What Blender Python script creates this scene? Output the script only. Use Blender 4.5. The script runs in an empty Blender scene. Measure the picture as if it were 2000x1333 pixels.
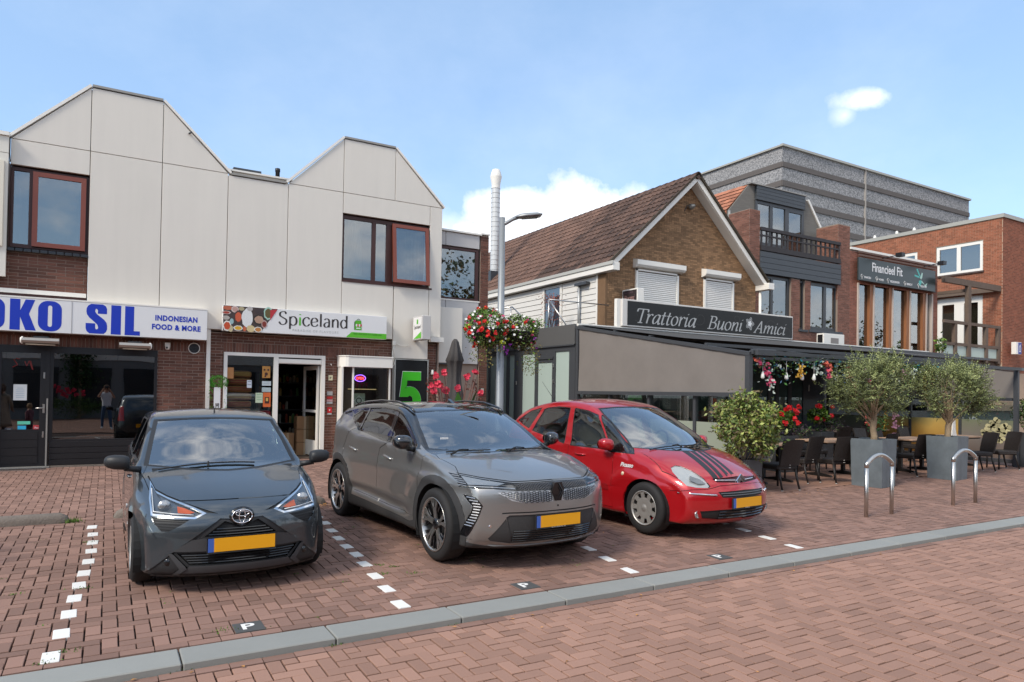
import bpy, bmesh, math, random
from mathutils import Vector, Matrix
R = math.radians
rnd = random.Random(7)
scn = bpy.context.scene
col = scn.collection
dA = (0.86257649, 0.0213769, 0.50547485)
dB = (-0.50566797, 0.0044806, 0.86271654)
dU = (0.01617737, -0.99976145, 0.01467447)
cam_d = bpy.data.cameras.new('camera')
cam = bpy.data.objects.new('camera', cam_d)
col.objects.link(cam)
cam_d.sensor_width = 36.0
cam_d.lens = 1347.8 / 2000 * 36
cam_d.shift_y = (748 - 666.5) / 2000
cam_d.clip_end = 2000
cam_d.clip_start = 0.05
m = Matrix(((dA[0], -dA[1], -dA[2], 0), (dB[0], -dB[1], -dB[2], 0), (dU[0], -dU[1], -dU[2], 0), (0, 0, 0, 1)))
cam.matrix_world = Matrix.Translation((0, 0, 1.7)) @ m.to_3x3().to_4x4()
scn.camera = cam
SUN_EL, SUN_AZ = 42.0, -108.0       # azimuth measured from +Y towards +X
world = bpy.data.worlds.new('World')
scn.world = world
world.use_nodes = True
nt = world.node_tree
for n in list(nt.nodes): nt.nodes.remove(n)
def N(nt, typ, **kw):
 n = nt.nodes.new(typ)
 for k, v in kw.items():
  if k.startswith('i_'):
   n.inputs[int(k[2:])].default_value = v
  else:
   setattr(n, k, v)
 return n
def L(nt, a, b): nt.links.new(a, b)
def mth(nt, op, a, b=None, c=None, clamp=False):
 n = nt.nodes.new('ShaderNodeMath'); n.operation = op; n.use_clamp = clamp
 for i, v in enumerate((a, b, c)):
  if v is None: continue
  if hasattr(v, 'is_output'): nt.links.new(v, n.inputs[i])
  else: n.inputs[i].default_value = v
 return n.outputs[0]
out = N(nt, 'ShaderNodeOutputWorld')
bg = N(nt, 'ShaderNodeBackground'); bg.inputs[1].default_value = 0.125
sky = N(nt, 'ShaderNodeTexSky', sky_type='NISHITA', sun_disc=False, sun_elevation=R(SUN_EL), sun_rotation=R(SUN_AZ),
  altitude=0, air_density=1.0, dust_density=0.6, ozone_density=2.2)
tc = N(nt, 'ShaderNodeTexCoord')
sep = N(nt, 'ShaderNodeSeparateXYZ'); L(nt, tc.outputs['Generated'], sep.inputs[0])
nz = N(nt, 'ShaderNodeTexNoise'); nz.inputs['Scale'].default_value = 9.0; nz.inputs['Detail'].default_value = 8; nz.inputs['Roughness'].default_value = 0.62
L(nt, tc.outputs['Generated'], nz.inputs['Vector'])
nz2 = N(nt, 'ShaderNodeTexNoise'); nz2.inputs['Scale'].default_value = 2.6; nz2.inputs['Detail'].default_value = 9; nz2.inputs['Roughness'].default_value = 0.6
mp = N(nt, 'ShaderNodeMapping'); mp.inputs['Scale'].default_value = (1, 1, 1.8); mp.inputs['Location'].default_value = (3.1, 1.7, 0.4)
L(nt, tc.outputs['Generated'], mp.inputs[0]); L(nt, mp.outputs[0], nz2.inputs['Vector'])
def wdir(px, py):
 r = Vector((px - 1000, py - 748, 1347.8))
 return Vector((r.dot(Vector(dA)), r.dot(Vector(dB)), r.dot(Vector(dU)))).normalized()
def blob(px, py, rx, rz, edge=0.55, amp=1.15):
 """a cloud round a sky direction; rx, rz are its half-sizes in radians"""
 d = wdir(px, py)
 side = Vector((d.y, -d.x, 0)).normalized(); up = side.cross(d)
 def dot(v):
  n = nt.nodes.new('ShaderNodeVectorMath'); n.operation = 'DOT_PRODUCT'
  L(nt, tc.outputs['Generated'], n.inputs[0]); n.inputs[1].default_value = v
  return n.outputs['Value']
 a = mth(nt, 'POWER', mth(nt, 'DIVIDE', dot(side), rx), 2.0)
 b = mth(nt, 'POWER', mth(nt, 'DIVIDE', dot(up), rz), 2.0)
 front = mth(nt, 'GREATER_THAN', dot(d), 0.0)
 rr = mth(nt, 'SQRT', mth(nt, 'ADD', a, b))
 v = mth(nt, 'ADD', mth(nt, 'SUBTRACT', 1.0, rr), mth(nt, 'MULTIPLY', mth(nt, 'SUBTRACT', nz.outputs['Fac'], 0.5), amp * 2.2))
 return mth(nt, 'MULTIPLY', mth(nt, 'MULTIPLY', v, 1.0 / edge, clamp=True), front)
blobs = [blob(1688, 196, .042, .020, .7, .9), blob(1650, 225, .022, .02, 1.4, .8), blob(1010, 425, .10, .045, .45, 1.0), blob(1150, 410, .085, .05, .45, 1.1),
         blob(930, 470, .075, .04, .5, 1.0), blob(860, 455, .06, .05, 1.3, .9), blob(1230, 450, .09, .07, .5, .8), blob(1060, 480, .2, .05, .6, .6)]
acc = blobs[0]
for b in blobs[1:]: acc = mth(nt, 'MAXIMUM', acc, b)
back = mth(nt, 'ADD', mth(nt, 'MULTIPLY', sep.outputs['Y'], -1.3), mth(nt, 'MULTIPLY', sep.outputs['Z'], 1.1))
backm = mth(nt, 'MULTIPLY', mth(nt, 'SUBTRACT', back, 0.12), 2.6, clamp=True)
cl = mth(nt, 'MULTIPLY', mth(nt, 'MULTIPLY', mth(nt, 'SUBTRACT', nz2.outputs['Fac'], 0.44), 7.0, clamp=True), backm)
acc = mth(nt, 'MAXIMUM', acc, cl, clamp=True)
wisp = mth(nt, 'MULTIPLY', mth(nt, 'MULTIPLY', mth(nt, 'SUBTRACT', nz2.outputs['Fac'], 0.42), 1.1, clamp=True), 0.35)
acc = mth(nt, 'MAXIMUM', acc, wisp, clamp=True)
shade = N(nt, 'ShaderNodeMix', data_type='RGBA')
shade.inputs[6].default_value = (6.9, 7.1, 7.4, 1); shade.inputs[7].default_value = (4.6, 4.9, 5.5, 1)
L(nt, mth(nt, 'MULTIPLY', mth(nt, 'SUBTRACT', nz.outputs['Fac'], 0.42), 3.0, clamp=True), shade.inputs[0])
lift = N(nt, 'ShaderNodeMix', data_type='RGBA'); lift.inputs[0].default_value = 0.40
lift.inputs[7].default_value = (2.6, 3.9, 5.7, 1); L(nt, sky.outputs[0], lift.inputs[6])
mx = N(nt, 'ShaderNodeMix', data_type='RGBA')
L(nt, acc, mx.inputs[0]); L(nt, lift.outputs[2], mx.inputs[6]); L(nt, shade.outputs[2], mx.inputs[7])
L(nt, mx.outputs[2], bg.inputs[0]); L(nt, bg.outputs[0], out.inputs[0])
sd = bpy.data.lights.new('sun', 'SUN'); sun = bpy.data.objects.new('sun', sd); col.objects.link(sun)
sd.energy = 1.9; sd.angle = R(14); sd.color = (1.0, 0.93, 0.82)
sv = Vector((math.sin(R(SUN_AZ)) * math.cos(R(SUN_EL)), math.cos(R(SUN_AZ)) * math.cos(R(SUN_EL)), math.sin(R(SUN_EL))))
sun.rotation_euler = sv.to_track_quat('Z', 'Y').to_euler()
scn.view_settings.view_transform = 'Standard'
scn.view_settings.look = 'None'
scn.view_settings.gamma = 1.0
scn.view_settings.use_curve_mapping = False
scn.view_settings.exposure = 0.82
scn.cycles.max_bounces = 8
scn.cycles.glossy_bounces = 4
scn.cycles.transmission_bounces = 6
scn.cycles.transparent_max_bounces = 12
scn.cycles.caustics_reflective = False
scn.cycles.caustics_refractive = False
scn.cycles.sample_clamp_indirect = 6.0
MATS = {}
def mat(name, c, rough=0.6, metal=0.0, noise=0.0, nscale=6.0, bump=0.0, bscale=40.0, coat=0.0, spec=0.5, emit=None, estr=1.0,
  tone=0.0, streak=0.0, objrand=0.0, trans=0.0, ior=1.45, sheen=0.0, alpha=None, nscale3=None):
 """procedural principled material: noise = mottling, tone = per-piece variation from the 'tone' attribute, objrand = per-object variation"""
 if name in MATS: return MATS[name]
 mt = bpy.data.materials.new(name); mt.use_nodes = True; t = mt.node_tree
 p = t.nodes['Principled BSDF']
 p.inputs['Roughness'].default_value = rough; p.inputs['Metallic'].default_value = metal
 p.inputs['Specular IOR Level'].default_value = spec
 p.inputs['Coat Weight'].default_value = coat; p.inputs['Coat Roughness'].default_value = 0.03
 p.inputs['Transmission Weight'].default_value = trans; p.inputs['IOR'].default_value = ior
 if alpha is not None: p.inputs['Alpha'].default_value = alpha
 base = (c[0], c[1], c[2], 1)
 p.inputs['Base Color'].default_value = base
 cur = None
 need = noise or tone or streak or objrand
 if need:
  g = t.nodes.new('ShaderNodeTexCoord')
  val = None
  def addv(v):
   nonlocal val
   val = v if val is None else mth(t, 'ADD', val, v)
  if noise:
   n = t.nodes.new('ShaderNodeTexNoise'); n.inputs['Scale'].default_value = nscale; n.inputs['Detail'].default_value = 6; n.inputs['Roughness'].default_value = 0.65
   if nscale3:
    mm = t.nodes.new('ShaderNodeMapping'); mm.inputs['Scale'].default_value = nscale3
    t.links.new(g.outputs['Object'], mm.inputs[0]); t.links.new(mm.outputs[0], n.inputs['Vector'])
   else: t.links.new(g.outputs['Object'], n.inputs['Vector'])
   addv(mth(t, 'MULTIPLY', mth(t, 'SUBTRACT', n.outputs['Fac'], 0.5), noise * 2))
  if streak:
   mm = t.nodes.new('ShaderNodeMapping'); mm.inputs['Scale'].default_value = (5, 5, 0.35)
   n = t.nodes.new('ShaderNodeTexNoise'); n.inputs['Scale'].default_value = 1.3; n.inputs['Detail'].default_value = 7; n.inputs['Roughness'].default_value = 0.6
   t.links.new(g.outputs['Object'], mm.inputs[0]); t.links.new(mm.outputs[0], n.inputs['Vector'])
   addv(mth(t, 'MULTIPLY', mth(t, 'SUBTRACT', n.outputs['Fac'], 0.5), streak * 2))
  if tone:
   a = t.nodes.new('ShaderNodeAttribute'); a.attribute_name = 'tone'
   addv(mth(t, 'MULTIPLY', mth(t, 'SUBTRACT', a.outputs['Fac'], 0.5), tone * 2))
  if objrand:
   oi = t.nodes.new('ShaderNodeObjectInfo')
   addv(mth(t, 'MULTIPLY', mth(t, 'SUBTRACT', oi.outputs['Random'], 0.5), objrand * 2))
  hsv = t.nodes.new('ShaderNodeHueSaturation'); hsv.inputs['Color'].default_value = base
  t.links.new(mth(t, 'ADD', val, 1.0), hsv.inputs['Value'])
  t.links.new(hsv.outputs[0], p.inputs['Base Color'])
 if bump:
  g2 = t.nodes.new('ShaderNodeTexCoord'); n = t.nodes.new('ShaderNodeTexNoise'); n.inputs['Scale'].default_value = bscale; n.inputs['Detail'].default_value = 5
  t.links.new(g2.outputs['Object'], n.inputs['Vector'])
  b = t.nodes.new('ShaderNodeBump'); b.inputs['Strength'].default_value = bump; b.inputs['Distance'].default_value = 0.01
  t.links.new(n.outputs['Fac'], b.inputs['Height']); t.links.new(b.outputs[0], p.inputs['Normal'])
 if emit:
  p.inputs['Emission Color'].default_value = (emit[0], emit[1], emit[2], 1); p.inputs['Emission Strength'].default_value = estr
 MATS[name] = mt
 return mt
def glass(name, tint=(0.5, 0.55, 0.52), rough=0.0, refl=1.0, base_refl=0.09, mixw=0.0, diff=(0.2, 0.2, 0.2), wav=0.0):
 """pane: tinted see-through with a fresnel mirror on top; mixw blends in a diffuse (frosted / dirty) layer"""
 if name in MATS: return MATS[name]
 mt = bpy.data.materials.new(name); mt.use_nodes = True; t = mt.node_tree
 for n in list(t.nodes): t.nodes.remove(n)
 o = t.nodes.new('ShaderNodeOutputMaterial')
 tr = t.nodes.new('ShaderNodeBsdfTransparent'); tr.inputs[0].default_value = (*tint, 1)
 gl = t.nodes.new('ShaderNodeBsdfGlossy'); gl.inputs['Roughness'].default_value = rough; gl.inputs[0].default_value = (refl, refl, refl, 1)
 a = tr.outputs[0]
 if mixw:
  df = t.nodes.new('ShaderNodeBsdfDiffuse'); df.inputs[0].default_value = (*diff, 1)
  m2 = t.nodes.new('ShaderNodeMixShader'); m2.inputs[0].default_value = mixw
  t.links.new(a, m2.inputs[1]); t.links.new(df.outputs[0], m2.inputs[2]); a = m2.outputs[0]
 lw = t.nodes.new('ShaderNodeLayerWeight'); lw.inputs[0].default_value = 0.5
 f = mth(t, 'ADD', mth(t, 'MULTIPLY', mth(t, 'POWER', lw.outputs['Facing'], 4.0), 0.85), base_refl, clamp=True)
 if wav:
  g2 = t.nodes.new('ShaderNodeTexCoord'); n = t.nodes.new('ShaderNodeTexNoise'); n.inputs['Scale'].default_value = 1.5; n.inputs['Detail'].default_value = 1
  t.links.new(g2.outputs['Object'], n.inputs['Vector'])
  b = t.nodes.new('ShaderNodeBump'); b.inputs['Strength'].default_value = wav; b.inputs['Distance'].default_value = 0.02
  t.links.new(n.outputs['Fac'], b.inputs['Height']); t.links.new(b.outputs[0], gl.inputs['Normal'])
 mx_ = t.nodes.new('ShaderNodeMixShader'); t.links.new(f, mx_.inputs[0]); t.links.new(a, mx_.inputs[1]); t.links.new(gl.outputs[0], mx_.inputs[2])
 t.links.new(mx_.outputs[0], o.inputs[0])
 MATS[name] = mt
 return mt
class MB:
 def __init__(s): s.v = []; s.f = []; s.m = []; s.t = []; s.tone = 0.5; s.mi = 0
 def face(s, idx): s.f.append(tuple(idx)); s.m.append(s.mi); s.t.append(s.tone)
 def add(s, vs, fs):
  b = len(s.v); s.v += [tuple(p) for p in vs]
  for f in fs: s.face([b + i for i in f])
  return s
 def box(s, x0, x1, y0, y1, z0, z1, skip=''):
  if x0 > x1: x0, x1 = x1, x0
  if y0 > y1: y0, y1 = y1, y0
  if z0 > z1: z0, z1 = z1, z0
  vs = [(x0, y0, z0), (x1, y0, z0), (x1, y1, z0), (x0, y1, z0), (x0, y0, z1), (x1, y0, z1), (x1, y1, z1), (x0, y1, z1)]
  fs = {'b': (0, 3, 2, 1), 't': (4, 5, 6, 7), 'f': (0, 1, 5, 4), 'k': (2, 3, 7, 6), 'l': (3, 0, 4, 7), 'r': (1, 2, 6, 5)}
  return s.add(vs, [f for k, f in fs.items() if k not in skip])
 def bbox(s, x0, x1, y0, y1, z0, z1, b=0.004):
  """box with chamfered edges (convex hull by rows)"""
  vs = []; 
  for sx, x in ((1, x0), (-1, x1)):
   for sy, y in ((1, y0), (-1, y1)):
    for sz, z in ((1, z0), (-1, z1)):
     vs += [(x, y + sy * b, z + sz * b), (x + sx * b, y, z + sz * b), (x + sx * b, y + sy * b, z)]
  I = lambda ix, iy, iz, a: ((ix * 2 + iy) * 2 + iz) * 3 + a
  fs = [(I(0,0,0,0), I(0,0,1,0), I(0,1,1,0), I(0,1,0,0)), (I(1,0,0,0), I(1,1,0,0), I(1,1,1,0), I(1,0,1,0)),
              (I(0,0,0,1), I(1,0,0,1), I(1,0,1,1), I(0,0,1,1)), (I(0,1,0,1), I(0,1,1,1), I(1,1,1,1), I(1,1,0,1)),
              (I(0,0,0,2), I(0,1,0,2), I(1,1,0,2), I(1,0,0,2)), (I(0,0,1,2), I(1,0,1,2), I(1,1,1,2), I(0,1,1,2))]
  for i in (0, 1):
   for j in (0, 1):
    fl = (i + j) % 2
    q = [(I(i,j,0,0), I(i,j,1,0), I(i,j,1,1), I(i,j,0,1)), (I(i,0,j,0), I(i,0,j,2), I(i,1,j,2), I(i,1,j,0)), (I(0,i,j,1), I(1,i,j,1), I(1,i,j,2), I(0,i,j,2))]
    for k, f in enumerate(q):
     fs.append(f if True else f[::-1])
  for i in (0, 1):
   for j in (0, 1):
    for k in (0, 1): fs.append((I(i,j,k,0), I(i,j,k,1), I(i,j,k,2)))
  return s.add(vs, fs)
 def prism(s, pts, axis, a0, a1):
  """extrude polygon pts (2D) between a0 and a1 along axis 'x','y','z'"""
  n = len(pts)
  def P(p, a): return {'x': (a, p[0], p[1]), 'y': (p[0], a, p[1]), 'z': (p[0], p[1], a)}[axis]
  vs = [P(p, a0) for p in pts] + [P(p, a1) for p in pts]
  fs = [tuple(range(n)), tuple(range(2 * n - 1, n - 1, -1))] + [(i, i + n, (i + 1) % n + n, (i + 1) % n) for i in range(n)]
  return s.add(vs, fs)
 def tube(s, pts, r, n=8, caps=True):
  """tube along a path; r is a number or one per point"""
  pts = [Vector(p) for p in pts]; k = len(pts)
  rs = r if isinstance(r, (list, tuple)) else [r] * k
  vs = []; up = None
  for i, p in enumerate(pts):
   d = (pts[min(i + 1, k - 1)] - pts[max(i - 1, 0)]).normalized()
   if up is None:
    up = Vector((0, 0, 1)) if abs(d.z) < 0.9 else Vector((1, 0, 0))
   a = d.cross(up).normalized(); b = a.cross(d).normalized(); up = b
   for j in range(n):
    th = 2 * math.pi * j / n
    vs.append(p + (a * math.cos(th) + b * math.sin(th)) * rs[i])
  fs = []
  for i in range(k - 1):
   for j in range(n):
    fs.append((i * n + j, i * n + (j + 1) % n, (i + 1) * n + (j + 1) % n, (i + 1) * n + j))
  if caps: fs += [tuple(range(n))[::-1], tuple((k - 1) * n + j for j in range(n))]
  return s.add(vs, fs)
 def lathe(s, prof, n=24, c=(0, 0, 0), axis='z', closed=False):
  """revolve profile [(radius, height)] about an axis through c"""
  vs = []
  for r_, h in prof:
   for j in range(n):
    th = 2 * math.pi * j / n; a = r_ * math.cos(th); b = r_ * math.sin(th)
    p = {'z': (a, b, h), 'x': (h, a, b), 'y': (a, h, b)}[axis]
    vs.append((p[0] + c[0], p[1] + c[1], p[2] + c[2]))
  fs = []; k = len(prof)
  for i in range(k if closed else k - 1):
   i2 = (i + 1) % k
   for j in range(n):
    fs.append((i * n + j, i * n + (j + 1) % n, i2 * n + (j + 1) % n, i2 * n + j))
  return s.add(vs, fs)
 def build(s, name, mats, parent=None, smooth=False, link=True):
  me = bpy.data.meshes.new(name); me.from_pydata(s.v, [], s.f); 
  if not isinstance(mats, (list, tuple)): mats = [mats]
  for mm in mats: me.materials.append(mm)
  if len(mats) > 1: me.polygons.foreach_set('material_index', s.m)
  if smooth: me.polygons.foreach_set('use_smooth', [True] * len(s.f))
  if any(abs(x - 0.5) > 1e-6 for x in s.t):
   at = me.attributes.new('tone', 'FLOAT', 'FACE'); at.data.foreach_set('value', s.t)
  me.update()
  bm_ = bmesh.new(); bm_.from_mesh(me); bmesh.ops.recalc_face_normals(bm_, faces=bm_.faces); bm_.to_mesh(me); bm_.free()
  o = bpy.data.objects.new(name, me)
  if link: col.objects.link(o)
  if parent is not None: o.parent = parent
  return o
def smooth_angle(o, deg=35):
 me = o.data
 me.polygons.foreach_set('use_smooth', [True] * len(me.polygons))
 bm_ = bmesh.new(); bm_.from_mesh(me)
 lim = R(deg)
 for e in bm_.edges:
  if len(e.link_faces) == 2:
   e.smooth = e.calc_face_angle(0) < lim
 bm_.to_mesh(me); bm_.free()
 return o
def tag(o, label=None, cat=None, group=None, kind=None):
 if label: o['label'] = label
 if cat: o['category'] = cat
 if group: o['group'] = group
 if kind: o['kind'] = kind
 return o
def empty(name, label, cat, loc=(0, 0, 0), rz=0.0, group=None):
 o = bpy.data.objects.new(name, None); col.objects.link(o); o.location = loc; o.rotation_euler = (0, 0, rz)
 o.empty_display_size = 0.1
 return tag(o, label, cat, group)
def dup(root, loc=None, rz=None, label=None, group=None, par=None):
 r = root.copy(); col.objects.link(r)
 if par is not None: r.parent = par
 if loc is not None: r.location = loc
 if rz is not None: r.rotation_euler = (0, 0, rz)
 if label: r['label'] = label
 if group: r['group'] = group
 for ch in list(root.children): dup(ch, par=r)
 return r
def inst(o, loc, parent, name=None, rot=None, scale=None):
 c = o.copy(); col.objects.link(c); c.parent = parent; c.location = loc
 if rot is not None: c.rotation_euler = rot
 if scale is not None: c.scale = scale
 return c
def text_mesh(name, s, size, mt, parent=None, loc=(0, 0, 0), rot=(math.pi / 2, 0, 0), bold=0.0, sx=1.0, shear=0.0, depth=0.003, align='LEFT', track=1.0):
 c = bpy.data.curves.new(name, 'FONT'); c.body = s; c.size = size; c.offset = bold; c.extrude = depth; c.shear = shear
 c.align_x = align; c.space_character = track; c.resolution_u = 3
 o = bpy.data.objects.new(name, c); col.objects.link(o)
 me = bpy.data.meshes.new_from_object(o.evaluated_get(bpy.context.evaluated_depsgraph_get()))
 col.objects.unlink(o); bpy.data.objects.remove(o)
 me.materials.clear(); me.materials.append(mt)
 ob = bpy.data.objects.new(name, me); col.objects.link(ob); ob.location = loc; ob.rotation_euler = rot; ob.scale = (sx, 1, 1)
 if parent is not None: ob.parent = parent
 return ob
def gz(y):                      # paving rises gently from the kerb to the fronts
 return max(0.0, min((y - 5.0) * 0.0118, 0.13))
def spans_of(rects, z, clip=None):
 iv = sorted((a, b) for a, b, z0, z1 in rects if z0 - 1e-6 <= z <= z1 + 1e-6)
 out_ = []
 for a, b in iv:
  if clip:
   ca, cb = clip(z)
   a, b = max(a, ca), min(b, cb)
   if b <= a: continue
  if out_ and a <= out_[-1][1] + 0.003: out_[-1][1] = max(out_[-1][1], b)
  else: out_.append([a, b])
 return out_
BRICKMESH = {}
def brick_wall(parent, rects, pos, mt, mt_obj, course=0.0625, blen=0.22, joint=0.011, axis='A', sign=-1, proud=0.007, maxobj=0, clip=None, seed=1, headers=0.0, z0=None, objtest=None):
 """real bricks standing proud of the mortar at plane 'pos'. axis A: wall runs in X and faces sign*Y; axis B: runs in Y and faces sign*X"""
 rg = random.Random(seed); zmin = min(r[2] for r in rects) if z0 is None else z0; zmax = max(r[3] for r in rects)
 mb = MB(); n = 0; k = 0; whole = []
 h = course - joint
 z = zmin + joint * 0.5
 while z + h <= zmax + 0.004:
  off = (k % 2) * blen / 2 + (0.0 if k % 4 < 2 else blen * 0.25 * 0)
  for a, b in spans_of(rects, z + h / 2, clip):
   u = a - ((a - off) % blen)
   while u < b:
    seg = [(u, u + blen)]
    if headers and rg.random() < headers: seg = [(u, u + blen / 2), (u + blen / 2, u + blen)]
    for q0, q1 in seg:
     q0 += joint / 2; q1 -= joint / 2
     full = q0 >= a - 1e-4 and q1 <= b + 1e-4 and len(seg) == 1
     q0 = max(q0, a + 0.001); q1 = min(q1, b - 0.001)
     if q1 - q0 > 0.02:
      d = proud + rg.uniform(-0.0015, 0.0015); tone = rg.random()
      if full and maxobj and (objtest is None or objtest(q0, z)): whole.append((q0, z, d, tone))
      else:
       mb.tone = tone
       if axis == 'A': mb.box(q0, q1, pos + sign * d, pos - sign * 0.004, z, z + h, skip='k' if sign < 0 else 'f')
       else: mb.box(pos + sign * d, pos - sign * 0.004, q0, q1, z, z + h)
    u += blen
  z += course; k += 1
 if len(whole) > maxobj:
  whole.sort(key=lambda w: ((w[0] - (0 if axis == 'A' else 8)) ** 2 + (w[1] - 1.5) ** 2))
  for q0, z, d, tone in whole[maxobj:]:
   mb.tone = tone
   if axis == 'A': mb.box(q0, q0 + blen - joint, pos + sign * d, pos - sign * 0.004, z, z + h, skip='k' if sign < 0 else 'f')
   else: mb.box(pos + sign * d, pos - sign * 0.004, q0, q0 + blen - joint, z, z + h)
  whole = whole[:maxobj]
 if mb.f:
  o = mb.build('brickwork', mt, parent); o['kind'] = 'stuff'
 if whole:
  key = (course, blen, joint, mt_obj.name)
  if key not in BRICKMESH:
   q = MB(); q.bbox(0, blen - joint, -0.012, 0.0, 0, h, 0.0022)
   BRICKMESH[key] = q.build('brick', mt_obj, None, link=False).data
  me = BRICKMESH[key]
  for q0, z, d, tone in whole:
   o = bpy.data.objects.new('brick', me); col.objects.link(o); o.parent = parent
   if axis == 'A': o.location = (q0, pos - d + 0.012, z)
   else: o.location = (pos - d + 0.012, q0 + blen - joint, z); o.rotation_euler = (0, 0, -math.pi / 2)
 return
def wall_boxes(name, parent, rects, pos, thick, mt, axis='A', into=1):
 mb = MB()
 for a, b, z0, z1 in rects:
  if axis == 'A': mb.box(a, b, pos, pos + into * thick, z0, z1)
  else: mb.box(pos, pos + into * thick, a, b, z0, z1)
 return mb.build(name, mt, parent)
def frame(mb, u0, u1, z0, z1, w, y0, y1, axis='A'):
 """rectangular frame of bar width w, bars butted"""
 if axis == 'A':
  mb.box(u0, u1, y0, y1, z1 - w, z1); mb.box(u0, u1, y0, y1, z0, z0 + w)
  mb.box(u0, u0 + w, y0, y1, z0 + w, z1 - w); mb.box(u1 - w, u1, y0, y1, z0 + w, z1 - w)
 else:
  mb.box(y0, y1, u0, u1, z1 - w, z1); mb.box(y0, y1, u0, u1, z0, z0 + w)
  mb.box(y0, y1, u0, u0 + w, z0 + w, z1 - w); mb.box(y0, y1, u1 - w, u1, z0 + w, z1 - w)
 return mb
M_panel = mat('white_panel', (0.69, 0.64, 0.565), 0.55, streak=0.05, noise=0.035, nscale=1.2, bump=0.05, bscale=60, objrand=0.015)
M_trimwhite = mat('white_paint', (0.80, 0.76, 0.69), 0.45, noise=0.03, nscale=5)
M_brick = mat('brown_brick', (0.145, 0.062, 0.042), 0.85, tone=0.30, noise=0.18, nscale=14, bump=0.3, bscale=90)
M_brickobj = mat('brown_brick_piece', (0.145, 0.062, 0.042), 0.85, objrand=0.30, noise=0.18, nscale=14, bump=0.3, bscale=90)
M_mortar = mat('mortar', (0.33, 0.25, 0.20), 0.95, noise=0.15, nscale=8)
M_redwood = mat('red_brown_wood', (0.20, 0.045, 0.022), 0.4, noise=0.15, nscale=7, nscale3=(1, 1, 8), coat=0.2)
M_darkwood = mat('dark_brown_wood', (0.055, 0.018, 0.014), 0.45, noise=0.15, nscale=7)
M_black = mat('black_frame', (0.012, 0.011, 0.012), 0.42, noise=0.2, nscale=9)
M_rubber = mat('black_rubber', (0.012, 0.012, 0.012), 0.7)
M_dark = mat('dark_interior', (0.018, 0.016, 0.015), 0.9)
M_zinc = mat('zinc_coping', (0.30, 0.28, 0.25), 0.5, metal=0.3, noise=0.15, nscale=5)
M_steel = mat('brushed_steel', (0.55, 0.52, 0.48), 0.3, metal=1.0, noise=0.08, nscale=30, bump=0.05, bscale=200)
M_antra = mat('anthracite_metal', (0.052, 0.055, 0.06), 0.42, noise=0.06, nscale=5)
M_antra2 = mat('anthracite_fascia', (0.095, 0.093, 0.09), 0.5, noise=0.05, nscale=3, streak=0.05)
M_screen = mat('grey_screen_cloth', (0.19, 0.168, 0.15), 0.8, noise=0.16, nscale=2.0, bump=0.08, bscale=300)
G_dark = glass('dark_shop_glass', (0.30, 0.30, 0.30), 0.0, 0.9, 0.17, wav=0.04)
G_win = glass('window_glass', (0.55, 0.58, 0.56), 0.0, 0.9, 0.22, wav=0.06)
G_clear = glass('clear_glass', (0.8, 0.84, 0.82), 0.0, 0.9, 0.08)
G_frost = glass('frosted_glass', (0.1, 0.1, 0.1), 0.35, 0.5, 0.04, mixw=0.97, diff=(0.40, 0.48, 0.43))
# ================================================================== GROUND
M_road = mat('road_clinker', (0.295, 0.165, 0.118), 0.88, tone=0.16, noise=0.10, nscale=1.1, bump=0.25, bscale=60)
M_roadobj = mat('road_clinker_piece', (0.295, 0.165, 0.118), 0.88, objrand=0.16, noise=0.10, nscale=2, bump=0.25, bscale=60)
M_pav = mat('pavement_clinker', (0.235, 0.135, 0.102), 0.9, tone=0.22, noise=0.22, nscale=0.55, bump=0.3, bscale=60)
M_pavobj = mat('pavement_clinker_piece', (0.235, 0.135, 0.102), 0.9, objrand=0.22, noise=0.15, nscale=2, bump=0.3, bscale=60)
M_sand = mat('joint_sand', (0.055, 0.032, 0.024), 0.95, noise=0.3, nscale=5)
M_kerb = mat('kerb_concrete', (0.25, 0.25, 0.23), 0.85, noise=0.10, nscale=3, bump=0.2, bscale=90, objrand=0.05)
M_white = mat('white_road_paint', (0.72, 0.70, 0.66), 0.7, noise=0.08, nscale=20)
M_tile = mat('dark_tile', (0.07, 0.07, 0.068), 0.8, noise=0.15, nscale=10)
def far_brick(name, c, cm):
 """clinker for the distance, where the single bricks can no longer be told apart"""
 mt = mat(name, c, 0.9, noise=0.18, nscale=0.6)
 t = mt.node_tree
 b = t.nodes.new('ShaderNodeTexBrick'); g = t.nodes.new('ShaderNodeTexCoord')
 b.inputs['Color1'].default_value = (*c, 1); b.inputs['Color2'].default_value = (c[0] * .8, c[1] * .8, c[2] * .8, 1); b.inputs['Mortar'].default_value = (*cm, 1)
 b.inputs['Scale'].default_value = 1.0; b.inputs['Brick Width'].default_value = 0.2; b.inputs['Row Height'].default_value = 0.1; b.inputs['Mortar Size'].default_value = 0.006
 t.links.new(g.outputs['Object'], b.inputs[0])
 hs = [n for n in t.nodes if n.type == 'HUE_SAT'][0]; t.links.new(b.outputs[0], hs.inputs['Color'])
 return mt
M_roadfar = far_brick('road_far', (0.295, 0.165, 0.118), (0.10, 0.06, 0.045))
M_pavfar = far_brick('pavement_far', (0.235, 0.135, 0.102), (0.08, 0.05, 0.04))
camM = cam.matrix_world.inverted()
def inview(x, y, z, margin=0.12):
 p = camM @ Vector((x, y, z))
 if p.z > -0.3: return False
 u = p.x / -p.z * 1347.8 / 2000; v = p.y / -p.z * 1347.8 / 2000
 return -0.5 - margin < u < 0.5 + margin and -0.333 - 0.04 - margin < v < 0.4
mb = MB()
mb.add([(-60, -40, -0.075), (90, -40, -0.075), (90, 4.71, -0.075), (-60, 4.71, -0.075)], [(0, 1, 2, 3)])
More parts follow.
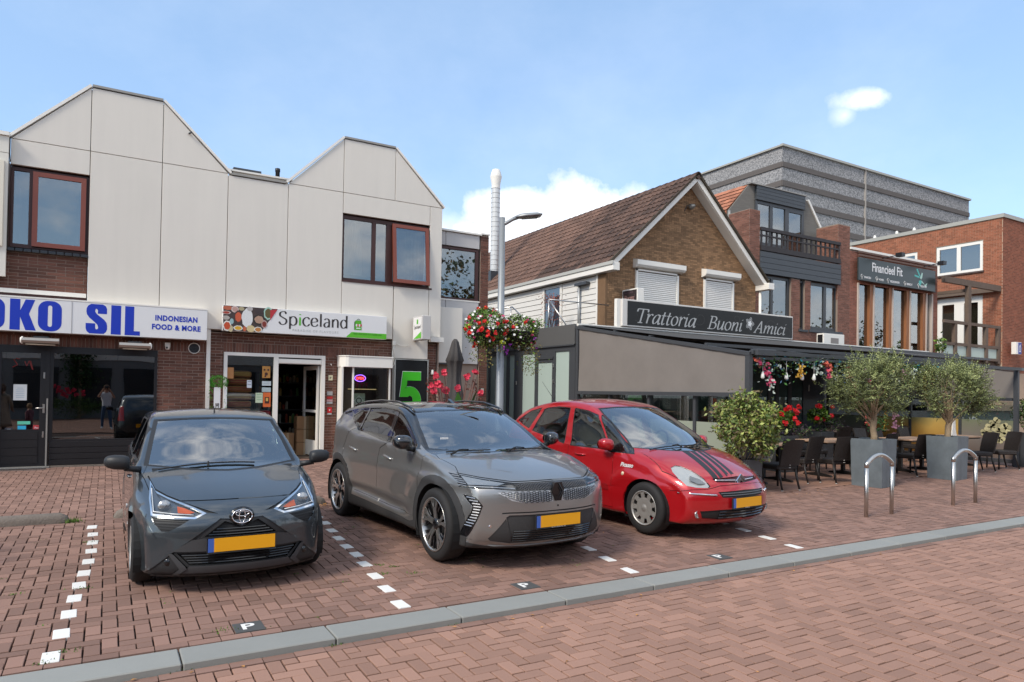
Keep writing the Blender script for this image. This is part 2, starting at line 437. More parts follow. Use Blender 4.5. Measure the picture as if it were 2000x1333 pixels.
road = mb.build('road', M_sand); tag(road, kind='structure')
mb = MB()
def pz(y, d=0.0): return gz(y) + d
for y0, y1 in ((4.99, 16.0),):
 mb.add([(-60, y0, pz(y0, -0.03)), (90, y0, pz(y0, -0.03)), (90, y1, pz(y1, -0.03)), (-60, y1, pz(y1, -0.03))], [(0, 1, 2, 3)])
pave = mb.build('pavement', M_sand); tag(pave, kind='structure')
mb = MB(); mb.add([(-300, 16.0, 0.095), (400, 16.0, 0.095), (400, 500, 0.095), (-300, 500, 0.095)], [(0, 1, 2, 3)])
mb.add([(-300, -300, -0.09), (400, -300, -0.09), (400, 16.0, -0.09), (-300, 16.0, -0.09)], [(0, 1, 2, 3)])
tag(mb.build('ground', mat('far_ground', (0.12, 0.09, 0.07), 0.95, noise=0.2, nscale=0.2)), kind='structure')
def zone(y0, y1, zfun, mt, mto, parent, seed, far=19.0, xmin=-3.0, xmax=26.0, skip=None, nobj=300, sel=None):
 rg = random.Random(seed); mb = MB(); objs = []
 a = 0.1; g = 0.005
 nx0, nx1 = int(xmin / a), int(xmax / a); ny = int(round((y1 - y0) / a))
 for i in range(nx0, nx1):
  for j in range(-1, ny):
   c = (i - j) % 4
   if c == 0: x0, x1_, yy0, yy1 = i * a, (i + 2) * a, y0 + j * a, y0 + (j + 1) * a
   elif c == 3: x0, x1_, yy0, yy1 = i * a, (i + 1) * a, y0 + j * a, y0 + (j + 2) * a
   else: continue
   yy0 = max(yy0, y0); yy1 = min(yy1, y1)
   if yy1 - yy0 < 0.03: continue
   xc, yc = (x0 + x1_) / 2, (yy0 + yy1) / 2
   zd = 0.8627 * yc + 0.5055 * xc
   if zd > far or not inview(xc, yc, 0, 0.14): continue
   if skip and skip(xc, yc): continue
   full = (yy1 - yy0) > 0.19 or c == 0
   tone = rg.random(); dz = rg.uniform(-0.0022, 0.0022); tl = rg.uniform(-0.0022, 0.0022); jx = rg.uniform(-0.0012, 0.0012)
   objs.append((zd, x0 + g + jx, x1_ - g + jx, yy0 + g, yy1 - g, dz, tl, tone, c, full))
 objs.sort(key=lambda q: q[0])
 near = [q for q in objs if q[9] and inview(q[1], q[3], 0, 0.0) and (sel is None or sel(q))][:nobj]
 nearset = set(id(q) for q in near)
 q0 = MB(); q0.bbox(0, 2 * a - 2 * g, 0, a - 2 * g, -0.03, 0, 0.0028)
 bme = q0.build('brick', mto, None, link=False).data
 for q in near:
  o = bpy.data.objects.new('brick', bme); col.objects.link(o); o.parent = parent
  if q[8] == 0: o.location = (q[1], q[3], zfun((q[3] + q[4]) / 2) + q[5]); o.rotation_euler = (0, q[6] * 4, 0)
  else: o.location = (q[2], q[3], zfun((q[3] + q[4]) / 2) + q[5]); o.rotation_euler = (q[6] * 4, 0, math.pi / 2)
 for q in objs:
  if id(q) in nearset: continue
  zd, xa, xb, ya, yb, dz, tl, tone, c, full = q
  mb.tone = tone
  z00 = zfun(ya) + dz - tl; z11 = zfun(yb) + dz + tl; zb = zfun(ya) - 0.045
  b = 0.0025
  if zd < 8:
   vs = [(xa, ya, zb), (xb, ya, zb), (xb, yb, zb), (xa, yb, zb), (xa, ya, z00 - b), (xb, ya, z00 - b), (xb, yb, z11 - b), (xa, yb, z11 - b),
                  (xa + b, ya + b, z00), (xb - b, ya + b, z00), (xb - b, yb - b, z11), (xa + b, yb - b, z11)]
   mb.add(vs, [(0, 1, 5, 4), (1, 2, 6, 5), (2, 3, 7, 6), (3, 0, 4, 7), (4, 5, 9, 8), (5, 6, 10, 9), (6, 7, 11, 10), (7, 4, 8, 11), (8, 9, 10, 11)])
  else:
   vs = [(xa, ya, zb), (xb, ya, zb), (xb, yb, zb), (xa, yb, zb), (xa, ya, z00), (xb, ya, z00), (xb, yb, z11), (xa, yb, z11)]
   mb.add(vs, [(0, 1, 5, 4), (1, 2, 6, 5), (2, 3, 7, 6), (3, 0, 4, 7), (4, 5, 6, 7)])
 o = mb.build('clinker', mt, parent); o['kind'] = 'stuff'
def terr(x, y): return x > 9.93 and y > 8.0 + (x - 9.93) * 0.075
zone(1.4, 4.60, lambda y: -0.045, M_road, M_roadobj, road, 3, far=17.0, xmin=-2, xmax=30)
zone(5.10, 9.80, lambda y: gz(y), M_pav, M_pavobj, pave, 4, skip=terr, xmax=30)
zone(9.90, 15.9, lambda y: gz(y), M_pav, M_pavobj, pave, 5, skip=terr, nobj=0, xmin=-4)
mb = MB(); rg = random.Random(9)
for (ya, z, xs, xe) in ((4.605, lambda y: -0.045, -1.5, 26), (5.005, gz, -1.5, 26), (9.805, gz, -2.6, 10)):
 x = xs
 while x < xe:
  if not terr(x, ya):
   mb.tone = rg.random(); d = rg.uniform(-.002, .002)
   mb.box(x + .003, x + .197, ya + .003, ya + .09, z(ya) - .04, z(ya) + d, skip='b')
  x += 0.2
o = mb.build('border_course', M_pav, pave); o['kind'] = 'stuff'
mb = MB(); mb.add([(14, -30, -0.049), (90, -30, -0.049), (90, 4.6, -0.049), (14, 4.6, -0.049)], [(0, 1, 2, 3)]); mb.add([(-60, -30, -0.051), (14, -30, -0.051), (14, 1.39, -0.051), (-60, 1.39, -0.051)], [(0, 1, 2, 3)])
mb.build('road_surface', M_roadfar, road)
mb = MB(); mb.add([(20, 5.0, -0.006), (90, 5.0, -0.006), (90, 15.9, gz(15.9) - .006), (20, 15.9, gz(15.9) - .006)], [(0, 1, 2, 3)])
mb.add([(-60, 5.0, -0.006), (-4.2, 5.0, -0.006), (-4.2, 15.9, gz(15.9) - .006), (-60, 15.9, gz(15.9) - .006)], [(0, 1, 2, 3)])
mb.build('pavement_surface', M_pavfar, pave)
kerb = MB(); kerb.box(-40, 80, 4.72, 4.98, -0.2, -0.02); kerb = kerb.build('kerb', M_sand); tag(kerb, kind='structure')
q = MB(); q.bbox(0.004, 0.952, 0, 0.29, -0.16, 0.0, 0.007); kme = q.build('kerb_stone', M_kerb, None, link=False).data
for k in range(-4, 42):
 o = bpy.data.objects.new('kerb_stone', kme); col.objects.link(o); o.parent = kerb; o.location = (0.435 + k * 0.957, 4.70, rnd.uniform(-.0015, .0015))
M_terr = mat('terrace_tile', (0.30, 0.165, 0.115), 0.85, objrand=0.08, tone=0.12, noise=0.12, nscale=3)
mb = MB(); mb.add([(9.95, 8.0, gz(8) - .004), (19.8, 8.75, gz(8.75) - .004), (19.8, 13.9, gz(13.9) - .004), (9.95, 13.9, gz(13.9) - .004)], [(0, 1, 2, 3)])
terrf = mb.build('terrace_floor', M_sand); tag(terrf, kind='structure')
mb = MB(); rg = random.Random(2)
q = MB(); q.bbox(.003, .297, .003, .297, -.03, 0, .003); tme = q.build('tile', M_terr, None, link=False).data; nt_ = 0
for i in range(33):
 for j in range(20):
  x = 9.95 + i * .3; y = 8.0 + j * .3
  lim = 8.0 + (x - 9.93) * 0.075
  if y + .3 < lim + .1 or y > 13.7: continue
  ya = max(y, lim + .02)
  if ya == y and nt_ < 290 and y < 11.5:
   o = bpy.data.objects.new('tile', tme); col.objects.link(o); o.parent = terrf; o.location = (x, y, gz(y) + .004 + rg.uniform(-.001, .001)); nt_ += 1
  else:
   mb.tone = rg.random(); mb.box(x + .003, x + .297, ya + .003, y + .297, gz(y) - .03, gz(y) + .004 + rg.uniform(-.001, .001), skip='b')
o = mb.build('tiling', M_terr, terrf); o['kind'] = 'stuff'
q = MB(); q.bbox(-.05, .05, -.1, .1, -.03, 0, .003); wme = q.build('marking_stone', M_white, None, link=False).data
def mark(x, y, rz=0.0, s=(1, 1, 1)):
 o = bpy.data.objects.new('marking_stone', wme); col.objects.link(o); o.parent = pave; o.location = (x, y, gz(y) + .0045); o.rotation_euler = (0, 0, rz + rnd.uniform(-.04, .04)); o.scale = s
for x, y in ((-.27, 5.18), (-.235, 5.62), (-.21, 6.06), (-.19, 6.47), (-.17, 6.86), (-.145, 7.26), (-.12, 7.7), (-.105, 8.15), (-.1, 8.56), (-.105, 9.0), (-.12, 9.44)): mark(x, y)
for x, y in ((2.05, 5.2), (2.095, 5.64), (2.14, 6.06), (2.185, 6.5), (2.23, 6.9), (2.245, 7.28), (2.28, 7.7), (2.325, 8.13), (2.38, 8.6), (2.4, 9.05)): mark(x, y)
for k in range(9): mark(4.385 + .092 * k, 5.19 + .45 * k, -0.1)
for k in range(9): mark(6.785 + .1 * k, 5.17 + .45 * k, -0.1)
for x in (0.905, 3.215, 5.62):
 mb = MB(); mb.bbox(x - .1, x + .1, 5.1, 5.30, -.03, .0065, .003)
 t_ = mb.build('parking_tile', M_tile, pave)
 l_ = text_mesh('letter', 'P', 0.17, M_white, t_, (x - .055, 5.145, .0075), (0, 0, 0), bold=.004, sx=1.1, depth=.0005)
M_conc = mat('rough_concrete', (0.175, 0.145, 0.12), 0.95, noise=0.3, nscale=9, bump=0.8, bscale=50)
def stop(x0, x1, y, label):
 mb = MB(); n = 9; vs = []; secs = [(x0, .25), (x0 + .03, .7), (x0 + .10, 1), (x1 - .10, 1), (x1 - .03, .7), (x1, .25)]
 for x, s in secs:
  for j in range(n + 1):
   th = math.pi * j / n; vs.append((x, y - math.cos(th) * .105 * (0.6 + .4 * s), gz(y) - .01 + math.sin(th) ** .7 * .12 * s))
 fs = [(i * (n + 1) + j, i * (n + 1) + j + 1, (i + 1) * (n + 1) + j + 1, (i + 1) * (n + 1) + j) for i in range(5) for j in range(n)]
 fs += [tuple(range(n + 1)), tuple(5 * (n + 1) + j for j in range(n + 1))]
 mb.add(vs, fs); o = mb.build('wheel_stop', M_conc, smooth=True); tag(o, label, 'wheel stop', 'rounded concrete wheel stops behind the bays')
stop(-2.35, -.36, 9.93, 'rounded rough concrete wheel stop in the empty bay left of the dark hatchback')
stop(.10, 1.35, 10.0, 'rounded concrete wheel stop whose end shows left of the dark hatchback')
stop(1.5, 2.76, 10.0, 'rounded concrete wheel stop whose end shows between hatchback and grey car')
stop(3.0, 4.9, 10.0, 'rounded concrete wheel stop hidden behind the grey crossover')
M_leaf = mat('dry_leaf', (0.42, 0.20, 0.06), 0.8, tone=0.6, noise=0.2)
mb = MB(); rg = random.Random(21)
def leaf(x, y, z, s):
 a = rg.uniform(0, 6.28); mb.tone = rg.random(); ca, sa = math.cos(a) * s, math.sin(a) * s
 mb.add([(x - ca, y - sa, z), (x + sa * .5, y - ca * .5, z + s * .2), (x + ca, y + sa, z + s * .1), (x - sa * .5, y + ca * .5, z + s * .3)], [(0, 1, 2, 3)])
for k in range(150):
 x = rg.uniform(-1, 18); y = rg.choice((rg.uniform(4.55, 4.68), rg.uniform(4.55, 4.68), rg.uniform(5, 15), rg.uniform(2.5, 4.6), rg.uniform(9.7, 9.8)))
 leaf(x, y, (gz(y) if y > 4.9 else -.045) + .006, rg.uniform(.008, .022))
for k in range(60): leaf(2.62 + rg.uniform(-.25, .25), 9.75 + rg.uniform(-.1, .08), gz(9.8) + .01 + rg.uniform(0, .02), rg.uniform(.015, .03))
for k in range(45): leaf(10.4 + rg.gauss(0, .5), 7.8 + rg.gauss(0, .15), gz(7.8) + .007, rg.uniform(.008, .02))
tag(mb.build('fallen_leaves', M_leaf), kind='stuff')
M_moss = mat('moss', (0.10, 0.17, 0.03), 0.95, tone=0.4)
mb = MB()
def tuft(x, y, r, n, h=.02):
 for _ in range(n):
  mb.tone = rg.random(); px_, py_ = x + rg.gauss(0, r), y + rg.gauss(0, r * .6); a = rg.uniform(0, 6.28); w = rg.uniform(.004, .01)
  zz = (gz(py_) if py_ > 4.99 else -.045)
  mb.add([(px_ - w * math.cos(a), py_ - w * math.sin(a), zz), (px_ + w * math.cos(a), py_ + w * math.sin(a), zz), (px_ + rg.uniform(-.01, .01), py_ + rg.uniform(-.01, .01), zz + rg.uniform(.3, 1) * h)], [(0, 1, 2)])
tuft(-.33, 9.85, .05, 90, .07)
for x, y in ((-.2, 5.25), (-.3, 5.1), (-.17, 6.75), (-.14, 8.6), (2.3, 6.4), (2.25, 6.1), (2.5, 6.0), (2.4, 6.3), (.44, 4.72), (1.39, 4.7), (2.3, 4.72), (.75, 5.2), (-.6, 6.8), (-1.1, 6.9)): tuft(x, y, .04, 26, .018)
for k in range(70): tuft(rg.uniform(-1, 5), rg.uniform(5.1, 9), .02, 4, .012)
tag(mb.build('moss_tufts', M_moss), kind='stuff')
mb = MB()
for k in range(34): mb.box(-1.78 + k * .024, -1.772 + k * .024, 15.52, 15.78, .128, .139)
mb.box(-1.8, -.95, 15.50, 15.52, .12, .141); mb.box(-1.8, -.95, 15.78, 15.80, .12, .141)
tag(mb.build('foot_grate', M_steel), 'ribbed metal foot grate on the ground at the left shop door', 'grate')
# ================================================================== WHITE SHOP BUILDING (left)
sb = empty('shop_building', 'white panelled shop building with two clipped gables above brown brick shopfronts', 'building', (2.7, 15.9, 0.13))
sb.location = (0, 0, 0)
PX = [-1.655, -0.385, 0.875, 2.14, 3.395, 4.64, 5.905, 7.165]
YP = 15.81
def panel(pts, label=None, y0=YP, y1=YP + .07, parent=sb, mt=M_panel):
 """facade panel: polygon in X,Z shrunk a little so that the joints stay open, with a chamfer"""
 c = Vector((sum(p[0] for p in pts) / len(pts), sum(p[1] for p in pts) / len(pts)))
 n = len(pts); g = 0.006
 ar = sum(pts[i][0] * pts[(i + 1) % n][1] - pts[(i + 1) % n][0] * pts[i][1] for i in range(n))
 if ar < 0: pts = pts[::-1]
 def off(d):
  res = []
  for i in range(n):
   p0, p1, p2 = Vector(pts[i - 1]), Vector(pts[i]), Vector(pts[(i + 1) % n])
   e1 = (p1 - p0).normalized(); e2 = (p2 - p1).normalized(); n1 = Vector((-e1.y, e1.x)); n2 = Vector((-e2.y, e2.x))
   b = (n1 + n2); b = b / max(b.dot(n1), 0.3)
   res.append(p1 + b * d)
  return res
 a, b = off(g), off(g + .004)
 mb = MB(); vs = [(p.x, y1, p.y) for p in a] + [(p.x, y0 + .004, p.y) for p in a] + [(p.x, y0, p.y) for p in b]
 fs = [tuple(range(2 * n, 3 * n))] + [(i, (i + 1) % n, (i + 1) % n + n, i + n) for i in range(n)] + [(i + n, (i + 1) % n + n, (i + 1) % n + 2 * n, i + 2 * n) for i in range(n)]
 mb.add(vs, fs); o = mb.build('panel', mt, parent)
 if label: o['label'] = label
 return o
ZJ, ZT, ZB = 6.30, 7.555, 2.945
panel([(PX[0], ZJ), (PX[1], ZJ), (PX[1], ZT)]); panel([(PX[1], ZJ), (PX[2], ZJ), (PX[2], ZT), (PX[1], ZT)]); panel([(PX[2], ZJ), (PX[3], ZJ), (PX[2], ZT)])
panel([(PX[4], ZJ), (PX[5], ZJ), (PX[5], ZT)]); panel([(PX[5], ZJ), (PX[6], ZJ), (PX[6], ZT), (PX[5], ZT)]); panel([(PX[6], ZJ), (PX[7], ZJ), (PX[6], ZT)])
panel([(PX[0], 5.82), (PX[1], 5.82), (PX[1], ZJ), (PX[0], ZJ)])
for i in (1, 2, 3, 4): panel([(PX[i], ZB), (PX[i + 1], ZB), (PX[i + 1], ZJ if i != 3 else 6.27), (PX[i], ZJ if i != 3 else 6.27)])
panel([(PX[5], 5.82), (6.83, 5.82), (6.83, ZJ), (PX[5], ZJ)])
panel([(6.83, 3.06), (PX[7], 3.06), (PX[7], ZJ), (6.83, ZJ)])
panel([(PX[5], ZB), (PX[6], ZB), (PX[6], 4.26), (PX[5], 4.26)])
panel([(5.915, 2.49), (6.83, 2.49), (6.83, 4.26), (5.915, 4.26)])
wall_boxes('wall', sb, [(-1.83, -.39, 2.9, 4.24), (-1.655, 7.16, 5.84, 6.25), (-.38, 4.63, 2.9, 5.84), (4.63, 7.16, 2.9, 4.22), (6.87, 7.16, 4.22, 5.84)], 15.93, .25, M_mortar)
wall_boxes('wall', sb, [(7.13, 7.16, .1, 6.3)], 15.88, 10, M_mortar)
mb = MB()
for a in (0, 4):
 mb.prism([(PX[a] + .02, 6.22), (PX[a + 3] - .02, 6.22), (PX[a + 2], 7.53), (PX[a + 1], 7.53)], 'y', 15.885, 24)
mb.box(-1.65, 7.15, 16.0, 26, 6.1, 6.2)
mb.build('roof', mat('roof_felt', (.05, .05, .05), .9, noise=.2), sb)
def coping(p, q, w=.14, h=.035, mt=M_trimwhite, name='coping', parent=sb, y0=15.785):
 p, q = Vector(p), Vector(q); d = (q - p).normalized(); n = Vector((-d.y, d.x)); n = n if n.y > 0 else -n
 mb = MB(); a, b = p, q
 mb.prism([(a.x - d.x * .01, a.y - d.y * .01), (b.x + d.x * .01, b.y + d.y * .01), (b.x + n.x * h + d.x * .01, b.y + n.y * h + d.y * .01), (a.x + n.x * h - d.x * .01, a.y + n.y * h - d.y * .01)], 'y', y0, y0 + w)
 return mb.build(name, mt, parent)
for a in (0, 4):
 coping((PX[a] - .02, ZJ + .01), (PX[a + 1], ZT + .01), h=.05); coping((PX[a + 1] + .02, ZT + .012), (PX[a + 2] - .02, ZT + .012), mt=M_zinc, h=.045); coping((PX[a + 2], ZT + .01), (PX[a + 3] + .03, ZJ + .01), h=.045)
coping((2.20, 6.285), (3.33, 6.285), mt=M_zinc)
mb = MB(); mb.box(2.3, 3.5, 16.35, 16.42, 6.3, 6.52); mb.build('upstand', M_panel, sb); mb = MB(); mb.box(2.05, 3.6, 16.30, 16.5, 6.521, 6.56); mb.build('coping', M_trimwhite, sb)
mb = MB(); mb.box(2.35, 2.95, 16.6, 17.5, 6.5, 6.70); mb.build('rooflight', M_antra, sb)
mb = MB(); mb.lathe([(.045, 6.3), (.05, 6.78), (.058, 6.79), (.058, 6.86), (.03, 6.87)], 12, (3.33, 16.7, 0)); mb.build('vent_pipe', M_black, sb, True)
mb = MB(); mb.tube([(1.36, 15.80, 7.0), (1.36, 15.76, 6.99), (1.40, 15.73, 7.02)], .02, 8); mb.build('overflow_pipe', M_antra, sb, True)
mb = MB(); mb.box(-1.9, -.40, 15.83, 15.95, 3.42, 3.50); mb.build('lintel', M_trimwhite, sb)
mb = MB(); mb.box(-1.9, -.40, 15.86, 15.95, 3.34, 3.419); mb.build('lintel', M_darkwood, sb)
mb = MB(); mb.box(1.79, 1.865, 15.84, 15.96, .13, ZB); mb.build('corner_post', M_trimwhite, sb)
mb = MB(); mb.box(6.86, 7.21, 15.70, 15.86, 2.93, 3.05); mb.build('ledge', M_trimwhite, sb)
W1 = [(-1.83, -.39, 3.50, 4.20)]
brick_wall(sb, W1, 15.93, M_brick, M_brickobj, course=.0625, blen=.30, maxobj=70, seed=11, headers=.12)
gf = [(.875, 1.79, .13, 2.45), (-1.83, 1.79, 2.66, 2.90),
      (1.865, 2.13, .13, 2.48), (4.33, 4.60, .13, 2.48), (4.60, 5.83, .13, .55), (5.83, 5.93, .13, 2.48), (1.865, 5.93, 2.69, 2.93), (4.60, 5.83, 2.30, 2.48), (4.33, 4.60, 2.48, 2.69), (1.865, 2.13, 2.48, 2.69), (5.6, 5.93, 2.48, 2.69),
      (6.84, 7.10, .13, 2.93)]
wall_boxes('wall', sb, gf + [(-1.83, 1.79, 2.45, 2.66), (2.13, 5.6, 2.48, 2.69)], 15.93, .18, M_mortar)
brick_wall(sb, gf, 15.93, M_brick, M_brickobj, course=.0625, blen=.22, maxobj=225, seed=12, headers=.06)
def soldiers(x0, x1, z0, z1, y=15.93, parent=sb, mt=M_brick, seed=5):
 mb = MB(); rg = random.Random(seed); x = x0
 while x < x1 - .03:
  mb.tone = rg.random(); mb.box(x + .005, min(x + .0575, x1), y - .007 - rg.uniform(0, .002), y + .003, z0 + .005, z1 - .005, skip='k'); x += .0625
 o = mb.build('soldier_course', mt, parent); o['kind'] = 'stuff'
soldiers(-1.83, 1.79, 2.45, 2.66); soldiers(2.13, 5.6, 2.48, 2.69)
def window(parent, u0, u1, z0, z1, y, parts, fm, w=.05, gm=G_win, axis='A', depth=.07, room=1.6, rm=M_dark, name='window', label=None, sill=True):
 """parts: list of (u0,u1,z0,z1) panes in absolute coordinates; the bars fill what is left"""
 mb = MB(); a = (lambda *q: mb.box(*q))
 us = sorted(set([u0, u1] + [p[0] for p in parts] + [p[1] for p in parts])); zs = sorted(set([z0, z1] + [p[2] for p in parts] + [p[3] for p in parts]))
 for i in range(len(us) - 1):
  for j in range(len(zs) - 1):
   cu, cz = (us[i] + us[i + 1]) / 2, (zs[j] + zs[j + 1]) / 2
   if any(p[0] < cu < p[1] and p[2] < cz < p[3] for p in parts): continue
   if axis == 'A': mb.box(us[i], us[i + 1], y, y + depth, zs[j], zs[j + 1])
   else: mb.box(y, y + depth, us[i], us[i + 1], zs[j], zs[j + 1])
 f = mb.build(name, fm, parent)
 bm_ = bmesh.new(); bm_.from_mesh(f.data); bmesh.ops.remove_doubles(bm_, verts=bm_.verts, dist=1e-5)
 seen = {}
 for fc in bm_.faces: seen.setdefault(tuple(sorted(v.index for v in fc.verts)), []).append(fc)
 bmesh.ops.delete(bm_, geom=[x for l in seen.values() if len(l) > 1 for x in l], context='FACES_ONLY')
 bm_.to_mesh(f.data); bm_.free()
 if label: f['label'] = label
 for p in parts:
  m2 = MB(); dd = depth * .5
  if axis == 'A': m2.box(p[0], p[1], y + dd, y + dd + .006, p[2], p[3])
  else: m2.box(y + dd, y + dd + .006, p[0], p[1], p[2], p[3])
  m2.build('pane', gm, f)
 if room:
  m2 = MB()
  if axis == 'A': m2.box(u0, u1, y + depth + .002, y + depth + room, z0, z1, skip='f')
  else: m2.box(y + depth + .002, y + depth + room, u0, u1, z0, z1, skip='l')
  m2.build('room', rm, f)
 return f
M_curtain = mat('net_curtain', (.55, .56, .55), .9, noise=.1, nscale=3)
def curtain(parent, x0, x1, y, z0, z1, mt=M_curtain, amp=.02, per=.09, name='curtain'):
 mb = MB(); n = max(4, int((x1 - x0) / per * 6)); vs = []
 for i in range(n + 1):
  x = x0 + (x1 - x0) * i / n; yy = y + math.sin(i / 6 * 6.28) * amp
  vs += [(x, yy, z0), (x + math.sin(i) * .004, yy, z1)]
 mb.add(vs, [(2 * i, 2 * i + 2, 2 * i + 3, 2 * i + 1) for i in range(n)])
 return mb.build(name, mt, parent, True)
M_greyroom = mat('grey_room', (.17, .175, .18), .9, noise=.1)
w1 = window(sb, -1.64, -.40, 4.29, 5.80, 15.90, [(-1.60, -1.36, 4.36, 5.74)], M_darkwood, gm=G_win, rm=M_greyroom, label='dark red window with a narrow fixed light and an orange-brown sash')
mb = MB(); frame(mb, -1.30, -.44, 4.33, 5.75, .085, 15.835, 15.895); mb.build('sash', M_redwood, w1)
mb = MB(); mb.box(-1.215, -.525, 15.862, 15.868, 4.415, 5.665); mb.build('pane', G_win, w1)
mb = MB(); mb.box(-1.22, -.52, 15.886, 15.893, 4.41, 5.67); mb.build('blind', mat('grey_blind', (.30, .30, .31), .9, noise=.08, nscale=2), w1)
mb = MB()
for k in range(10): mb.bbox(-1.68 + k * .13, -1.556 + k * .13, 15.80, 15.93, 4.205, 4.265, .008)
mb.build('sill', mat('black_glazed_tile', (.02, .02, .024), .25), sb)
mb = MB(); mb.box(-1.655, -1.645, 15.83, 15.93, 4.29, 5.82); mb.box(-.395, -.387, 15.83, 15.93, 4.29, 5.82); mb.build('reveal', M_darkwood, sb)
w2 = window(sb, 4.655, 6.86, 4.25, 5.80, 15.90, [(4.70, 5.38, 4.33, 5.72), (5.47, 5.74, 4.33, 5.72), (5.90, 6.78, 4.33, 5.72)], M_darkwood, gm=G_win, rm=M_greyroom, label='wide dark brown window with its right sash tilted open')
sr = MB(); frame(sr, -.47, .47, 0, 1.44, .085, -.025, .025); sash = sr.build('sash', M_redwood, w2); sash.location = (6.33, 15.86, 4.31); sash.rotation_euler = (R(-5.5), 0, 0)
sp_ = MB(); sp_.box(-.385, .385, -.003, .003, .085, 1.355); sp = sp_.build('pane', G_win, w2); sp.location = sash.location; sp.rotation_euler = sash.rotation_euler
for o in (sash, sp): o.rotation_euler = (R(5.5), 0, 0); o.location = (6.33, 15.70, 4.31); o.rotation_euler = (R(-5.5), 0, 0)
curtain(w2, 4.68, 5.2, 16.12, 4.4, 5.7); curtain(w2, 6.3, 6.8, 16.12, 4.4, 5.7)
mb = MB(); mb.box(4.8, 5.3, 16.05, 16.3, 4.33, 4.44); mb.build('box', mat('cardboard', (.30, .17, .08), .85, noise=.1), w2)
mb = MB(); mb.lathe([(.0, -.13), (.08, -.1), (.13, 0), (.08, .1), (0, .13)], 14, (5.6, 16.12, 4.50)); mb.build('ball', mat('teal_toy', (.03, .22, .25), .5), w2, True)
mb = MB(); mb.box(4.64, 6.9, 15.795, 15.93, 4.225, 4.262); mb.build('sill', M_darkwood, sb)
d1 = window(sb, -1.80, -1.03, .16, 2.45, 15.90, [(-1.71, -1.11, .42, .82) if False else (-1.71, -1.11, .86, 2.31)], M_black, gm=G_dark, room=0, name='door', label='black glazed shop door')
mb = MB()
for z in (.22, .37, .52, .67): mb.box(-1.69, -1.13, 15.888, 15.899, z, z + .142)
mb.build('cladding', M_black, d1)
mb = MB(); mb.bbox(-1.06, -1.025, 15.875, 15.898, 1.17, 1.34); mb.build('handle_plate', M_steel, d1)
mb = MB(); mb.tube([(-1.045, 15.875, 1.27), (-1.045, 15.83, 1.27), (-1.17, 15.83, 1.262)], .011, 8); mb.build('handle', M_steel, d1, True)
for z in (1.83, .70):
 mb = MB(); mb.bbox(-1.06, -1.03, 15.885, 15.898, z, z + .12); mb.build('lock_plate', M_steel, d1)
mb = MB(); mb.box(-1.80, -.93, 15.80, 15.93, .125, .158); mb.build('threshold', M_zinc, sb)
mb = MB(); mb.box(-1.0, -.975, 15.86, 15.90, .16, 1.45); mb.build('edge_guard', M_zinc, d1)
w3 = window(sb, -1.03, .875, .62, 2.45, 15.90, [(-.90, .82, .66, 2.32)], M_black, gm=G_dark, room=0, label='large dark shop window with a black frame')
mb = MB()
for k in range(4): mb.bbox(-.95, .87, 15.892, 15.93, .165 + k * .114, .275 + k * .114, .006)
cl = mb.build('plinth_board', M_black, sb)
mb = MB(); mb.box(-.95, .875, 15.86, 15.93, .125, .16); mb.build('plinth', M_conc, sb); mb = MB(); mb.box(-1.0, .875, 15.931, 16.1, .1, .66); mb.build('wall', M_mortar, sb)
mb = MB(); mb.box(-1.03, -.96, 15.885, 15.899, .16, 2.45); mb.build('door_post', M_black, sb)
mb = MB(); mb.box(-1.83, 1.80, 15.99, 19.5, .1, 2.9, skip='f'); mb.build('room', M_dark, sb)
mb = MB(); mb.box(-1.70, -1.12, 15.955, 15.962, 1.93, 2.27); mb.build('lightbox_panel', mat('pale_panel', (.50, .50, .47), .6), d1)
mb = MB(); mb.lathe([(0, 0), (.13, 0), (.13, .002), (0, .002)], 20, (0, 0, 0), 'y'); e = mb.build('emblem', mat('dark_red', (.25, .02, .015), .5), d1); e.location = (-1.38, 15.95, 2.09); e.scale = (1, 1, .45)
for k, (x0, z0, x1, z1) in enumerate([(-1.53, 2.18, -1.47, 2.08), (-1.47, 2.08, -1.55, 2.03), (-1.5, 2.2, -1.44, 2.19), (-1.27, 2.16, -1.23, 1.99), (-1.36, 2.15, -1.33, 2.06), (-1.33, 2.06, -1.29, 2.16), (-1.29, 2.16, -1.24, 2.0)]):
 mb = MB(); mb.tube([(x0, 15.945, z0), (x1, 15.945, z1)], .013, 6); mb.build('emblem_stroke', mat('dark_red', (.25, .02, .015), .5), d1)
text_mesh('lettering', 'Marr', .09, M_trimwhite, d1, (-1.28, 15.944, 2.06), (math.pi / 2, 0, math.pi), bold=.002, shear=.3, depth=.001)
def sticker(parent, x, z, w, h, c, y=15.925, name='sticker', txt=None, tc_=(.05, .05, .05)):
 mb = MB(); mb.box(x - w / 2, x + w / 2, y, y + .002, z - h / 2, z + h / 2)
 o = mb.build(name, mat('sticker_%02d%02d%02d' % tuple(int(99 * q) for q in c), c, .6, noise=.05, nscale=20), parent)
 if txt: text_mesh('lettering', txt, h * .55, mat('ink_%02d%02d%02d' % tuple(int(99 * q) for q in tc_), tc_, .6), o, (x, y - .001, z - h * .2), align='CENTER', depth=.0004)
 return o
pp = sticker(d1, -1.42, 1.56, .21, .30, (.62, .64, .64), name='notice')
for k in range(6): sticker(d1, -1.42, 1.64 - k * .035, .13 if k else .09, .010, (.35, .45, .52), y=15.923, name='text_line')
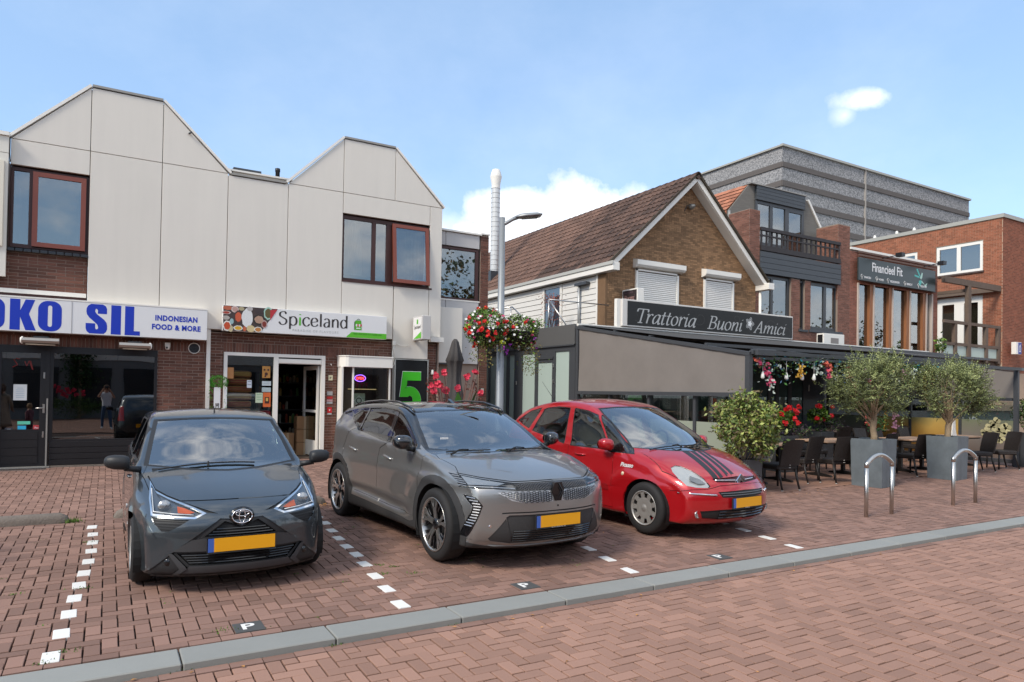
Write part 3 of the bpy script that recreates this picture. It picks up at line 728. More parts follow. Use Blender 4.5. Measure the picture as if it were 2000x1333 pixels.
sticker(d1, -1.35, .905 + .08, .20, .06, (.12, .55, .38)); sticker(d1, -1.38, .80 + .08, .13, .10, (.03, .42, .66)); sticker(d1, -1.15, .80 + .09, .11, .10, (.45, .04, .05), txt='Pin', tc_=(.8, .7, .7)); sticker(d1, -1.58, .79 + .08, .12, .05, (.05, .05, .06), txt='VISA', tc_=(.6, .6, .6))
M_wf = M_trimwhite
w4 = window(sb, 2.14, 3.25, .14, 2.48, 15.86, [(2.21, 3.17, .45, 2.41)], M_wf, gm=G_clear, room=0, depth=.1, label='white framed shop window full of rice sacks')
d2 = MB(); d2.box(3.25, 4.31, 15.86, 15.96, 2.41, 2.48); d2.box(3.25, 3.27, 15.86, 15.96, .14, 2.41); d2.box(4.225, 4.31, 15.86, 15.96, .14, 2.41); d2.box(3.27, 4.225, 15.88, 15.94, 2.27, 2.38)
d2 = d2.build('door_frame', M_wf, sb); mb = MB(); mb.box(3.275, 4.22, 15.86, 15.875, 2.285, 2.365); mb.build('transom', M_wf, d2)
dl = MB(); frame(dl, 0, .92, .0, 2.08, .09, -.02, .02); dl.box(.09, .83, -.02, .02, .09, .35); dl.box(.09, .83, -.02, .02, 1.0, 1.06); dl = dl.build('door', M_wf, sb); dl['label'] = 'open white door leaf with glass'
dl.location = (4.20, 15.99, .17); dl.rotation_euler = (0, 0, R(97))
mb = MB(); mb.box(.09, .83, -.003, .003, .35, 1.0); mb.box(.09, .83, -.003, .003, 1.06, 1.99); mb.build('pane', G_clear, dl)
mb = MB(); mb.tube([(.86, .03, 1.0), (.86, .06, 1.0), (.76, .06, 1.0)], .01); mb.build('handle', M_steel, dl)
M_shelf = mat('dark_shelf', (.05, .04, .035), .7)
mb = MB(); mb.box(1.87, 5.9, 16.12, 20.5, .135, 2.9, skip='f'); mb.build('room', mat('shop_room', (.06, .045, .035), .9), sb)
mb = MB(); mb.box(1.87, 5.9, 15.97, 20.4, .13, .14); mb.build('shop_floor', mat('shop_floor', (.10, .07, .05), .6), sb)
sh = MB()
for z in (.45, .8, 1.15, 1.5, 1.85): sh.box(3.3, 4.9, 18.3, 18.7, z, z + .03)
sh.box(3.28, 3.3, 18.3, 18.7, .14, 2.1); shelf = empty('shop_shelf', 'dark shelf of jars and packets deep inside the spice shop', 'shelf'); sh.build('rack', M_shelf, shelf)
goods = [mat('goods_%d' % i, c, .5) for i, c in enumerate([(.35, .06, .03), (.5, .32, .1), (.1, .2, .05), (.45, .4, .3), (.3, .15, .05), (.12, .04, .04)])]
rg = random.Random(4)
for gi, gm_ in enumerate(goods):
 mb = MB()
 for z in (.48, .83, 1.18, 1.53, 1.88):
  for k in range(18):
   if rg.randrange(6) == gi:
    x = 3.35 + k * .085; h = rg.uniform(.12, .24); mb.lathe([(.033, z), (.035, z + h * .8), (.02, z + h), (0, z + h)], 7, (x, 18.38 + rg.uniform(0, .1), 0))
 if mb.f: mb.build('goods', gm_, shelf)['kind'] = 'stuff'
M_card = mat('brown_cardboard', (.33, .18, .085), .85, noise=.08, nscale=4)
def carton(x, y, z, w, d, h, label):
 mb = MB(); mb.bbox(x - w / 2, x + w / 2, y - d / 2, y + d / 2, z, z + h, .006); o = mb.build('cardboard_box', M_card); tag(o, label, 'box', 'cartons just inside the shop door')
 m2 = MB(); m2.box(x - .025, x + .025, y - d / 2 - .002, y - d / 2, z, z + h); m2.build('tape', mat('packing_tape', (.45, .33, .2), .3), o)
 return o
for k in range(3): carton(4.08, 16.85, .14 + k * .31, .38, .32, .30, ['lowest', 'middle', 'topmost'][k] + ' of three brown cartons stacked by the open white door')
carton(3.72, 17.0, .14, .30, .3, .52, 'tall orange-brown carton left of the stacked cartons inside the shop door')
def sack(x, y, z, w, h, d, mt, label, group, band=None):
 mb = MB(); n = 16; secs = [(-.5, .25), (-.49, .8), (-.40, .97), (-.2, 1), (0, 1), (.2, 1), (.4, .97), (.49, .8), (.5, .25)]; vs = []
 for u, s in secs:
  for j in range(n):
   th = 2 * math.pi * j / n; ca, sa = math.cos(th), math.sin(th)
   vs.append((x + u * w, y + math.copysign(abs(ca) ** .7, ca) * d / 2 * s, z + h / 2 + math.copysign(abs(sa) ** .7, sa) * h / 2 * s))
 fs = [(i * n + j, i * n + (j + 1) % n, (i + 1) * n + (j + 1) % n, (i + 1) * n + j) for i in range(len(secs) - 1) for j in range(n)]
 mb.add(vs, fs); o = mb.build('rice_sack', mt, smooth=True); tag(o, label, 'sack', group)
 if band:
  m2 = MB()
  for zz, hh in ((z + h * .62, h * .12), (z + h * .34, h * .1)): m2.box(x - w * .44, x + w * .44, y - d / 2 - .004, y - d / 2 + .01, zz, zz + hh)
  m2.build('print', band, o)
M_sack = mat('orange_sack', (.48, .22, .075), .6, noise=.35, nscale=25, nscale3=(1, 1, 2.5)); M_sackp = mat('sack_print', (.40, .03, .03), .6); M_sacky = mat('sack_yellow', (.6, .36, .09), .6)
ords = ['lowest', 'second', 'third', 'fourth', 'fifth', 'sixth', 'seventh', 'eighth', 'ninth', 'tenth', 'topmost']
for k in range(10):
 sack(2.49 + rnd.uniform(-.01, .01), 16.3, .45 + k * .165, .54, .16, .4, M_sack, ('%s from the bottom of the orange rice sacks stacked in the shop window' % ords[k]) if k < 9 else 'topmost of the orange rice sacks stacked in the shop window', 'orange rice sacks stacked in the shop window', M_sackp if k % 3 else M_sacky)
M_redsack = mat('red_sack', (.28, .012, .02), .5, noise=.2, nscale=10)
for k in range(4): sack(2.98, 16.35, .60 + k * .155, .42, .15, .4, M_redsack, ['lowest', 'second', 'third', 'topmost'][k] + ' of the dark red sacks right of the orange rice sacks', 'dark red sacks in the shop window')
mb = MB(); mb.box(2.2, 3.2, 16.0, 16.6, .14, .45); tag(mb.build('window_plinth', M_shelf), 'low dark plinth under the rice sacks in the shop window', 'plinth')
def placard(x, z, w, h, c, label, cat='poster', y=15.90, lines=0, lc=(.1, .1, .1), txt=None):
 mb = MB(); mb.bbox(x - w / 2, x + w / 2, y, y + .006, z - h / 2, z + h / 2, .002)
 o = mb.build('poster', mat('card_%02d%02d%02d' % tuple(int(99 * q) for q in c), c, .6, noise=.12, nscale=14)); tag(o, label, cat)
 for k in range(lines): 
  m2 = MB(); m2.box(x - w * .36, x + w * .36, y - .002, y - .0005, z + h * .3 - k * h * .75 / max(1, lines), z + h * .3 - k * h * .75 / max(1, lines) + h * .06); m2.build('text_line', mat('ln_%02d%02d%02d' % tuple(int(99 * q) for q in lc), lc, .6), o)
 if txt: text_mesh('lettering', txt, h * .4, mat('ln_%02d%02d%02d' % tuple(int(99 * q) for q in lc), lc, .6), o, (x, y - .002, z - h * .15), align='CENTER', depth=.0004, bold=.002)
 return o
pk = placard(3.02, 2.07, .17, .26, (.42, .20, .05), 'orange autumn cut-out hanging at the top right of the shop window', 'decoration')
for x, z, r_ in ((-.04, .05, .022), (.04, .05, .022), (0, -.04, .035), (-.02, -.09, .02)):
 m2 = MB(); m2.lathe([(0, 0), (r_, 0), (r_, .001), (0, .001)], 10, (3.02 + x, 15.897, 2.07 + z), 'y'); m2.build('spot', M_darkwood, pk)
pk = placard(2.28, 2.03, .13, .24, (.45, .20, .07), 'orange autumn cut-out hanging at the top left of the shop window', 'decoration')
placard(3.03, 1.82, .19, .10, (.50, .56, .58), 'pale notice with grey lettering under the autumn cut-out', lines=2, lc=(.25, .3, .35))
placard(3.03, 1.68, .19, .10, (.36, .44, .45), 'grey-green notice below the pale notice', lines=2, lc=(.6, .65, .65))
placard(2.67, 1.80, .10, .17, (.55, .60, .66), 'small white and blue card beside the rice sacks', lines=2, lc=(.1, .1, .15))
placard(2.88, 1.50, .15, .22, (.50, .58, .42), 'pale green leaflet taped to the shop window', lines=3, lc=(.25, .4, .25))
pk = placard(3.045, 1.46, .16, .32, (.62, .13, .03), 'orange-red card with a picture of a slot machine', lines=0)
m2 = MB(); m2.box(3.0, 3.09, 15.896, 15.899, 1.38, 1.52); m2.build('print', M_darkwood, pk); m2 = MB(); m2.box(3.02, 3.07, 15.894, 15.8955, 1.43, 1.50); m2.build('print', M_sacky, pk)
pk = placard(4.45, 1.98, .10, .12, (.62, .57, .38), 'cream house number plate on the brick pier', 'number plate', y=15.905, txt='5ª', lc=(.03, .03, .03))
placard(4.44, 1.62, .13, .09, (.35, .34, .33), 'grey sticker with a black eye on the brick pier', 'sticker', y=15.908); placard(4.44, 1.52, .135, .055, (.42, .02, .02), 'narrow red sticker below the grey one', 'sticker', y=15.908); placard(4.44, 1.455, .135, .055, (.5, .3, .3), 'pinkish sticker with red lettering on the pier', 'sticker', y=15.908, lines=1, lc=(.4, .02, .02)); placard(4.44, 1.40, .135, .04, (.4, .4, .4), 'lowest grey strip of the sticker group', 'sticker', y=15.908)
pk = placard(4.44, 1.235, .11, .13, (.55, .015, .02), 'bright red square sign with a white lion-like mark', 'sign', y=15.906, txt='¥', lc=(.7, .6, .6)); placard(4.44, 1.145, .10, .035, (.45, .45, .43), 'thin white strip under the red square sign', 'sticker', y=15.906)
mb = MB(); mb.tube([(4.43, 15.90, 2.29), (4.45, 15.87, 2.30), (4.45, 15.86, 2.26)], .008, 6); tag(mb.build('wall_hook', M_trimwhite, smooth=True), 'small white hook on the brick pier above the number plate', 'hook')
bw = MB(); bw.box(4.62, 4.66, 15.60, 15.93, .5, 2.24); bw.box(4.86, 4.895, 15.55, 15.60, .5, 2.24); bw.box(5.74, 5.775, 15.55, 15.60, .5, 2.24); bw.box(4.66, 5.78, 15.55, 15.93, .42, .50)
bw = bw.build('bay_frame', M_wf, sb)
mb = MB(); mb.add([(4.66, 15.88, .5), (4.865, 15.58, .5), (4.865, 15.58, 2.24), (4.66, 15.88, 2.24)], [(0, 1, 2, 3)]); mb.box(4.895, 5.74, 15.57, 15.576, .5, 2.24); mb.build('pane', G_clear, bw)
mb = MB(); mb.prism([(4.60, 15.92), (4.60, 15.72), (4.68, 15.52), (4.74, 15.49), (5.80, 15.49), (5.80, 15.92)], 'z', 2.24, 2.475); o = mb.build('blind_box', M_wf, sb)
mb = MB(); mb.prism([(4.585, 15.92), (4.585, 15.71), (4.675, 15.505), (4.74, 15.475), (5.815, 15.475), (5.815, 15.92)], 'z', 2.476, 2.50); o = mb.build('blind_box_lid', M_wf, sb)
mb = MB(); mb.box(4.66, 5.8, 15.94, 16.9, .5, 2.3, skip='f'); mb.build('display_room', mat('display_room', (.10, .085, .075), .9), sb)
dc = empty('display_case', 'glass display with framed pictures behind the bay window', 'display')
for z in (.85, 1.2, 1.72): m2 = MB(); m2.box(4.92, 5.5, 15.75, 16.1, z, z + .018); m2.build('shelf', mat('glowing_shelf', (.6, .45, .25), .5, emit=(1, .7, .3), estr=.25), dc)  # warm glow put into the shelf material; the shelves are no lamps
for x, z, w, h, c in ((5.12, 1.46, .3, .34, (.35, .42, .36)), (5.2, 1.0, .28, .24, (.5, .45, .35)), (5.15, .68, .26, .22, (.45, .3, .15))):
 m2 = MB(); m2.box(x - w / 2, x + w / 2, 15.88, 15.90, z - h / 2, z + h / 2); f_ = m2.build('picture', mat('pic%02d' % int(c[0] * 99), c, .4, noise=.2), dc)
m2 = MB(); m2.prism([(5.12, 1.33), (5.24, 1.46), (5.12, 1.59), (5.0, 1.46)], 'y', 15.872, 15.879); m2.build('picture', mat('pale_diamond', (.6, .65, .6), .5), dc)
m2 = MB(); m2.lathe([(.05, 0), (.07, 0), (.07, .004), (.05, .004)], 20, (5.12, 15.867, 1.46), 'y', True); m2.build('picture', M_antra, dc)
m2 = MB()
for k in range(40):
 th = k * .33; m2.lathe([(0, -.008), (.008, 0), (0, .008)], 5, (5.55 + .02 * math.sin(k), 15.8 + .02 * math.cos(k * 2), 1.0 + k * .028))
m2.build('bead_string', mat('silver_bead', (.7, .7, .7), .2, metal=.8), dc)
os_ = empty('open_sign', 'glowing oval sign in red and violet behind the bay window', 'sign')
m2 = MB(); n = 28
for a, b, mt_ in ((.13, .075, mat('violet_neon', (.2, .1, .5), .4, emit=(.35, .12, 1.0), estr=3.0)),):
 m2.tube([(5.08 + a * math.cos(t_ * 6.2832 / n), 15.68, 1.985 + b * math.sin(t_ * 6.2832 / n)) for t_ in range(n + 1)], .008, 6); m2.build('tube', mt_, os_)
text_mesh('lettering', 'OPEN', .085, mat('red_neon', (.5, .02, .03), .4, emit=(1, .05, .08), estr=3.0), os_, (5.08, 15.68, 1.955), align='CENTER', bold=.003, depth=.003, sx=.85)
m2 = MB()
for k in range(3): m2.prism([(4.98 + k * .11, 1.88), (5.07 + k * .11, 1.88), (5.02 + k * .11, 1.74)], 'y', 15.70, 15.703)
tag(m2.build('bunting', mat('dark_red_cloth', (.12, .01, .015), .7)), 'dark red pennants hanging under the open sign', 'bunting')
pf = empty('number_panel', 'tall black panel with a big green 5 in a thin metal frame', 'panel')
mb = MB(); frame(mb, 5.98, 6.87, .16, 2.49, .03, 15.84, 15.93); mb.build('frame', M_steel, pf)
mb = MB(); mb.box(6.01, 6.84, 15.88, 15.90, .19, 2.46); mb.build('board', mat('black_board', (.008, .008, .009), .35), pf)
mb = MB(); mb.box(5.93, 5.978, 15.85, 15.94, .14, 2.49); mb.build('post', M_zinc, pf)
def five(x, z, w, h, y, mt_, grow=0.0, nm='numeral'):
 P = [(.16, 1.0), (.95, 1.0), (.95, .80), (.36, .80), (.33, .62)]
 c = (.47, .33); r1 = .50
 outer = [(c[0] + (.50 + grow * .3) * math.cos(t), c[1] + .33 * math.sin(t)) for t in [R(a) for a in range(118, -125, -9)]]
 end = [(.10, .07), (.06, .30), (.34, .30)]
 inner = [(c[0] - .03 + .20 * math.cos(t), c[1] - .02 + .155 * math.sin(t)) for t in [R(a) for a in range(-150, 140, 12)]]
 inner = [(.34, .30), (.38, .19), (.47, .155), (.58, .19), (.62, .30), (.59, .41), (.49, .455), (.39, .42), (.33, .37)]
 tail = [(.05, .40)]
 pts = P[:5] + outer + [(.06, .12), (.03, .29), (.31, .29)] + inner[1:8] + [(.04, .42)]
 mb = MB(); bm_ = bmesh.new(); vs = [bm_.verts.new((x + p[0] * w, y, z + p[1] * h)) for p in pts]
 f_ = bm_.faces.new(vs); r_ = bmesh.ops.extrude_face_region(bm_, geom=[f_]); bmesh.ops.translate(bm_, vec=(0, .004, 0), verts=[v for v in r_['geom'] if isinstance(v, bmesh.types.BMVert)])
 bmesh.ops.triangulate(bm_, faces=bm_.faces); bmesh.ops.recalc_face_normals(bm_, faces=bm_.faces)
 me = bpy.data.meshes.new(nm); bm_.to_mesh(me); bm_.free(); me.materials.append(mt_); o = bpy.data.objects.new(nm, me); col.objects.link(o); o.parent = pf; return o
o = five(6.10, 1.10, .62, 1.09, 15.874, mat('white_edge', (.7, .7, .7), .5)); o = five(6.112, 1.112, .60, 1.065, 15.868, mat('bright_green', (.06, .56, .02), .45), nm='numeral')
mb = MB(); mb.lathe([(0, 0), (.035, .0), (.045, .02), (.03, .12), (0, .13)], 10, (7.0, 15.90, 2.12)); tag(mb.build('wall_lamp', M_trimwhite, smooth=True), 'small grey lamp on the brick pier right of the number panel', 'lamp')
mb = MB(); mb.bbox(5.90, 5.98, 15.77, 15.83, 2.80, 2.90); jb = mb.build('junction_box', M_trimwhite); tag(jb, 'white junction box with cables at the right end of the spice shop sign', 'junction box')
mb = MB(); mb.tube([(5.94, 15.78, 2.82), (5.90, 15.79, 2.6), (5.93, 15.80, 2.45), (5.96, 15.80, 2.35), (5.9, 15.8, 2.26), (5.80, 15.8, 2.25)], .009, 6); mb.tube([(5.96, 15.77, 2.86), (6.1, 15.77, 2.80), (6.22, 15.77, 2.79), (6.32, 15.79, 2.83)], .006, 6); mb.tube([(5.955, 15.80, 2.8), (5.955, 15.80, 2.45)], .012, 6); mb.build('cable', M_trimwhite, jb, True)
nb = empty('neighbour_house', 'cream panelled house cut off by the left edge of the picture', 'building')
mb = MB(); mb.box(-6, -1.672, 15.70, 15.78, 5.99, 6.30); mb.box(-6, -1.672, 15.70, 15.78, 3.70, 5.98); mb.build('panel', mat('cream_panel', (.70, .66, .58), .6, noise=.04), nb)
mb = MB(); mb.box(-6, -1.665, 15.66, 15.80, 6.302, 6.37); mb.build('coping', M_trimwhite, nb)
mb = MB(); frame(mb, -3.4, -1.73, 4.25, 5.83, .07, 15.66, 15.70); mb.build('window_frame', mat('cream_paint', (.72, .66, .54), .5), nb)
mb = MB(); mb.box(-3.33, -1.80, 15.69, 15.698, 4.32, 5.76); mb.build('pane', G_dark, nb)
mb = MB(); mb.box(-6, -1.845, 15.80, 25, 0, 6.3); mb.build('wall', M_mortar, nb)
mb = MB(); mb.tube([(-1.665, 15.8, 6.4), (-1.665, 15.79, 6.0), (-1.655, 15.79, 5.85)], .012, 6); mb.build('cable', M_black, nb)
lb = empty('link_building', 'low set-back panelled building with one square window and a brick end pier', 'building')
def lpanel(*a): return panel(*a, y0=16.10, y1=16.16, parent=lb, mt=mat('grey_panel', (.50, .475, .455), .6, streak=.05, noise=.04))
for p in ([(7.17, 5.46), (7.40, 5.46), (7.40, 5.82), (7.17, 5.82)], [(7.40, 5.46), (8.38, 5.46), (8.38, 5.82), (7.40, 5.82)], [(7.17, 3.35), (7.42, 3.35), (7.42, 4.08), (7.17, 4.08)], [(7.42, 3.35), (8.38, 3.35), (8.38, 4.08), (7.42, 4.08)]): lpanel(p)
panel([(7.12, 2.43), (7.86, 2.43), (7.86, 3.86), (7.12, 3.86)], y0=15.98, y1=16.05, parent=lb)
lpanel([(7.86, 2.43), (8.38, 2.43), (8.38, 3.35), (7.86, 3.35)])
wall_boxes('wall', lb, [(7.17, 8.4, .1, 4.08), (7.17, 8.4, 5.46, 5.85)], 16.17, .2, M_mortar); wall_boxes('wall', lb, [(7.17, 8.6, .1, 5.8)], 18.2, 6, M_mortar)
mb = MB(); mb.box(7.15, 8.42, 16.05, 16.25, 5.825, 5.87); mb.build('coping', M_trimwhite, lb); mb = MB(); mb.box(8.41, 8.67, 16.06, 16.36, 5.86, 5.90); mb.build('coping', M_trimwhite, lb)
mb = MB(); mb.box(7.17, 8.4, 16.3, 18.2, 5.7, 5.8); mb.build('roof', M_dark, lb)
window(lb, 7.17, 8.36, 4.09, 5.44, 16.12, [(7.19, 8.28, 4.14, 5.38)], M_darkwood, gm=G_win, rm=M_greyroom, room=1.2)
mb = MB(); mb.box(7.19, 8.28, 16.20, 16.21, 4.47, 5.38); mb.build('blind', mat('pale_blind', (.50, .55, .52), .9), lb); mb = MB(); mb.box(7.17, 8.4, 16.09, 16.12, 4.055, 4.088); mb.build('sill', M_trimwhite, lb)
pr = [(8.42, 8.655, .13, 5.85)]
wall_boxes('wall', lb, pr, 16.115, .3, M_mortar); brick_wall(lb, pr, 16.11, M_brick, M_brickobj, maxobj=60, seed=14)
mb = MB(); mb.box(7.12, 7.87, 15.97, 16.04, 2.40, 2.428); mb.build('drip_edge', M_antra, lb)
placard(8.52, 1.74, .09, .13, (.50, .50, .42), 'small cream 5 plate on the end pier of the link building', 'number plate', y=16.08, txt='5', lc=(.03, .03, .03))
# ================================================================== LETTERING BY PEN STROKE
def catmull(P, n=6):
 if len(P) < 3: return [Vector(p) for p in P]
 P = [Vector(p) for p in P]; out_ = []
 for i in range(len(P) - 1):
  p0 = P[i - 1] if i else P[0] * 2 - P[1]; p1, p2 = P[i], P[i + 1]; p3 = P[i + 2] if i + 2 < len(P) else P[-1] * 2 - P[-2]
  for k in range(n):
   t = k / n
   out_.append(0.5 * ((2 * p1) + (p2 - p0) * t + (2 * p0 - 5 * p1 + 4 * p2 - p3) * t * t + (3 * p1 - p0 - 3 * p2 + p3) * t ** 3))
 out_.append(P[-1]); return out_
def ell(cx, cy, rx, ry): return [(cx + rx * math.sin(a * math.pi / 4), cy + ry * math.cos(a * math.pi / 4)) for a in range(9)]
GI = {'T': (.60, [[(.04, .70), (.62, .70)], [(.33, .70), (.33, .0)], [(.20, .01), (.46, .01)], [(.045, .70), (.03, .56)], [(.615, .70), (.63, .56)]]),
 'r': (.36, [[(.02, .42), (.09, .47), (.10, .2), (.10, 0)], [(.10, .28), (.18, .42), (.27, .48), (.35, .42)]]),
 'a': (.47, [[(.37, .42), (.27, .48), (.13, .40), (.06, .20), (.11, .03), (.22, .04), (.32, .18), (.38, .40)], [(.40, .48), (.37, .2), (.38, .04), (.43, .0), (.48, .07)]]),
 't': (.30, [[(.15, .64), (.12, .3), (.12, .08), (.18, 0), (.27, .07)], [(.02, .46), (.27, .46)]]),
 'o': (.45, [ell(.22, .24, .17, .24)]),
 'i': (.24, [[(.03, .40), (.10, .47), (.10, .2), (.11, .04), (.16, 0), (.23, .08)], [(.12, .66), (.14, .635)]]),
 'B': (.56, [[(.14, .71), (.14, 0)], [(.03, .71), (.2, .71)], [(.14, .71), (.36, .69), (.44, .55), (.34, .39), (.14, .37)], [(.2, .37), (.42, .34), (.50, .18), (.40, .02), (.14, .01), (.02, .01)]]),
 'u': (.49, [[(.03, .42), (.09, .47), (.09, .15), (.13, .02), (.21, .02), (.31, .12), (.37, .32)], [(.38, .48), (.37, .1), (.40, 0), (.47, .07)]]),
 'n': (.49, [[(.03, .42), (.09, .47), (.09, .2), (.09, 0)], [(.09, .22), (.2, .42), (.31, .48), (.37, .38), (.36, .1), (.39, 0), (.46, .07)]]),
 'm': (.74, [[(.03, .42), (.09, .47), (.09, .2), (.09, 0)], [(.09, .22), (.19, .42), (.29, .48), (.34, .38), (.34, 0)], [(.34, .22), (.45, .42), (.55, .48), (.61, .38), (.60, .1), (.63, 0), (.70, .07)]]),
 'A': (.62, [[(.34, .72), (.05, .01)], [(.34, .72), (.50, .0)], [(.15, .25), (.44, .25)], [(-.02, .01), (.14, .01)], [(.40, .01), (.60, .01)]]),
 'c': (.39, [[(.34, .38), (.27, .47), (.18, .47), (.07, .3), (.08, .08), (.18, 0), (.28, .03), (.36, .12)]]), ' ': (.24, [])}
GU = {'S': (.52, [[(.41, .60), (.35, .70), (.22, .71), (.10, .63), (.10, .48), (.25, .38), (.41, .28), (.42, .12), (.30, .01), (.14, .02), (.05, .14)]]),
 'p': (.52, [[(.10, .46), (.10, -.22)], [(.10, .34), (.2, .46), (.33, .46), (.43, .34), (.43, .12), (.31, .0), (.18, .01), (.10, .09)]]),
 'i': (.22, [[(.11, .46), (.11, 0)], [(.11, .63), (.11, .59)]]), 'l': (.24, [[(.12, .72), (.12, 0)]]),
 'c': (.44, [[(.40, .38), (.31, .47), (.19, .46), (.07, .33), (.07, .13), (.18, 0), (.31, .01), (.41, .11)]]),
 'e': (.46, [[(.08, .22), (.37, .28), (.36, .40), (.25, .47), (.12, .42), (.06, .25), (.10, .06), (.22, 0), (.34, .03), (.42, .12)]]),
 'a': (.44, [[(.08, .40), (.16, .47), (.27, .46), (.34, .36), (.34, 0)], [(.34, .27), (.17, .25), (.07, .13), (.12, .01), (.24, .01), (.34, .12)]]),
 'n': (.50, [[(.10, .46), (.10, 0)], [(.10, .3), (.2, .45), (.32, .46), (.39, .34), (.39, 0)]]),
 'd': (.52, [[(.38, .34), (.28, .46), (.15, .44), (.06, .25), (.12, .04), (.25, 0), (.38, .12)], [(.39, .72), (.39, 0)]])}
def pen_text(name, s, G, parent, mt, place, size, w0=.028, w1=.085, shear=.28, nib=R(20), sx=1.0, colors=None, track=0.0):
 """place(u, v, d) -> point; one mesh per letter"""
 u0 = 0.0; k = 0
 for ch in s:
  wd, strokes = G[ch]; mb = MB(); dd = 0
  for st in strokes:
   P = catmull(st, 6); n = len(P); Lf = []; Rt = []
   for i, p in enumerate(P):
    d = (P[min(i + 1, n - 1)] - P[max(i - 1, 0)]).normalized()
    th = math.atan2(d.y, d.x); w = w0 + (w1 - w0) * abs(math.sin(th - nib)) ** 1.2
    nn = Vector((-d.y, d.x)) * w / 2
    for lst, q in ((Lf, p + nn), (Rt, p - nn)): lst.append((u0 + (q.x + q.y * shear) * sx, q.y))
   d0 = dd * 0.0004; dd += 1
   vs = [place(a * size, b * size, d0) for a, b in Lf] + [place(a * size, b * size, d0) for a, b in Rt]
   mb.add(vs, [(i, i + 1, n + i + 1, n + i) for i in range(n - 1)])
  if mb.f: mb.build('letter', colors.get(k, mt) if colors else mt, parent)
  u0 += (wd + track) * sx; k += 1
 return u0 * size
def onwallA(x0, z0, y): return lambda u, v, d: (x0 + u, y - d, z0 + v)
# ================================================================== SIGNS ON THE WHITE BUILDING
M_signw = mat('sign_white', (.72, .71, .70), .4, noise=.02, nscale=2); M_blue = mat('sign_blue', (.008, .035, .42), .4)
ts = empty('shop_sign', 'long white fascia sign reading OKO SIL in heavy blue capitals', 'sign')
mb = MB(); mb.bbox(-3.2, 1.76, 15.57, 15.82, 2.69, 3.31, .006); mb.build('board', M_signw, ts)
mb = MB(); mb.box(-3.2, 1.77, 15.565, 15.83, 3.312, 3.34); mb.build('top_edge', M_trimwhite, ts)
mb = MB(); mb.box(-.618, -.614, 15.564, 15.5695, 2.70, 3.30); mb.build('board_joint', M_zinc, ts)
def poly_letter(pts, parent, mt, y, holes=(), name='letter'):
 bm_ = bmesh.new()
 def loop(P):
  vs = [bm_.verts.new((p[0], y, p[1])) for p in P]; return [bm_.edges.new((vs[i], vs[(i + 1) % len(vs)])) for i in range(len(vs))]
 es = loop(pts)
 for h in holes: es += loop(h)
 bmesh.ops.triangle_fill(bm_, use_beauty=True, edges=es, normal=(0, -1, 0))
 me = bpy.data.meshes.new(name); bm_.to_mesh(me); bm_.free(); me.materials.append(mt); o = bpy.data.objects.new(name, me); col.objects.link(o); o.parent = parent; return o
def rrect(x0, x1, z0, z1, rx, rz=None, n=6):
 rz = rz or rx; P = []
 for cx_, cz_, a0 in ((x1 - rx, z1 - rz, 0), (x0 + rx, z1 - rz, 90), (x0 + rx, z0 + rz, 180), (x1 - rx, z0 + rz, 270)):
  for k in range(n + 1): a = R(a0 + 90 * k / n); P.append((cx_ + rx * math.cos(a), cz_ + rz * math.sin(a)))
 return P
yl = 15.5685; b0, b1 = 2.715, 3.285
def big_O(x0, x1):
 poly_letter(rrect(x0, x1, b0, b1, (x1 - x0) * .42, .16), ts, M_blue, yl, [rrect(x0 + (x1 - x0) * .41, x1 - (x1 - x0) * .41, b0 + .085, b1 - .085, (x1 - x0) * .088, .035)])
big_O(-2.02, -1.648); big_O(-1.147, -.775)
poly_letter([(-1.575, b0), (-1.42, b0), (-1.42, 2.96), (-1.335, b0), (-1.175, b0), (-1.285, 3.02), (-1.195, b1), (-1.34, b1), (-1.42, 3.08), (-1.42, b1), (-1.575, b1)], ts, M_blue, yl)
def shp(x0, x1, P): return [(x0 + (x1 - x0) * u, b0 + (b1 - b0) * v) for u, v in P]
poly_letter(shp(-.388, -.032, [(.98, .68), (.55, .68), (.55, .79), (.51, .84), (.46, .84), (.43, .80), (.43, .74), (.50, .67), (.86, .48), (.97, .38), (1, .28), (1, .16), (.95, .07), (.84, .0), (.18, 0), (.05, .07), (0, .17), (0, .345), (.44, .345), (.44, .20), (.47, .15), (.52, .145), (.57, .17), (.58, .22), (.54, .30), (.44, .37), (.15, .54), (.05, .64), (.02, .74), (.03, .85), (.10, .94), (.24, 1.0), (.78, 1.0), (.92, .95), (.98, .86)]), ts, M_blue, yl)
poly_letter([(.032, b0), (.20, b0), (.20, b1), (.032, b1)], ts, M_blue, yl)
poly_letter([(.268, b0), (.532, b0), (.532, 2.80), (.425, 2.80), (.425, b1), (.268, b1)], ts, M_blue, yl)
text_mesh('lettering', 'INDONESIAN', .145, M_blue, ts, (1.185, 15.5675, 3.045), bold=.006, sx=.82, align='CENTER', depth=.001, track=1.12)
text_mesh('lettering', 'FOOD & MORE', .145, M_blue, ts, (1.185, 15.5675, 2.865), bold=.006, sx=.84, align='CENTER', depth=.001, track=1.12)
M_ink = mat('sign_ink', (.035, .028, .025), .5); M_lime = mat('sign_lime', (.10, .46, .02), .45); M_foodbg = mat('print_dark', (.06, .04, .035), .5, noise=.5, nscale=40)
ss = empty('shop_sign', 'white Spiceland fascia sign with a picture of spice bowls and a green corner', 'sign')
mb = MB(); mb.bbox(2.065, 5.68, 15.61, 15.80, 2.915, 3.455, .005); mb.build('board', M_signw, ss)
poly_letter([(2.07, 2.92), (2.83, 2.92), (3.18, 3.45), (2.07, 3.45)], ss, M_foodbg, 15.6085, name='print')
poly_letter([(4.70, 2.92), (5.675, 2.92), (5.675, 3.045), (4.83, 3.045)], ss, M_lime, 15.6085, name='print')
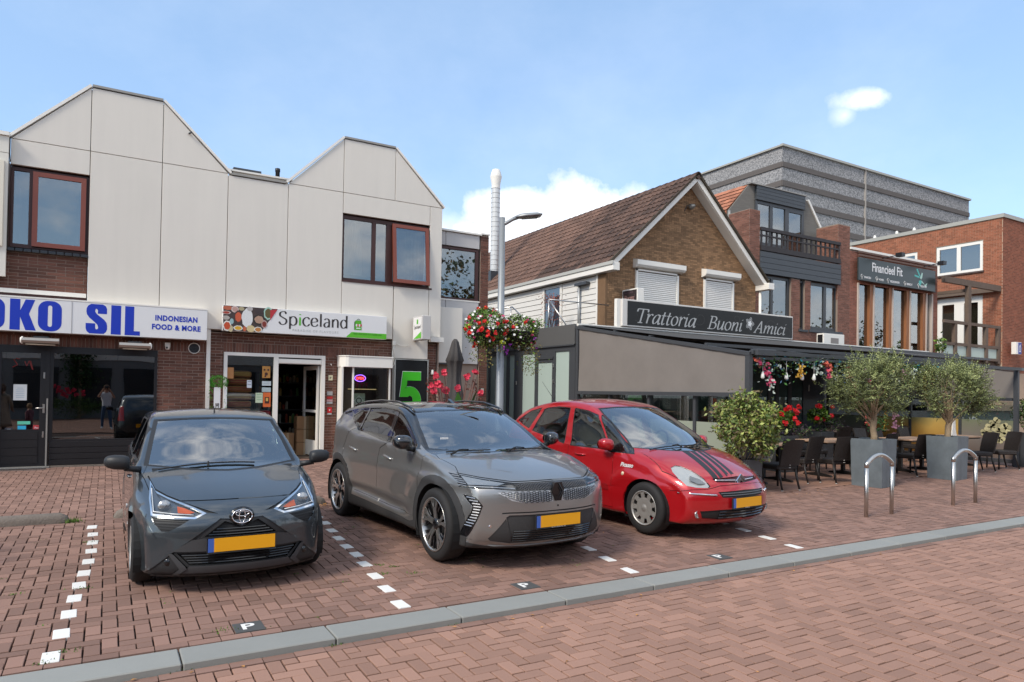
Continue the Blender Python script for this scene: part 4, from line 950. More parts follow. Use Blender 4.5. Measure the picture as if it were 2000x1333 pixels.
text_mesh('lettering', 'PARADISE OF FLAVOURS', .075, mat('pale_ink', (.45, .45, .42), .6), ss, (3.50, 15.608, 2.985), sx=.95, depth=.0005, track=1.35)
text_mesh('lettering', 'TAKE YOUR TASTE TO A HIGHER LEVEL', .042, mat('dark_green_ink', (.03, .2, .01), .6), ss, (4.87, 15.606, 2.995), sx=.92, depth=.0005)
pen_text('letter', 'Spiceland', GU, ss, M_ink, onwallA(3.19, 3.12, 15.607), .40, w0=.03, w1=.10, shear=0, nib=R(8), sx=1.02, colors={2: M_lime})
def blob2(x, z, rx, rz, c, y, sq=1.0, inner=None, parent=ss, seed=0):
 rg = random.Random(int(x * 1000 + z * 77)); n = 18; ph = rg.uniform(0, 6)
 P = lambda s: [(x + rx * s * math.cos(2 * math.pi * k / n) * (1 + .07 * math.sin(2 * k + ph)), z + rz * s * math.sin(2 * math.pi * k / n) * (1 + .07 * math.cos(3 * k + ph))) for k in range(n)]
 poly_letter(P(1), parent, mat('pr_%02d%02d%02d' % tuple(int(99 * q) for q in c), c, .5, noise=.25, nscale=60), y, name='print')
 if inner: poly_letter(P(.74), parent, mat('pr_%02d%02d%02d' % tuple(int(99 * q) for q in inner), inner, .5, noise=.45, nscale=90), y - .0012, name='print')
bowls = [(2.16, 3.40, .10, .045, (.45, .12, .06), None), (2.13, 3.30, .09, .035, (.6, .5, .45), (.35, .05, .03)), (2.30, 3.38, .075, .07, (.62, .50, .45), (.5, .3, .25)), (2.13, 3.19, .07, .045, (.4, .36, .32), None), (2.15, 3.02, .085, .11, (.7, .68, .62), (.5, .07, .02)), (2.24, 3.12, .04, .06, (.3, .45, .45), None),
         (2.37, 3.22, .085, .14, (.07, .04, .03), (.55, .10, .04)), (2.43, 3.40, .06, .04, (.4, .34, .2), None), (2.55, 3.21, .115, .20, (.70, .70, .68), None), (2.60, 3.41, .06, .05, (.45, .42, .40), None), (2.79, 3.38, .085, .06, (.05, .035, .035), None), (2.79, 3.19, .125, .11, (.03, .025, .02), (.42, .26, .18)),
         (2.98, 3.34, .095, .14, (.35, .55, .45), (.12, .09, .03)), (2.22, 2.965, .05, .07, (.5, .42, .25), None), (2.37, 2.985, .095, .055, (.7, .68, .6), (.65, .35, .02)), (2.50, 2.975, .035, .055, (.5, .12, .05), None), (2.625, 2.985, .085, .075, (.6, .48, .25), None), (2.775, 2.975, .085, .06, (.7, .68, .6), (.5, .2, .05)), (2.90, 3.10, .06, .085, (.5, .35, .32), (.2, .03, .02))]
for i, (x, z, a, b, c, inn) in enumerate(bowls): blob2(x, z, a, b, c, 15.606 - i * .0001, inner=inn)
poly_letter([(3.02, 3.20), (3.02, 3.42), (3.17, 3.44), (3.0, 3.16)], ss, mat('pr_red', (.45, .03, .04), .5, noise=.4, nscale=60), 15.603, name='print')
bg_ = empty('x', None, None)
bpy.data.objects.remove(bg_)
def bag(x, z, s, y, parent):
 poly_letter([(x + s * .05, z), (x + s * .16, z - .0), (x + s * .16, z + s * .95), (x + s * .05, z + s * .8)], parent, mat('bag_dark', (.02, .10, .01), .5), y, name='emblem')
 poly_letter([(x + s * .1, z), (x + s * .85, z), (x + s * .8, z + s), (x + s * .18, z + s)], parent, mat('bag_green', (.09, .40, .02), .5), y - .0006, name='emblem')
 for k in range(4):
  poly_letter([(x + s * (.22 + .16 * k), z + s * .62), (x + s * (.38 + .16 * k), z + s * .62), (x + s * (.38 + .16 * k), z + s * .40), (x + s * (.30 + .16 * k), z + s * .34), (x + s * (.22 + .16 * k), z + s * .40)], parent, mat('bag_red', (.5, .03, .02), .5) if k % 2 else M_signw, y - .0012, name='emblem')
 mb = MB(); mb.tube([(x + s * (.5 + .17 * math.cos(t)), y - .002, z + s * (1 + .16 * math.sin(t))) for t in [k * math.pi / 8 for k in range(9)]], s * .02, 5); mb.build('emblem', mat('bag_dark', (.02, .10, .01), .5), parent)
 poly_letter([(x + s * .25, z + s * .12), (x + s * .75, z + s * .12), (x + s * .7, z + s * .24), (x + s * .3, z + s * .24)], parent, M_signw, y - .0012, name='emblem')
bag(4.88, 3.10, .22, 15.607, ss)
ps = empty('projecting_sign', 'small white box sign with a green corner sticking out above the black number panel', 'sign')
mb = MB(); mb.bbox(6.38, 6.60, 15.12, 15.70, 2.93, 3.50, .01); mb.build('box', mat('grey_sign_box', (.50, .48, .46), .5, streak=.1), ps)
mb = MB(); mb.box(6.374, 6.379, 15.16, 15.66, 2.96, 3.47); mb.build('face', M_signw, ps)
mb = MB(); mb.box(6.44, 6.54, 15.70, 15.80, 3.46, 3.50); mb.build('bracket', M_zinc, ps)
mb = MB(); mb.box(6.44, 6.54, 15.70, 15.80, 2.93, 2.97); mb.build('bracket', M_zinc, ps)
mb = MB(); mb.add([(6.372, 15.62, 2.965), (6.372, 15.17, 2.965), (6.372, 15.17, 3.12)], [(0, 1, 2)]); mb.build('print', M_lime, ps)
pen_text('letter', 'Spiceland', GU, ps, M_ink, lambda u, v, d: (6.371 - d, 15.61 - u, 3.20 + v), .115, w0=.04, w1=.11, shear=0, nib=R(8), sx=.92)
mb = MB(); mb.add([(6.371, 15.45, 3.31), (6.371, 15.36, 3.31), (6.371, 15.36, 3.42), (6.371, 15.44, 3.42)], [(0, 1, 2, 3)]); mb.build('emblem', mat('bag_green', (.09, .40, .02), .5), ps)
M_heat = mat('heater_housing', (.42, .38, .33), .35, metal=.6); M_tubeh = mat('heater_tube', (.75, .65, .5), .3)
def heater(x0, x1, y, z, cap, label):
 r_ = empty('patio_heater', label, 'heater', group='terrace heaters under the blue sign')
 mb = MB(); n = 7; P = [(y + .10 * math.cos(R(a)), z + .055 * math.sin(R(a))) for a in range(20, 215, 24)]
 mb.prism([(y - .07, z - .045), (y + .10, z - .06), (y + .12, z + .02), (y + .04, z + .06), (y - .06, z + .045), (y - .10, z)], 'x', x0, x1); mb.build('housing', M_heat, r_)
 mb = MB(); mb.add([(x0 + .02, y - .068, z - .049), (x1 - .02, y - .068, z - .049), (x1 - .02, y + .09, z - .064), (x0 + .02, y + .09, z - .064)], [(0, 1, 2, 3)]); mb.build('reflector', mat('heater_reflector', (.30, .20, .13), .4, metal=.7), r_)
 mb = MB(); mb.tube([(x0 + .06, y - .02, z - .066), (x1 - .06, y - .02, z - .068)], .013, 8); mb.build('tube', M_tubeh, r_, True)
 xc = x0 if cap < 0 else x1
 mb = MB(); mb.lathe([(0, xc + cap * .03), (.045, xc + cap * .025), (.07, xc), (.07, xc - cap * .02)], 14, (0, y, z), 'x'); mb.build('end_cap', M_trimwhite, r_, True)
 mb = MB(); mb.box((x0 + x1) / 2 - .12, (x0 + x1) / 2 + .12, y + .02, 15.93, z + .06, z + .085); mb.build('bracket', M_antra, r_)
heater(-1.38, -.80, 15.5, 2.525, -1, 'patio heater above the black shop door, white cap at its left end')
heater(.18, .72, 15.5, 2.51, 1, 'patio heater at the right half of the shop window, white cap at its right end')
cm = empty('security_camera', 'white dome camera on the brick wall under the blue sign', 'camera')
mb = MB(); mb.bbox(1.00, 1.10, 15.84, 15.92, 2.55, 2.62); mb.build('mount', M_trimwhite, cm); mb = MB(); mb.lathe([(0, 2.47), (.03, 2.475), (.045, 2.50), (.05, 2.55), (.045, 2.56)], 14, (1.05, 15.85, 0)); mb.build('dome', M_trimwhite, cm, True); mb = MB(); mb.lathe([(0, 0), (.022, 0), (.02, .01)], 10, (1.035, 15.80, 2.515), 'y'); mb.build('lens', M_black, cm)
vt = empty('wall_vent', 'round black extractor vent with a pale ring on the brick wall', 'vent')
mb = MB(); mb.lathe([(.10, -.02), (.115, -.02), (.115, .01), (.10, .01)], 26, (1.555, 15.915, 2.53), 'y', True); mb.build('ring', M_trimwhite, vt, True); mb = MB(); mb.lathe([(0, 0), (.10, 0)], 22, (1.555, 15.915, 2.53), 'y'); mb.build('grille', M_black, vt)
for k in range(6): mb = MB(); w_ = math.sqrt(max(0, .0096 - (k * .03 - .075) ** 2)); mb.box(1.555 - w_, 1.555 + w_, 15.90, 15.912, 2.53 + k * .03 - .078, 2.53 + k * .03 - .07); mb.build('slat', M_antra, vt)
gp = empty('plant_display', 'green imitation fern display with a narrow white banner against the brick wall', 'display')
M_fern = mat('bright_fern', (.05, .24, .012), .5, tone=.5)
mb = MB(); rg = random.Random(31)
for k in range(900):
 t = rg.random(); 
 if k < 500: a = rg.uniform(0, 6.28); b = rg.uniform(-1, 1); r_ = .17; x, y, z = 2.0 + r_ * math.cos(a) * math.sqrt(1 - b * b), 15.5 + r_ * .7 * math.sin(a) * math.sqrt(1 - b * b), 1.86 + .12 * b
 else: x, y, z = 2.0 + rg.choice((-.14, -.13, .15, .14)) + rg.gauss(0, .02), 15.5 + rg.gauss(0, .03), rg.uniform(.3, 1.85)
 mb.tone = rg.random(); a = rg.uniform(0, 6.28); s = rg.uniform(.02, .045); d = rg.uniform(-.05, .01)
 mb.add([(x, y, z), (x + s * math.cos(a), y + s * math.sin(a) * .6 - .01, z + d), (x + s * math.cos(a + .5), y + s * math.sin(a + .5) * .6, z + d - .01)], [(0, 1, 2)])
mb.build('foliage', M_fern, gp)
mb = MB(); mb.box(1.905, 2.03, 15.46, 15.465, .95, 1.72); bn = mb.build('banner', M_signw, gp); mb = MB(); mb.box(2.10, 2.16, 15.47, 15.475, .9, 1.72); mb.build('banner', M_signw, gp)
text_mesh('lettering', 'SPICE', .085, M_ink, bn, (2.0, 15.457, 1.1), (math.pi / 2, -math.pi / 2, 0), bold=.003, depth=.0005, sx=1.4)
mb = MB(); mb.tube([(2.07, 15.48, .14), (2.07, 15.48, 1.95)], .012, 6); mb.box(1.82, 2.2, 15.4, 15.6, .13, .17); mb.build('stand', M_darkwood, gp)
# ================================================================== LAMP POST, BASKETS, TUB, PARASOL
M_pole = mat('galvanised_pole', (.30, .31, .31), .45, metal=.55, noise=.12, nscale=3)
lp = empty('street_lamp', 'grey galvanised street lamp post carrying a double flower basket', 'street lamp')
mb = MB(); mb.tube([(5.63, 10, .05), (5.63, 10, .9), (5.625, 10, 1.0), (5.62, 10, 4.62)], [.085, .085, .07, .048], 18); mb.build('pole', M_pole, lp, True)
mb = MB(); mb.bbox(5.60, 5.66, 9.915, 9.93, .95, 1.3); mb.build('access_door', M_pole, lp)
mb = MB(); mb.tube([(5.62, 10, 4.50), (5.68, 9.97, 4.53), (5.78, 9.93, 4.60), (5.86, 9.9, 4.64)], [.032, .03, .03, .035], 10); mb.build('bracket', M_pole, lp, True)
lh = MB(); secs = [(-.02, .03, .02), (.05, .08, .045), (.16, .12, .05), (.34, .13, .045), (.42, .11, .02)]; vs = []
for u, w, h in secs:
 for (a, b) in ((-1, -.4), (-1, .2), (-.6, .85), (0, 1), (.6, .85), (1, .2), (1, -.4)): vs.append((u, a * w, b * h + u * .12))
lh.add(vs, [(i * 7 + j, i * 7 + (j + 1) % 7, (i + 1) * 7 + (j + 1) % 7, (i + 1) * 7 + j) for i in range(4) for j in range(7)] + [tuple(range(7)), tuple(28 + j for j in range(7))])
o = lh.build('lamp_head', M_pole, lp, True); o.location = (5.84, 9.9, 4.64); o.rotation_euler = (0, 0, R(-22))
mb = MB(); mb.add([(.1, -.1, -.014), (.36, -.1, .016), (.36, .1, .016), (.1, .1, -.014)], [(0, 1, 2, 3)]); o = mb.build('lens', mat('lamp_lens', (.12, .11, .10), .2), lp); o.location = (5.84, 9.9, 4.64); o.rotation_euler = (0, 0, R(-22))
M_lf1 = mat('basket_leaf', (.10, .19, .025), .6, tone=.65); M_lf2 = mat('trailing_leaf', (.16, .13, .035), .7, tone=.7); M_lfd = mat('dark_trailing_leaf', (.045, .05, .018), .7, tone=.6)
M_fred = mat('red_flower', (.62, .012, .008), .6, tone=.25); M_fwhite = mat('white_flower', (.75, .74, .70), .6); M_fpink = mat('pink_flower', (.55, .05, .16), .6, tone=.3); M_fyel = mat('yellow_flower', (.45, .48, .03), .6); M_fpur = mat('purple_flower', (.28, .02, .32), .6)
def leafquad(mb, p, s, rg, asp=.55, up=0.0):
 d = Vector((rg.gauss(0, 1), rg.gauss(0, 1), rg.gauss(0, .8) + up)).normalized(); e = d.cross(Vector((rg.gauss(0, 1), rg.gauss(0, 1), rg.gauss(0, 1)))).normalized()
 p = Vector(p); mb.tone = rg.random()
 mb.add([p - d * s * .5, p + e * s * asp * .5, p + d * s * .5, p - e * s * asp * .5], [(0, 1, 2, 3)])
def flower(mb, p, s, rg, n=5):
 p = Vector(p); mb.tone = rg.random()
 nrm = Vector((rg.gauss(0, .5) - .3, -1 + rg.gauss(0, .4), rg.gauss(0, .5) + .3)).normalized(); a = nrm.orthogonal().normalized(); b = nrm.cross(a)
 for k in range(n):
  t = 6.283 * k / n; t2 = t + 6.283 / n * .45; t3 = t - 6.283 / n * .45
  mb.add([p, p + (a * math.cos(t3) + b * math.sin(t3)) * s * .75 + nrm * s * .15, p + (a * math.cos(t) + b * math.sin(t)) * s + nrm * s * .22, p + (a * math.cos(t2) + b * math.sin(t2)) * s * .75 + nrm * s * .15], [(0, 1, 2, 3)])
def cluster(mb, p, r_, rg, n=16, s=.018):
 for _ in range(n): flower(mb, Vector(p) + Vector((rg.gauss(0, 1), rg.gauss(0, 1), rg.gauss(0, 1))).normalized() * r_ * rg.uniform(.3, 1), s, rg, 4)
def basket(cx, cy, cz, w, h, drops, label, seed, redness, dark):
 r_ = empty('flower_basket', label, 'flower basket', group='half baskets on the street lamp'); rg = random.Random(seed)
 l1, l2, l3 = MB(), MB(), MB(); surf = []
 for k in range(3400):
  a = rg.uniform(0, 6.283); b = rg.uniform(-1, 1); rr = rg.uniform(.55, 1.05) ** .5; q = math.sqrt(1 - b * b)
  p = Vector((cx + w * rr * q * math.cos(a), cy + w * .8 * rr * q * math.sin(a), cz + h * rr * b)); 
  (l3 if rg.random() < dark * (1.3 if b < 0 else .6) else l1).__class__
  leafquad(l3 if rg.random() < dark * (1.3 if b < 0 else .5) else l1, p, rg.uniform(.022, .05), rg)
  if rr > .95 and p.y < cy + .1: surf.append(p)
 for (dx, dz, n, ln) in drops:
  for k in range(n):
   t = rg.random(); x0 = cx + dx + rg.gauss(0, .05); leafquad(l2 if rg.random() < .7 else l1, (x0 + rg.gauss(0, .02), cy - .12 + rg.gauss(0, .1), cz - h * .6 - t * ln), rg.uniform(.02, .042), rg)
 for m_, mt_ in ((l1, M_lf1), (l2, M_lf2), (l3, M_lfd)):
  if m_.f: m_.build('foliage', mt_, r_)['kind'] = 'stuff'
 fr, fw, fp, fy, fu = MB(), MB(), MB(), MB(), MB(); rg.shuffle(surf)
 for p in surf[:redness[0]]: cluster(fr, p, .032, rg, 14, .019)
 for p in surf[redness[0]:redness[0] + redness[1]]: flower(fw, p + Vector((0, -.02, 0)), .024, rg, 5)
 for p in surf[-redness[2]:]: cluster(fp, p + Vector((0, -.01, 0)), .02, rg, 6, .016)
 for p in surf[-redness[2] - 6:-redness[2]]: cluster(fy, p + Vector((0, 0, -.1)), .03, rg, 8, .016); cluster(fu, p + Vector((.05, 0, -.2)), .03, rg, 5, .016)
 for m_, mt_, nm in ((fr, M_fred, 'red_flowers'), (fw, M_fwhite, 'white_flowers'), (fp, M_fpink, 'pink_flowers'), (fy, M_fyel, 'yellow_flowers'), (fu, M_fpur, 'purple_flowers')):
  if m_.f: m_.build(nm, mt_, r_)['kind'] = 'stuff'
 mb = MB(); mb.lathe([(0, cz - h * .8), (w * .5, cz - h * .6), (w * .7, cz - .02), (w * .65, cz)], 14, (cx, cy, 0)); mb.build('bowl', M_dark, r_)
basket(5.27, 9.86, 2.74, .37, .34, [(-.2, 0, 170, .35), (-.05, 0, 160, .45), (.1, 0, 80, .18)], 'flower basket left of the lamp post, full of red and white blossoms', 5, (30, 46, 12), .15)
basket(5.92, 9.9, 2.72, .35, .29, [(.08, 0, 260, .50), (.22, 0, 280, .55), (-.1, 0, 60, .12)], 'flower basket right of the lamp post, darker with long trailing shoots', 6, (4, 16, 6), .60)
ct = empty('canna_tub', 'tub of pink-red canna lilies with broad leaves behind the grey car', 'plant')
mb = MB(); mb.lathe([(.0, .07), (.26, .07), (.36, .75), (.39, .76), (.36, .72), (0, .70)], 20, (5.12, 10.7, 0)); mb.build('tub', M_antra, ct, True)
rg = random.Random(8); lf, lb_, fl = MB(), MB(), MB()
for k in range(34):
 a = rg.uniform(0, 6.28); lean = rg.uniform(.1, .55); L_ = rg.uniform(.45, .75); w = rg.uniform(.05, .085); base = Vector((5.12 + rg.gauss(0, .14), 10.7 + rg.gauss(0, .1), rg.uniform(.75, 1.1))); d = Vector((math.cos(a) * lean, math.sin(a) * lean, 1)).normalized(); side = d.cross(Vector((0, 0, 1))).normalized(); vs = []
 for i in range(6):
  t = i / 5; c = base + d * L_ * t + Vector((math.cos(a), math.sin(a), 0)) * .35 * lean * t * t - Vector((0, 0, 1)) * .28 * lean * t * t; ww = w * math.sin(math.pi * min(1, t * .9 + .08)) ; vs += [c - side * ww + Vector((0, 0, ww * .4)), c, c + side * ww + Vector((0, 0, ww * .4))]
 m_ = lf if rg.random() < .7 else lb_; m_.tone = rg.random()
 m_.add(vs, [(i * 3 + j, i * 3 + j + 1, i * 3 + j + 4, i * 3 + j + 3) for i in range(5) for j in range(2)])
for k in range(16):
 x, y = 5.12 + rg.uniform(-.5, .48), 10.7 + rg.gauss(0, .12); z = rg.uniform(1.75, 2.15) - abs(x - 5.12) * .2
 mb_ = lb_; mb_.tube([(5.12 + (x - 5.12) * .3, y, .8), (x, y, z)], .007, 4)
 for _ in range(5): leafquad(lb_, (x + rg.gauss(0, .02), y, z - rg.uniform(.05, .3)), .06, rg)
 if k < 11: cluster(fl, (x, y - .02, z), .05, rg, 14, .036)
lf.build('foliage', mat('canna_leaf', (.045, .13, .02), .45, tone=.5), ct, True)['kind'] = 'stuff'; lb_.build('stems', mat('canna_stem', (.14, .045, .03), .6, tone=.5), ct)['kind'] = 'stuff'; fl.build('blossoms', mat('canna_flower', (.62, .035, .07), .6, tone=.3), ct)['kind'] = 'stuff'
pa = empty('closed_parasol', 'closed dark grey parasol in front of the link building', 'parasol')
mb = MB(); n = 28; secs = [(2.93, .03), (2.86, .07), (2.65, .12), (2.42, .19), (2.40, .17), (2.1, .13), (1.85, .15), (1.6, .20), (1.3, .17)]; vs = []
for i, (z, r_) in enumerate(secs):
 for j in range(n):
  th = 2 * math.pi * j / n; rr = r_ * (1 + .22 * math.sin(j * math.pi / 2 + i * .3)); vs.append((6.95 + rr * math.cos(th), 14.5 + rr * math.sin(th), z + (.03 * math.sin(j * math.pi) if i == 3 else 0)))
mb.add(vs, [(i * n + j, i * n + (j + 1) % n, (i + 1) * n + (j + 1) % n, (i + 1) * n + j) for i in range(len(secs) - 1) for j in range(n)] + [tuple(range(n))]); mb.build('canopy', mat('parasol_cloth', (.055, .05, .048), .85, noise=.1), pa, True)
mb = MB(); mb.tube([(6.95, 14.5, .12), (6.95, 14.5, 2.9)], .025, 10); mb.box(6.6, 7.3, 14.2, 14.8, .11, .2); mb.build('stand', M_antra, pa)
# ================================================================== TRATTORIA HOUSE
th = empty('gabled_house', 'ochre brick house with a steep brown pantile roof and a white verge', 'building')
M_ybr = mat('ochre_brick', (.27, .155, .08), .9, tone=.32, noise=.15, nscale=12, bump=.3, bscale=80); M_ybro = mat('ochre_brick_piece', (.27, .155, .08), .9, objrand=.32, noise=.15, nscale=12)
M_ymort = mat('ochre_mortar', (.17, .105, .06), .95, noise=.2)
HX0, HX1, HXC, HY, HYB = 12.42, 18.72, 15.60, 15.85, 28.2
ZE, ZR = 5.45, 8.45
def gclip(z):
 if z <= ZE: return (HX0, HX1)
 t = (z - ZE) / (ZR - ZE); return (HX0 + (HXC - HX0) * t + .02, HX1 - (HX1 - HXC) * t - .02)
sw = [(13.46, 15.17), (16.27, 17.61)]
rects = [(HX0, 13.46, 0, 5.45), (13.46, 15.17, 0, 3.6), (15.17, 16.27, 0, 5.45), (16.27, 17.61, 0, 3.6), (17.61, HX1, 0, 5.45), (HX0, HX1, 5.45, 8.40)]
mb = MB(); mb.prism([(HX0, .1), (HX1, .1), (HX1, ZE), (HXC, ZR), (HX0, ZE)], 'y', HY + .001, HYB); mb.build('wall', M_ymort, th)
brick_wall(th, [(a, b, max(c, 3.35), d) for a, b, c, d in rects], HY, M_ybr, M_ybro, course=.056, blen=.20, joint=.008, clip=gclip, maxobj=300, seed=21, headers=.2, proud=.006)
M_board = mat('white_boarding', (.70, .67, .62), .55, noise=.04, nscale=2)
for k in range(11):
 z0 = 3.45 + k * .175; z1 = min(z0 + .165, 5.2)
 if z1 - z0 < .03: continue
 for (a, b) in ((16.25, 18.05), (19.25, 24.5)) if z0 > 3.6 or True else ():
  mb = MB(); mb.prism([(HX0 - .02, z0), (HX0 - .045, z0), (HX0 - .028, z1), (HX0 - .02, z1)], 'y', a, b); mb.build('plank', M_board, th)
mb = MB(); mb.box(HX0 - .06, HX0 + .02, 15.84, 16.25, 3.4, 5.2); mb.build('corner_pilaster', M_ybr, th)
mb = MB(); mb.box(HX0 - .075, HX0 - .02, 16.20, 16.27, 3.4, 5.22); mb.build('corner_board', M_trimwhite, th)
wd = window(th, 18.08, 19.22, 3.45, 5.18, HX0 - .05, [(18.2, 19.1, 3.5, 5.1)], M_trimwhite, axis='B', gm=glass('stained_glass', (.08, .10, .14), 0, .8, .22, mixw=.35, diff=(.08, .12, .19)), room=0)
tp = MB(); tp.tube([(HX0 - .12, 17.05, 5.0), (HX0 - .12, 17.05, 3.45)], .04, 10); tp.build('downpipe', mat('zinc_pipe', (.42, .42, .41), .4, metal=.5), th, True)
mb = MB(); mb.box(HX0 - .2, HX0 - .05, 16.6, 17.2, 4.98, 5.06); mb.build('bracket', M_antra, th)
mb = MB(); mb.bbox(HX0 - .22, HX0 + .02, 15.30, HYB, 5.22, 5.44, .006); mb.build('gutter', M_trimwhite, th); mb = MB(); mb.bbox(HX1 - .02, HX1 + .25, 15.30, HYB, 5.25, 5.46, .006); mb.build('gutter', M_trimwhite, th)
mb = MB(); mb.box(HX0 - .25, HX0 - .222, 15.28, HYB, 5.38, 5.475); mb.build('gutter_lip', mat('gutter_lip', (.45, .44, .40), .5), th)
tp = MB(); tp.tube([(HX1 + .1, 15.75, 5.25), (HX1 + .1, 15.75, 3.5)], .045, 10); tp.build('downpipe', M_trimwhite, th, True)
for (xa, xb, sgn) in ((HX0 - .16, HXC, 1), (HX1 + .17, HXC, -1)):
 mb = MB(); mb.prism([(xa, ZE - .02), (xa + sgn * .20, ZE - .02), (xb, ZR - .12), (xb, ZR + .10)], 'y', 15.48, 15.53); mb.build('verge_board', M_trimwhite, th)
 mb = MB(); mb.prism([(xa + sgn * .02, ZE - .03), (xa + sgn * .19, ZE - .03), (xb, ZR - .14), (xb, ZR + .02)], 'y', 15.531, 15.84); mb.build('soffit', M_board, th)
M_tile1 = mat('brown_pantile', (.125, .068, .047), .75, tone=.35, objrand=.35, noise=.25, nscale=7)
slope = math.atan2(ZR - ZE + .1, HXC - HX0 + .12); SL = math.hypot(HXC - HX0 + .12, ZR - ZE + .1)
for sgn, x0 in ((1, HX0 - .12), (-1, HX1 + .12)):
 mb = MB(); mb.prism([(x0, ZE + .0), (HXC, ZR + .08), (HXC, ZR + .04), (x0, ZE - .05)], 'y', 15.5, HYB + .1); mb.build('roof_deck', M_dark, th)
def tile_mesh():
 mb = MB(); W, Ln = .2, .37; n = 7; vs = []
 for j, y in enumerate((0, 0.0, Ln)):
  for i in range(n + 1):
   u = i / n; wz = .020 * math.sin(u * 2 * math.pi - .6) + (.016 if u > .86 else 0); z = wz + .03 * (1 - y / Ln) + .018
   vs.append((u * W * 1.06 - W * .03, y, z - (.02 if j == 0 else 0)))
 mb.add(vs, [(j * (n + 1) + i, j * (n + 1) + i + 1, (j + 1) * (n + 1) + i + 1, (j + 1) * (n + 1) + i) for j in range(2) for i in range(n)])
 return mb
tm = tile_mesh(); tob = tm.build('roof_tile', M_tile1, None, link=False); tmesh = tob.data
for p in tmesh.polygons: p.use_smooth = False
rows = int(SL / .322); colsn = int((HYB - 15.45) / .2); rest = MB(); rg = random.Random(3); cnt = 0
def roof_basis(side):
 if side == 'L': o_ = Vector((HX0 - .16, 15.42, ZE + .0)); ux = Vector((0, 1, 0)); uy = Vector((HXC - HX0 + .12, 0, ZR - ZE + .1)).normalized(); uz = Vector((-uy.z, 0, uy.x))
 else: o_ = Vector((HX1 + .16, 15.42, ZE + .0)); ux = Vector((0, 1, 0)); uy = Vector((HXC - HX1 - .12, 0, ZR - ZE + .1)).normalized(); uz = Vector((uy.z, 0, -uy.x))
 return o_, ux, uy, uz
for side in 'LR':
 o_, ux, uy, uz = roof_basis(side)
 for r_ in range(rows + 1):
  for c_ in range(colsn):
   if side == 'R' and c_ > 3: continue
   base = o_ + ux * (c_ * .2) + uy * (r_ * .322)
   Mx = Matrix(((ux.x, uy.x, uz.x, base.x), (ux.y, uy.y, uz.y, base.y), (ux.z, uy.z, uz.z, base.z), (0, 0, 0, 1)))
   if r_ == rows: continue
   jit = rg.uniform(-.004, .004)
   if side == 'L' and c_ < 21 and cnt < 300:
    o = bpy.data.objects.new('roof_tile', tmesh); col.objects.link(o); o.parent = th; o.matrix_world = Mx @ Matrix.Translation((0, jit, 0)); cnt += 1
   else:
    rest.tone = rg.random(); rest.add([Mx @ (Vector(v) + Vector((0, jit, 0))) for v in tm.v], tm.f)
o = rest.build('roof_tiling', M_tile1, th); o['kind'] = 'stuff'
mb = MB(); mb.tube([(0, 0, 0), (0, .37, 0)], [.115, .095], 12); rme = mb.build('ridge_tile', M_tile1, None, smooth=False, link=False).data
for k in range(int((HYB - 15.4) / .34)):
 o = bpy.data.objects.new('ridge_tile', rme); col.objects.link(o); o.parent = th; o.location = (HXC, 15.42 + k * .34, ZR + .06)
for sgn, xa in ((1, HX0 - .16), (-1, HX1 + .16)):
 mb = MB(); mb.prism([(xa - sgn * .02, ZE + .0), (xa - sgn * .02, ZE + .09), (HXC, ZR + .17), (HXC, ZR + .08)], 'y', 15.42, 15.475); mb.build('verge_tile', mat('mossy_verge', (.06, .048, .032), .9, noise=.4, nscale=12), th)
M_shut = mat('roller_shutter', (.76, .73, .68), .5, noise=.03)
for (a, b) in sw:
 f = MB(); f.box(a - .0, a + .07, HY - .07, HY - .008, 3.5, 5.45); f.box(b - .07, b, HY - .07, HY - .008, 3.5, 5.45); f.box(a, b, HY - .07, HY - .03, 5.40, 5.45); f = f.build('window', M_trimwhite, th)
 for k in range(32):
  z = 3.52 + k * .058
  if z > 5.38: break
  q = MB(); q.prism([(HY - .012, z), (HY - .04, z + .004), (HY - .046, z + .028), (HY - .04, z + .052), (HY - .012, z + .056)], 'x', a + .07, b - .07); q.build('slat', M_shut, f)
 q = MB(); q.prism([(HY - .005, 5.47), (HY - .16, 5.50), (HY - .22, 5.56), (HY - .22, 5.70), (HY - .02, 5.74), (HY - .005, 5.74)], 'x', a - .08, b + .16); q.build('shutter_box', M_trimwhite, th)
mb = MB(); mb.lathe([(.0, -.12), (.05, -.1), (.09, 0), (.1, .06), (0, .07)], 14, (0, 0, 0), 'y'); o = mb.build('floodlight', mat('lamp_grey', (.25, .24, .22), .4, metal=.4), th, True); o.location = (15.6, 15.7, 7.60)
mb = MB(); mb.tube([(15.42, 15.84, 7.45), (15.44, 15.76, 7.62), (15.6, 15.78, 7.66)], .012, 6); mb.build('lamp_bracket', M_antra, th)
hs = empty('projecting_sign', 'square dark Buoni Amici sign with a pale frame on the brick gable corner', 'sign')
mb = MB(); mb.bbox(12.98, 13.22, 15.15, 15.83, 4.02, 4.76, .008); mb.build('box', M_trimwhite, hs)
mb = MB(); mb.box(12.972, 12.979, 15.19, 15.79, 4.06, 4.72); mb.build('face', mat('dark_sign_face', (.035, .025, .025), .5), hs)
wl = lambda y0, z0: (lambda u, v, d: (12.968 - d, y0 - u, z0 + v))
M_pinktext = mat('faded_pink_text', (.45, .25, .22), .6)
pen_text('letter', 'Buoni', GI, hs, M_pinktext, wl(15.76, 4.43), .20, sx=1.05); pen_text('letter', 'Amici', GI, hs, M_pinktext, wl(15.76, 4.10), .20, sx=1.05)
text_mesh('lettering', 'TRATTORIA', .07, mat('faded_mauve', (.16, .10, .12), .6), hs, (12.966, 15.75, 4.63), (math.pi / 2, 0, -math.pi / 2), depth=.0005, sx=1.1)
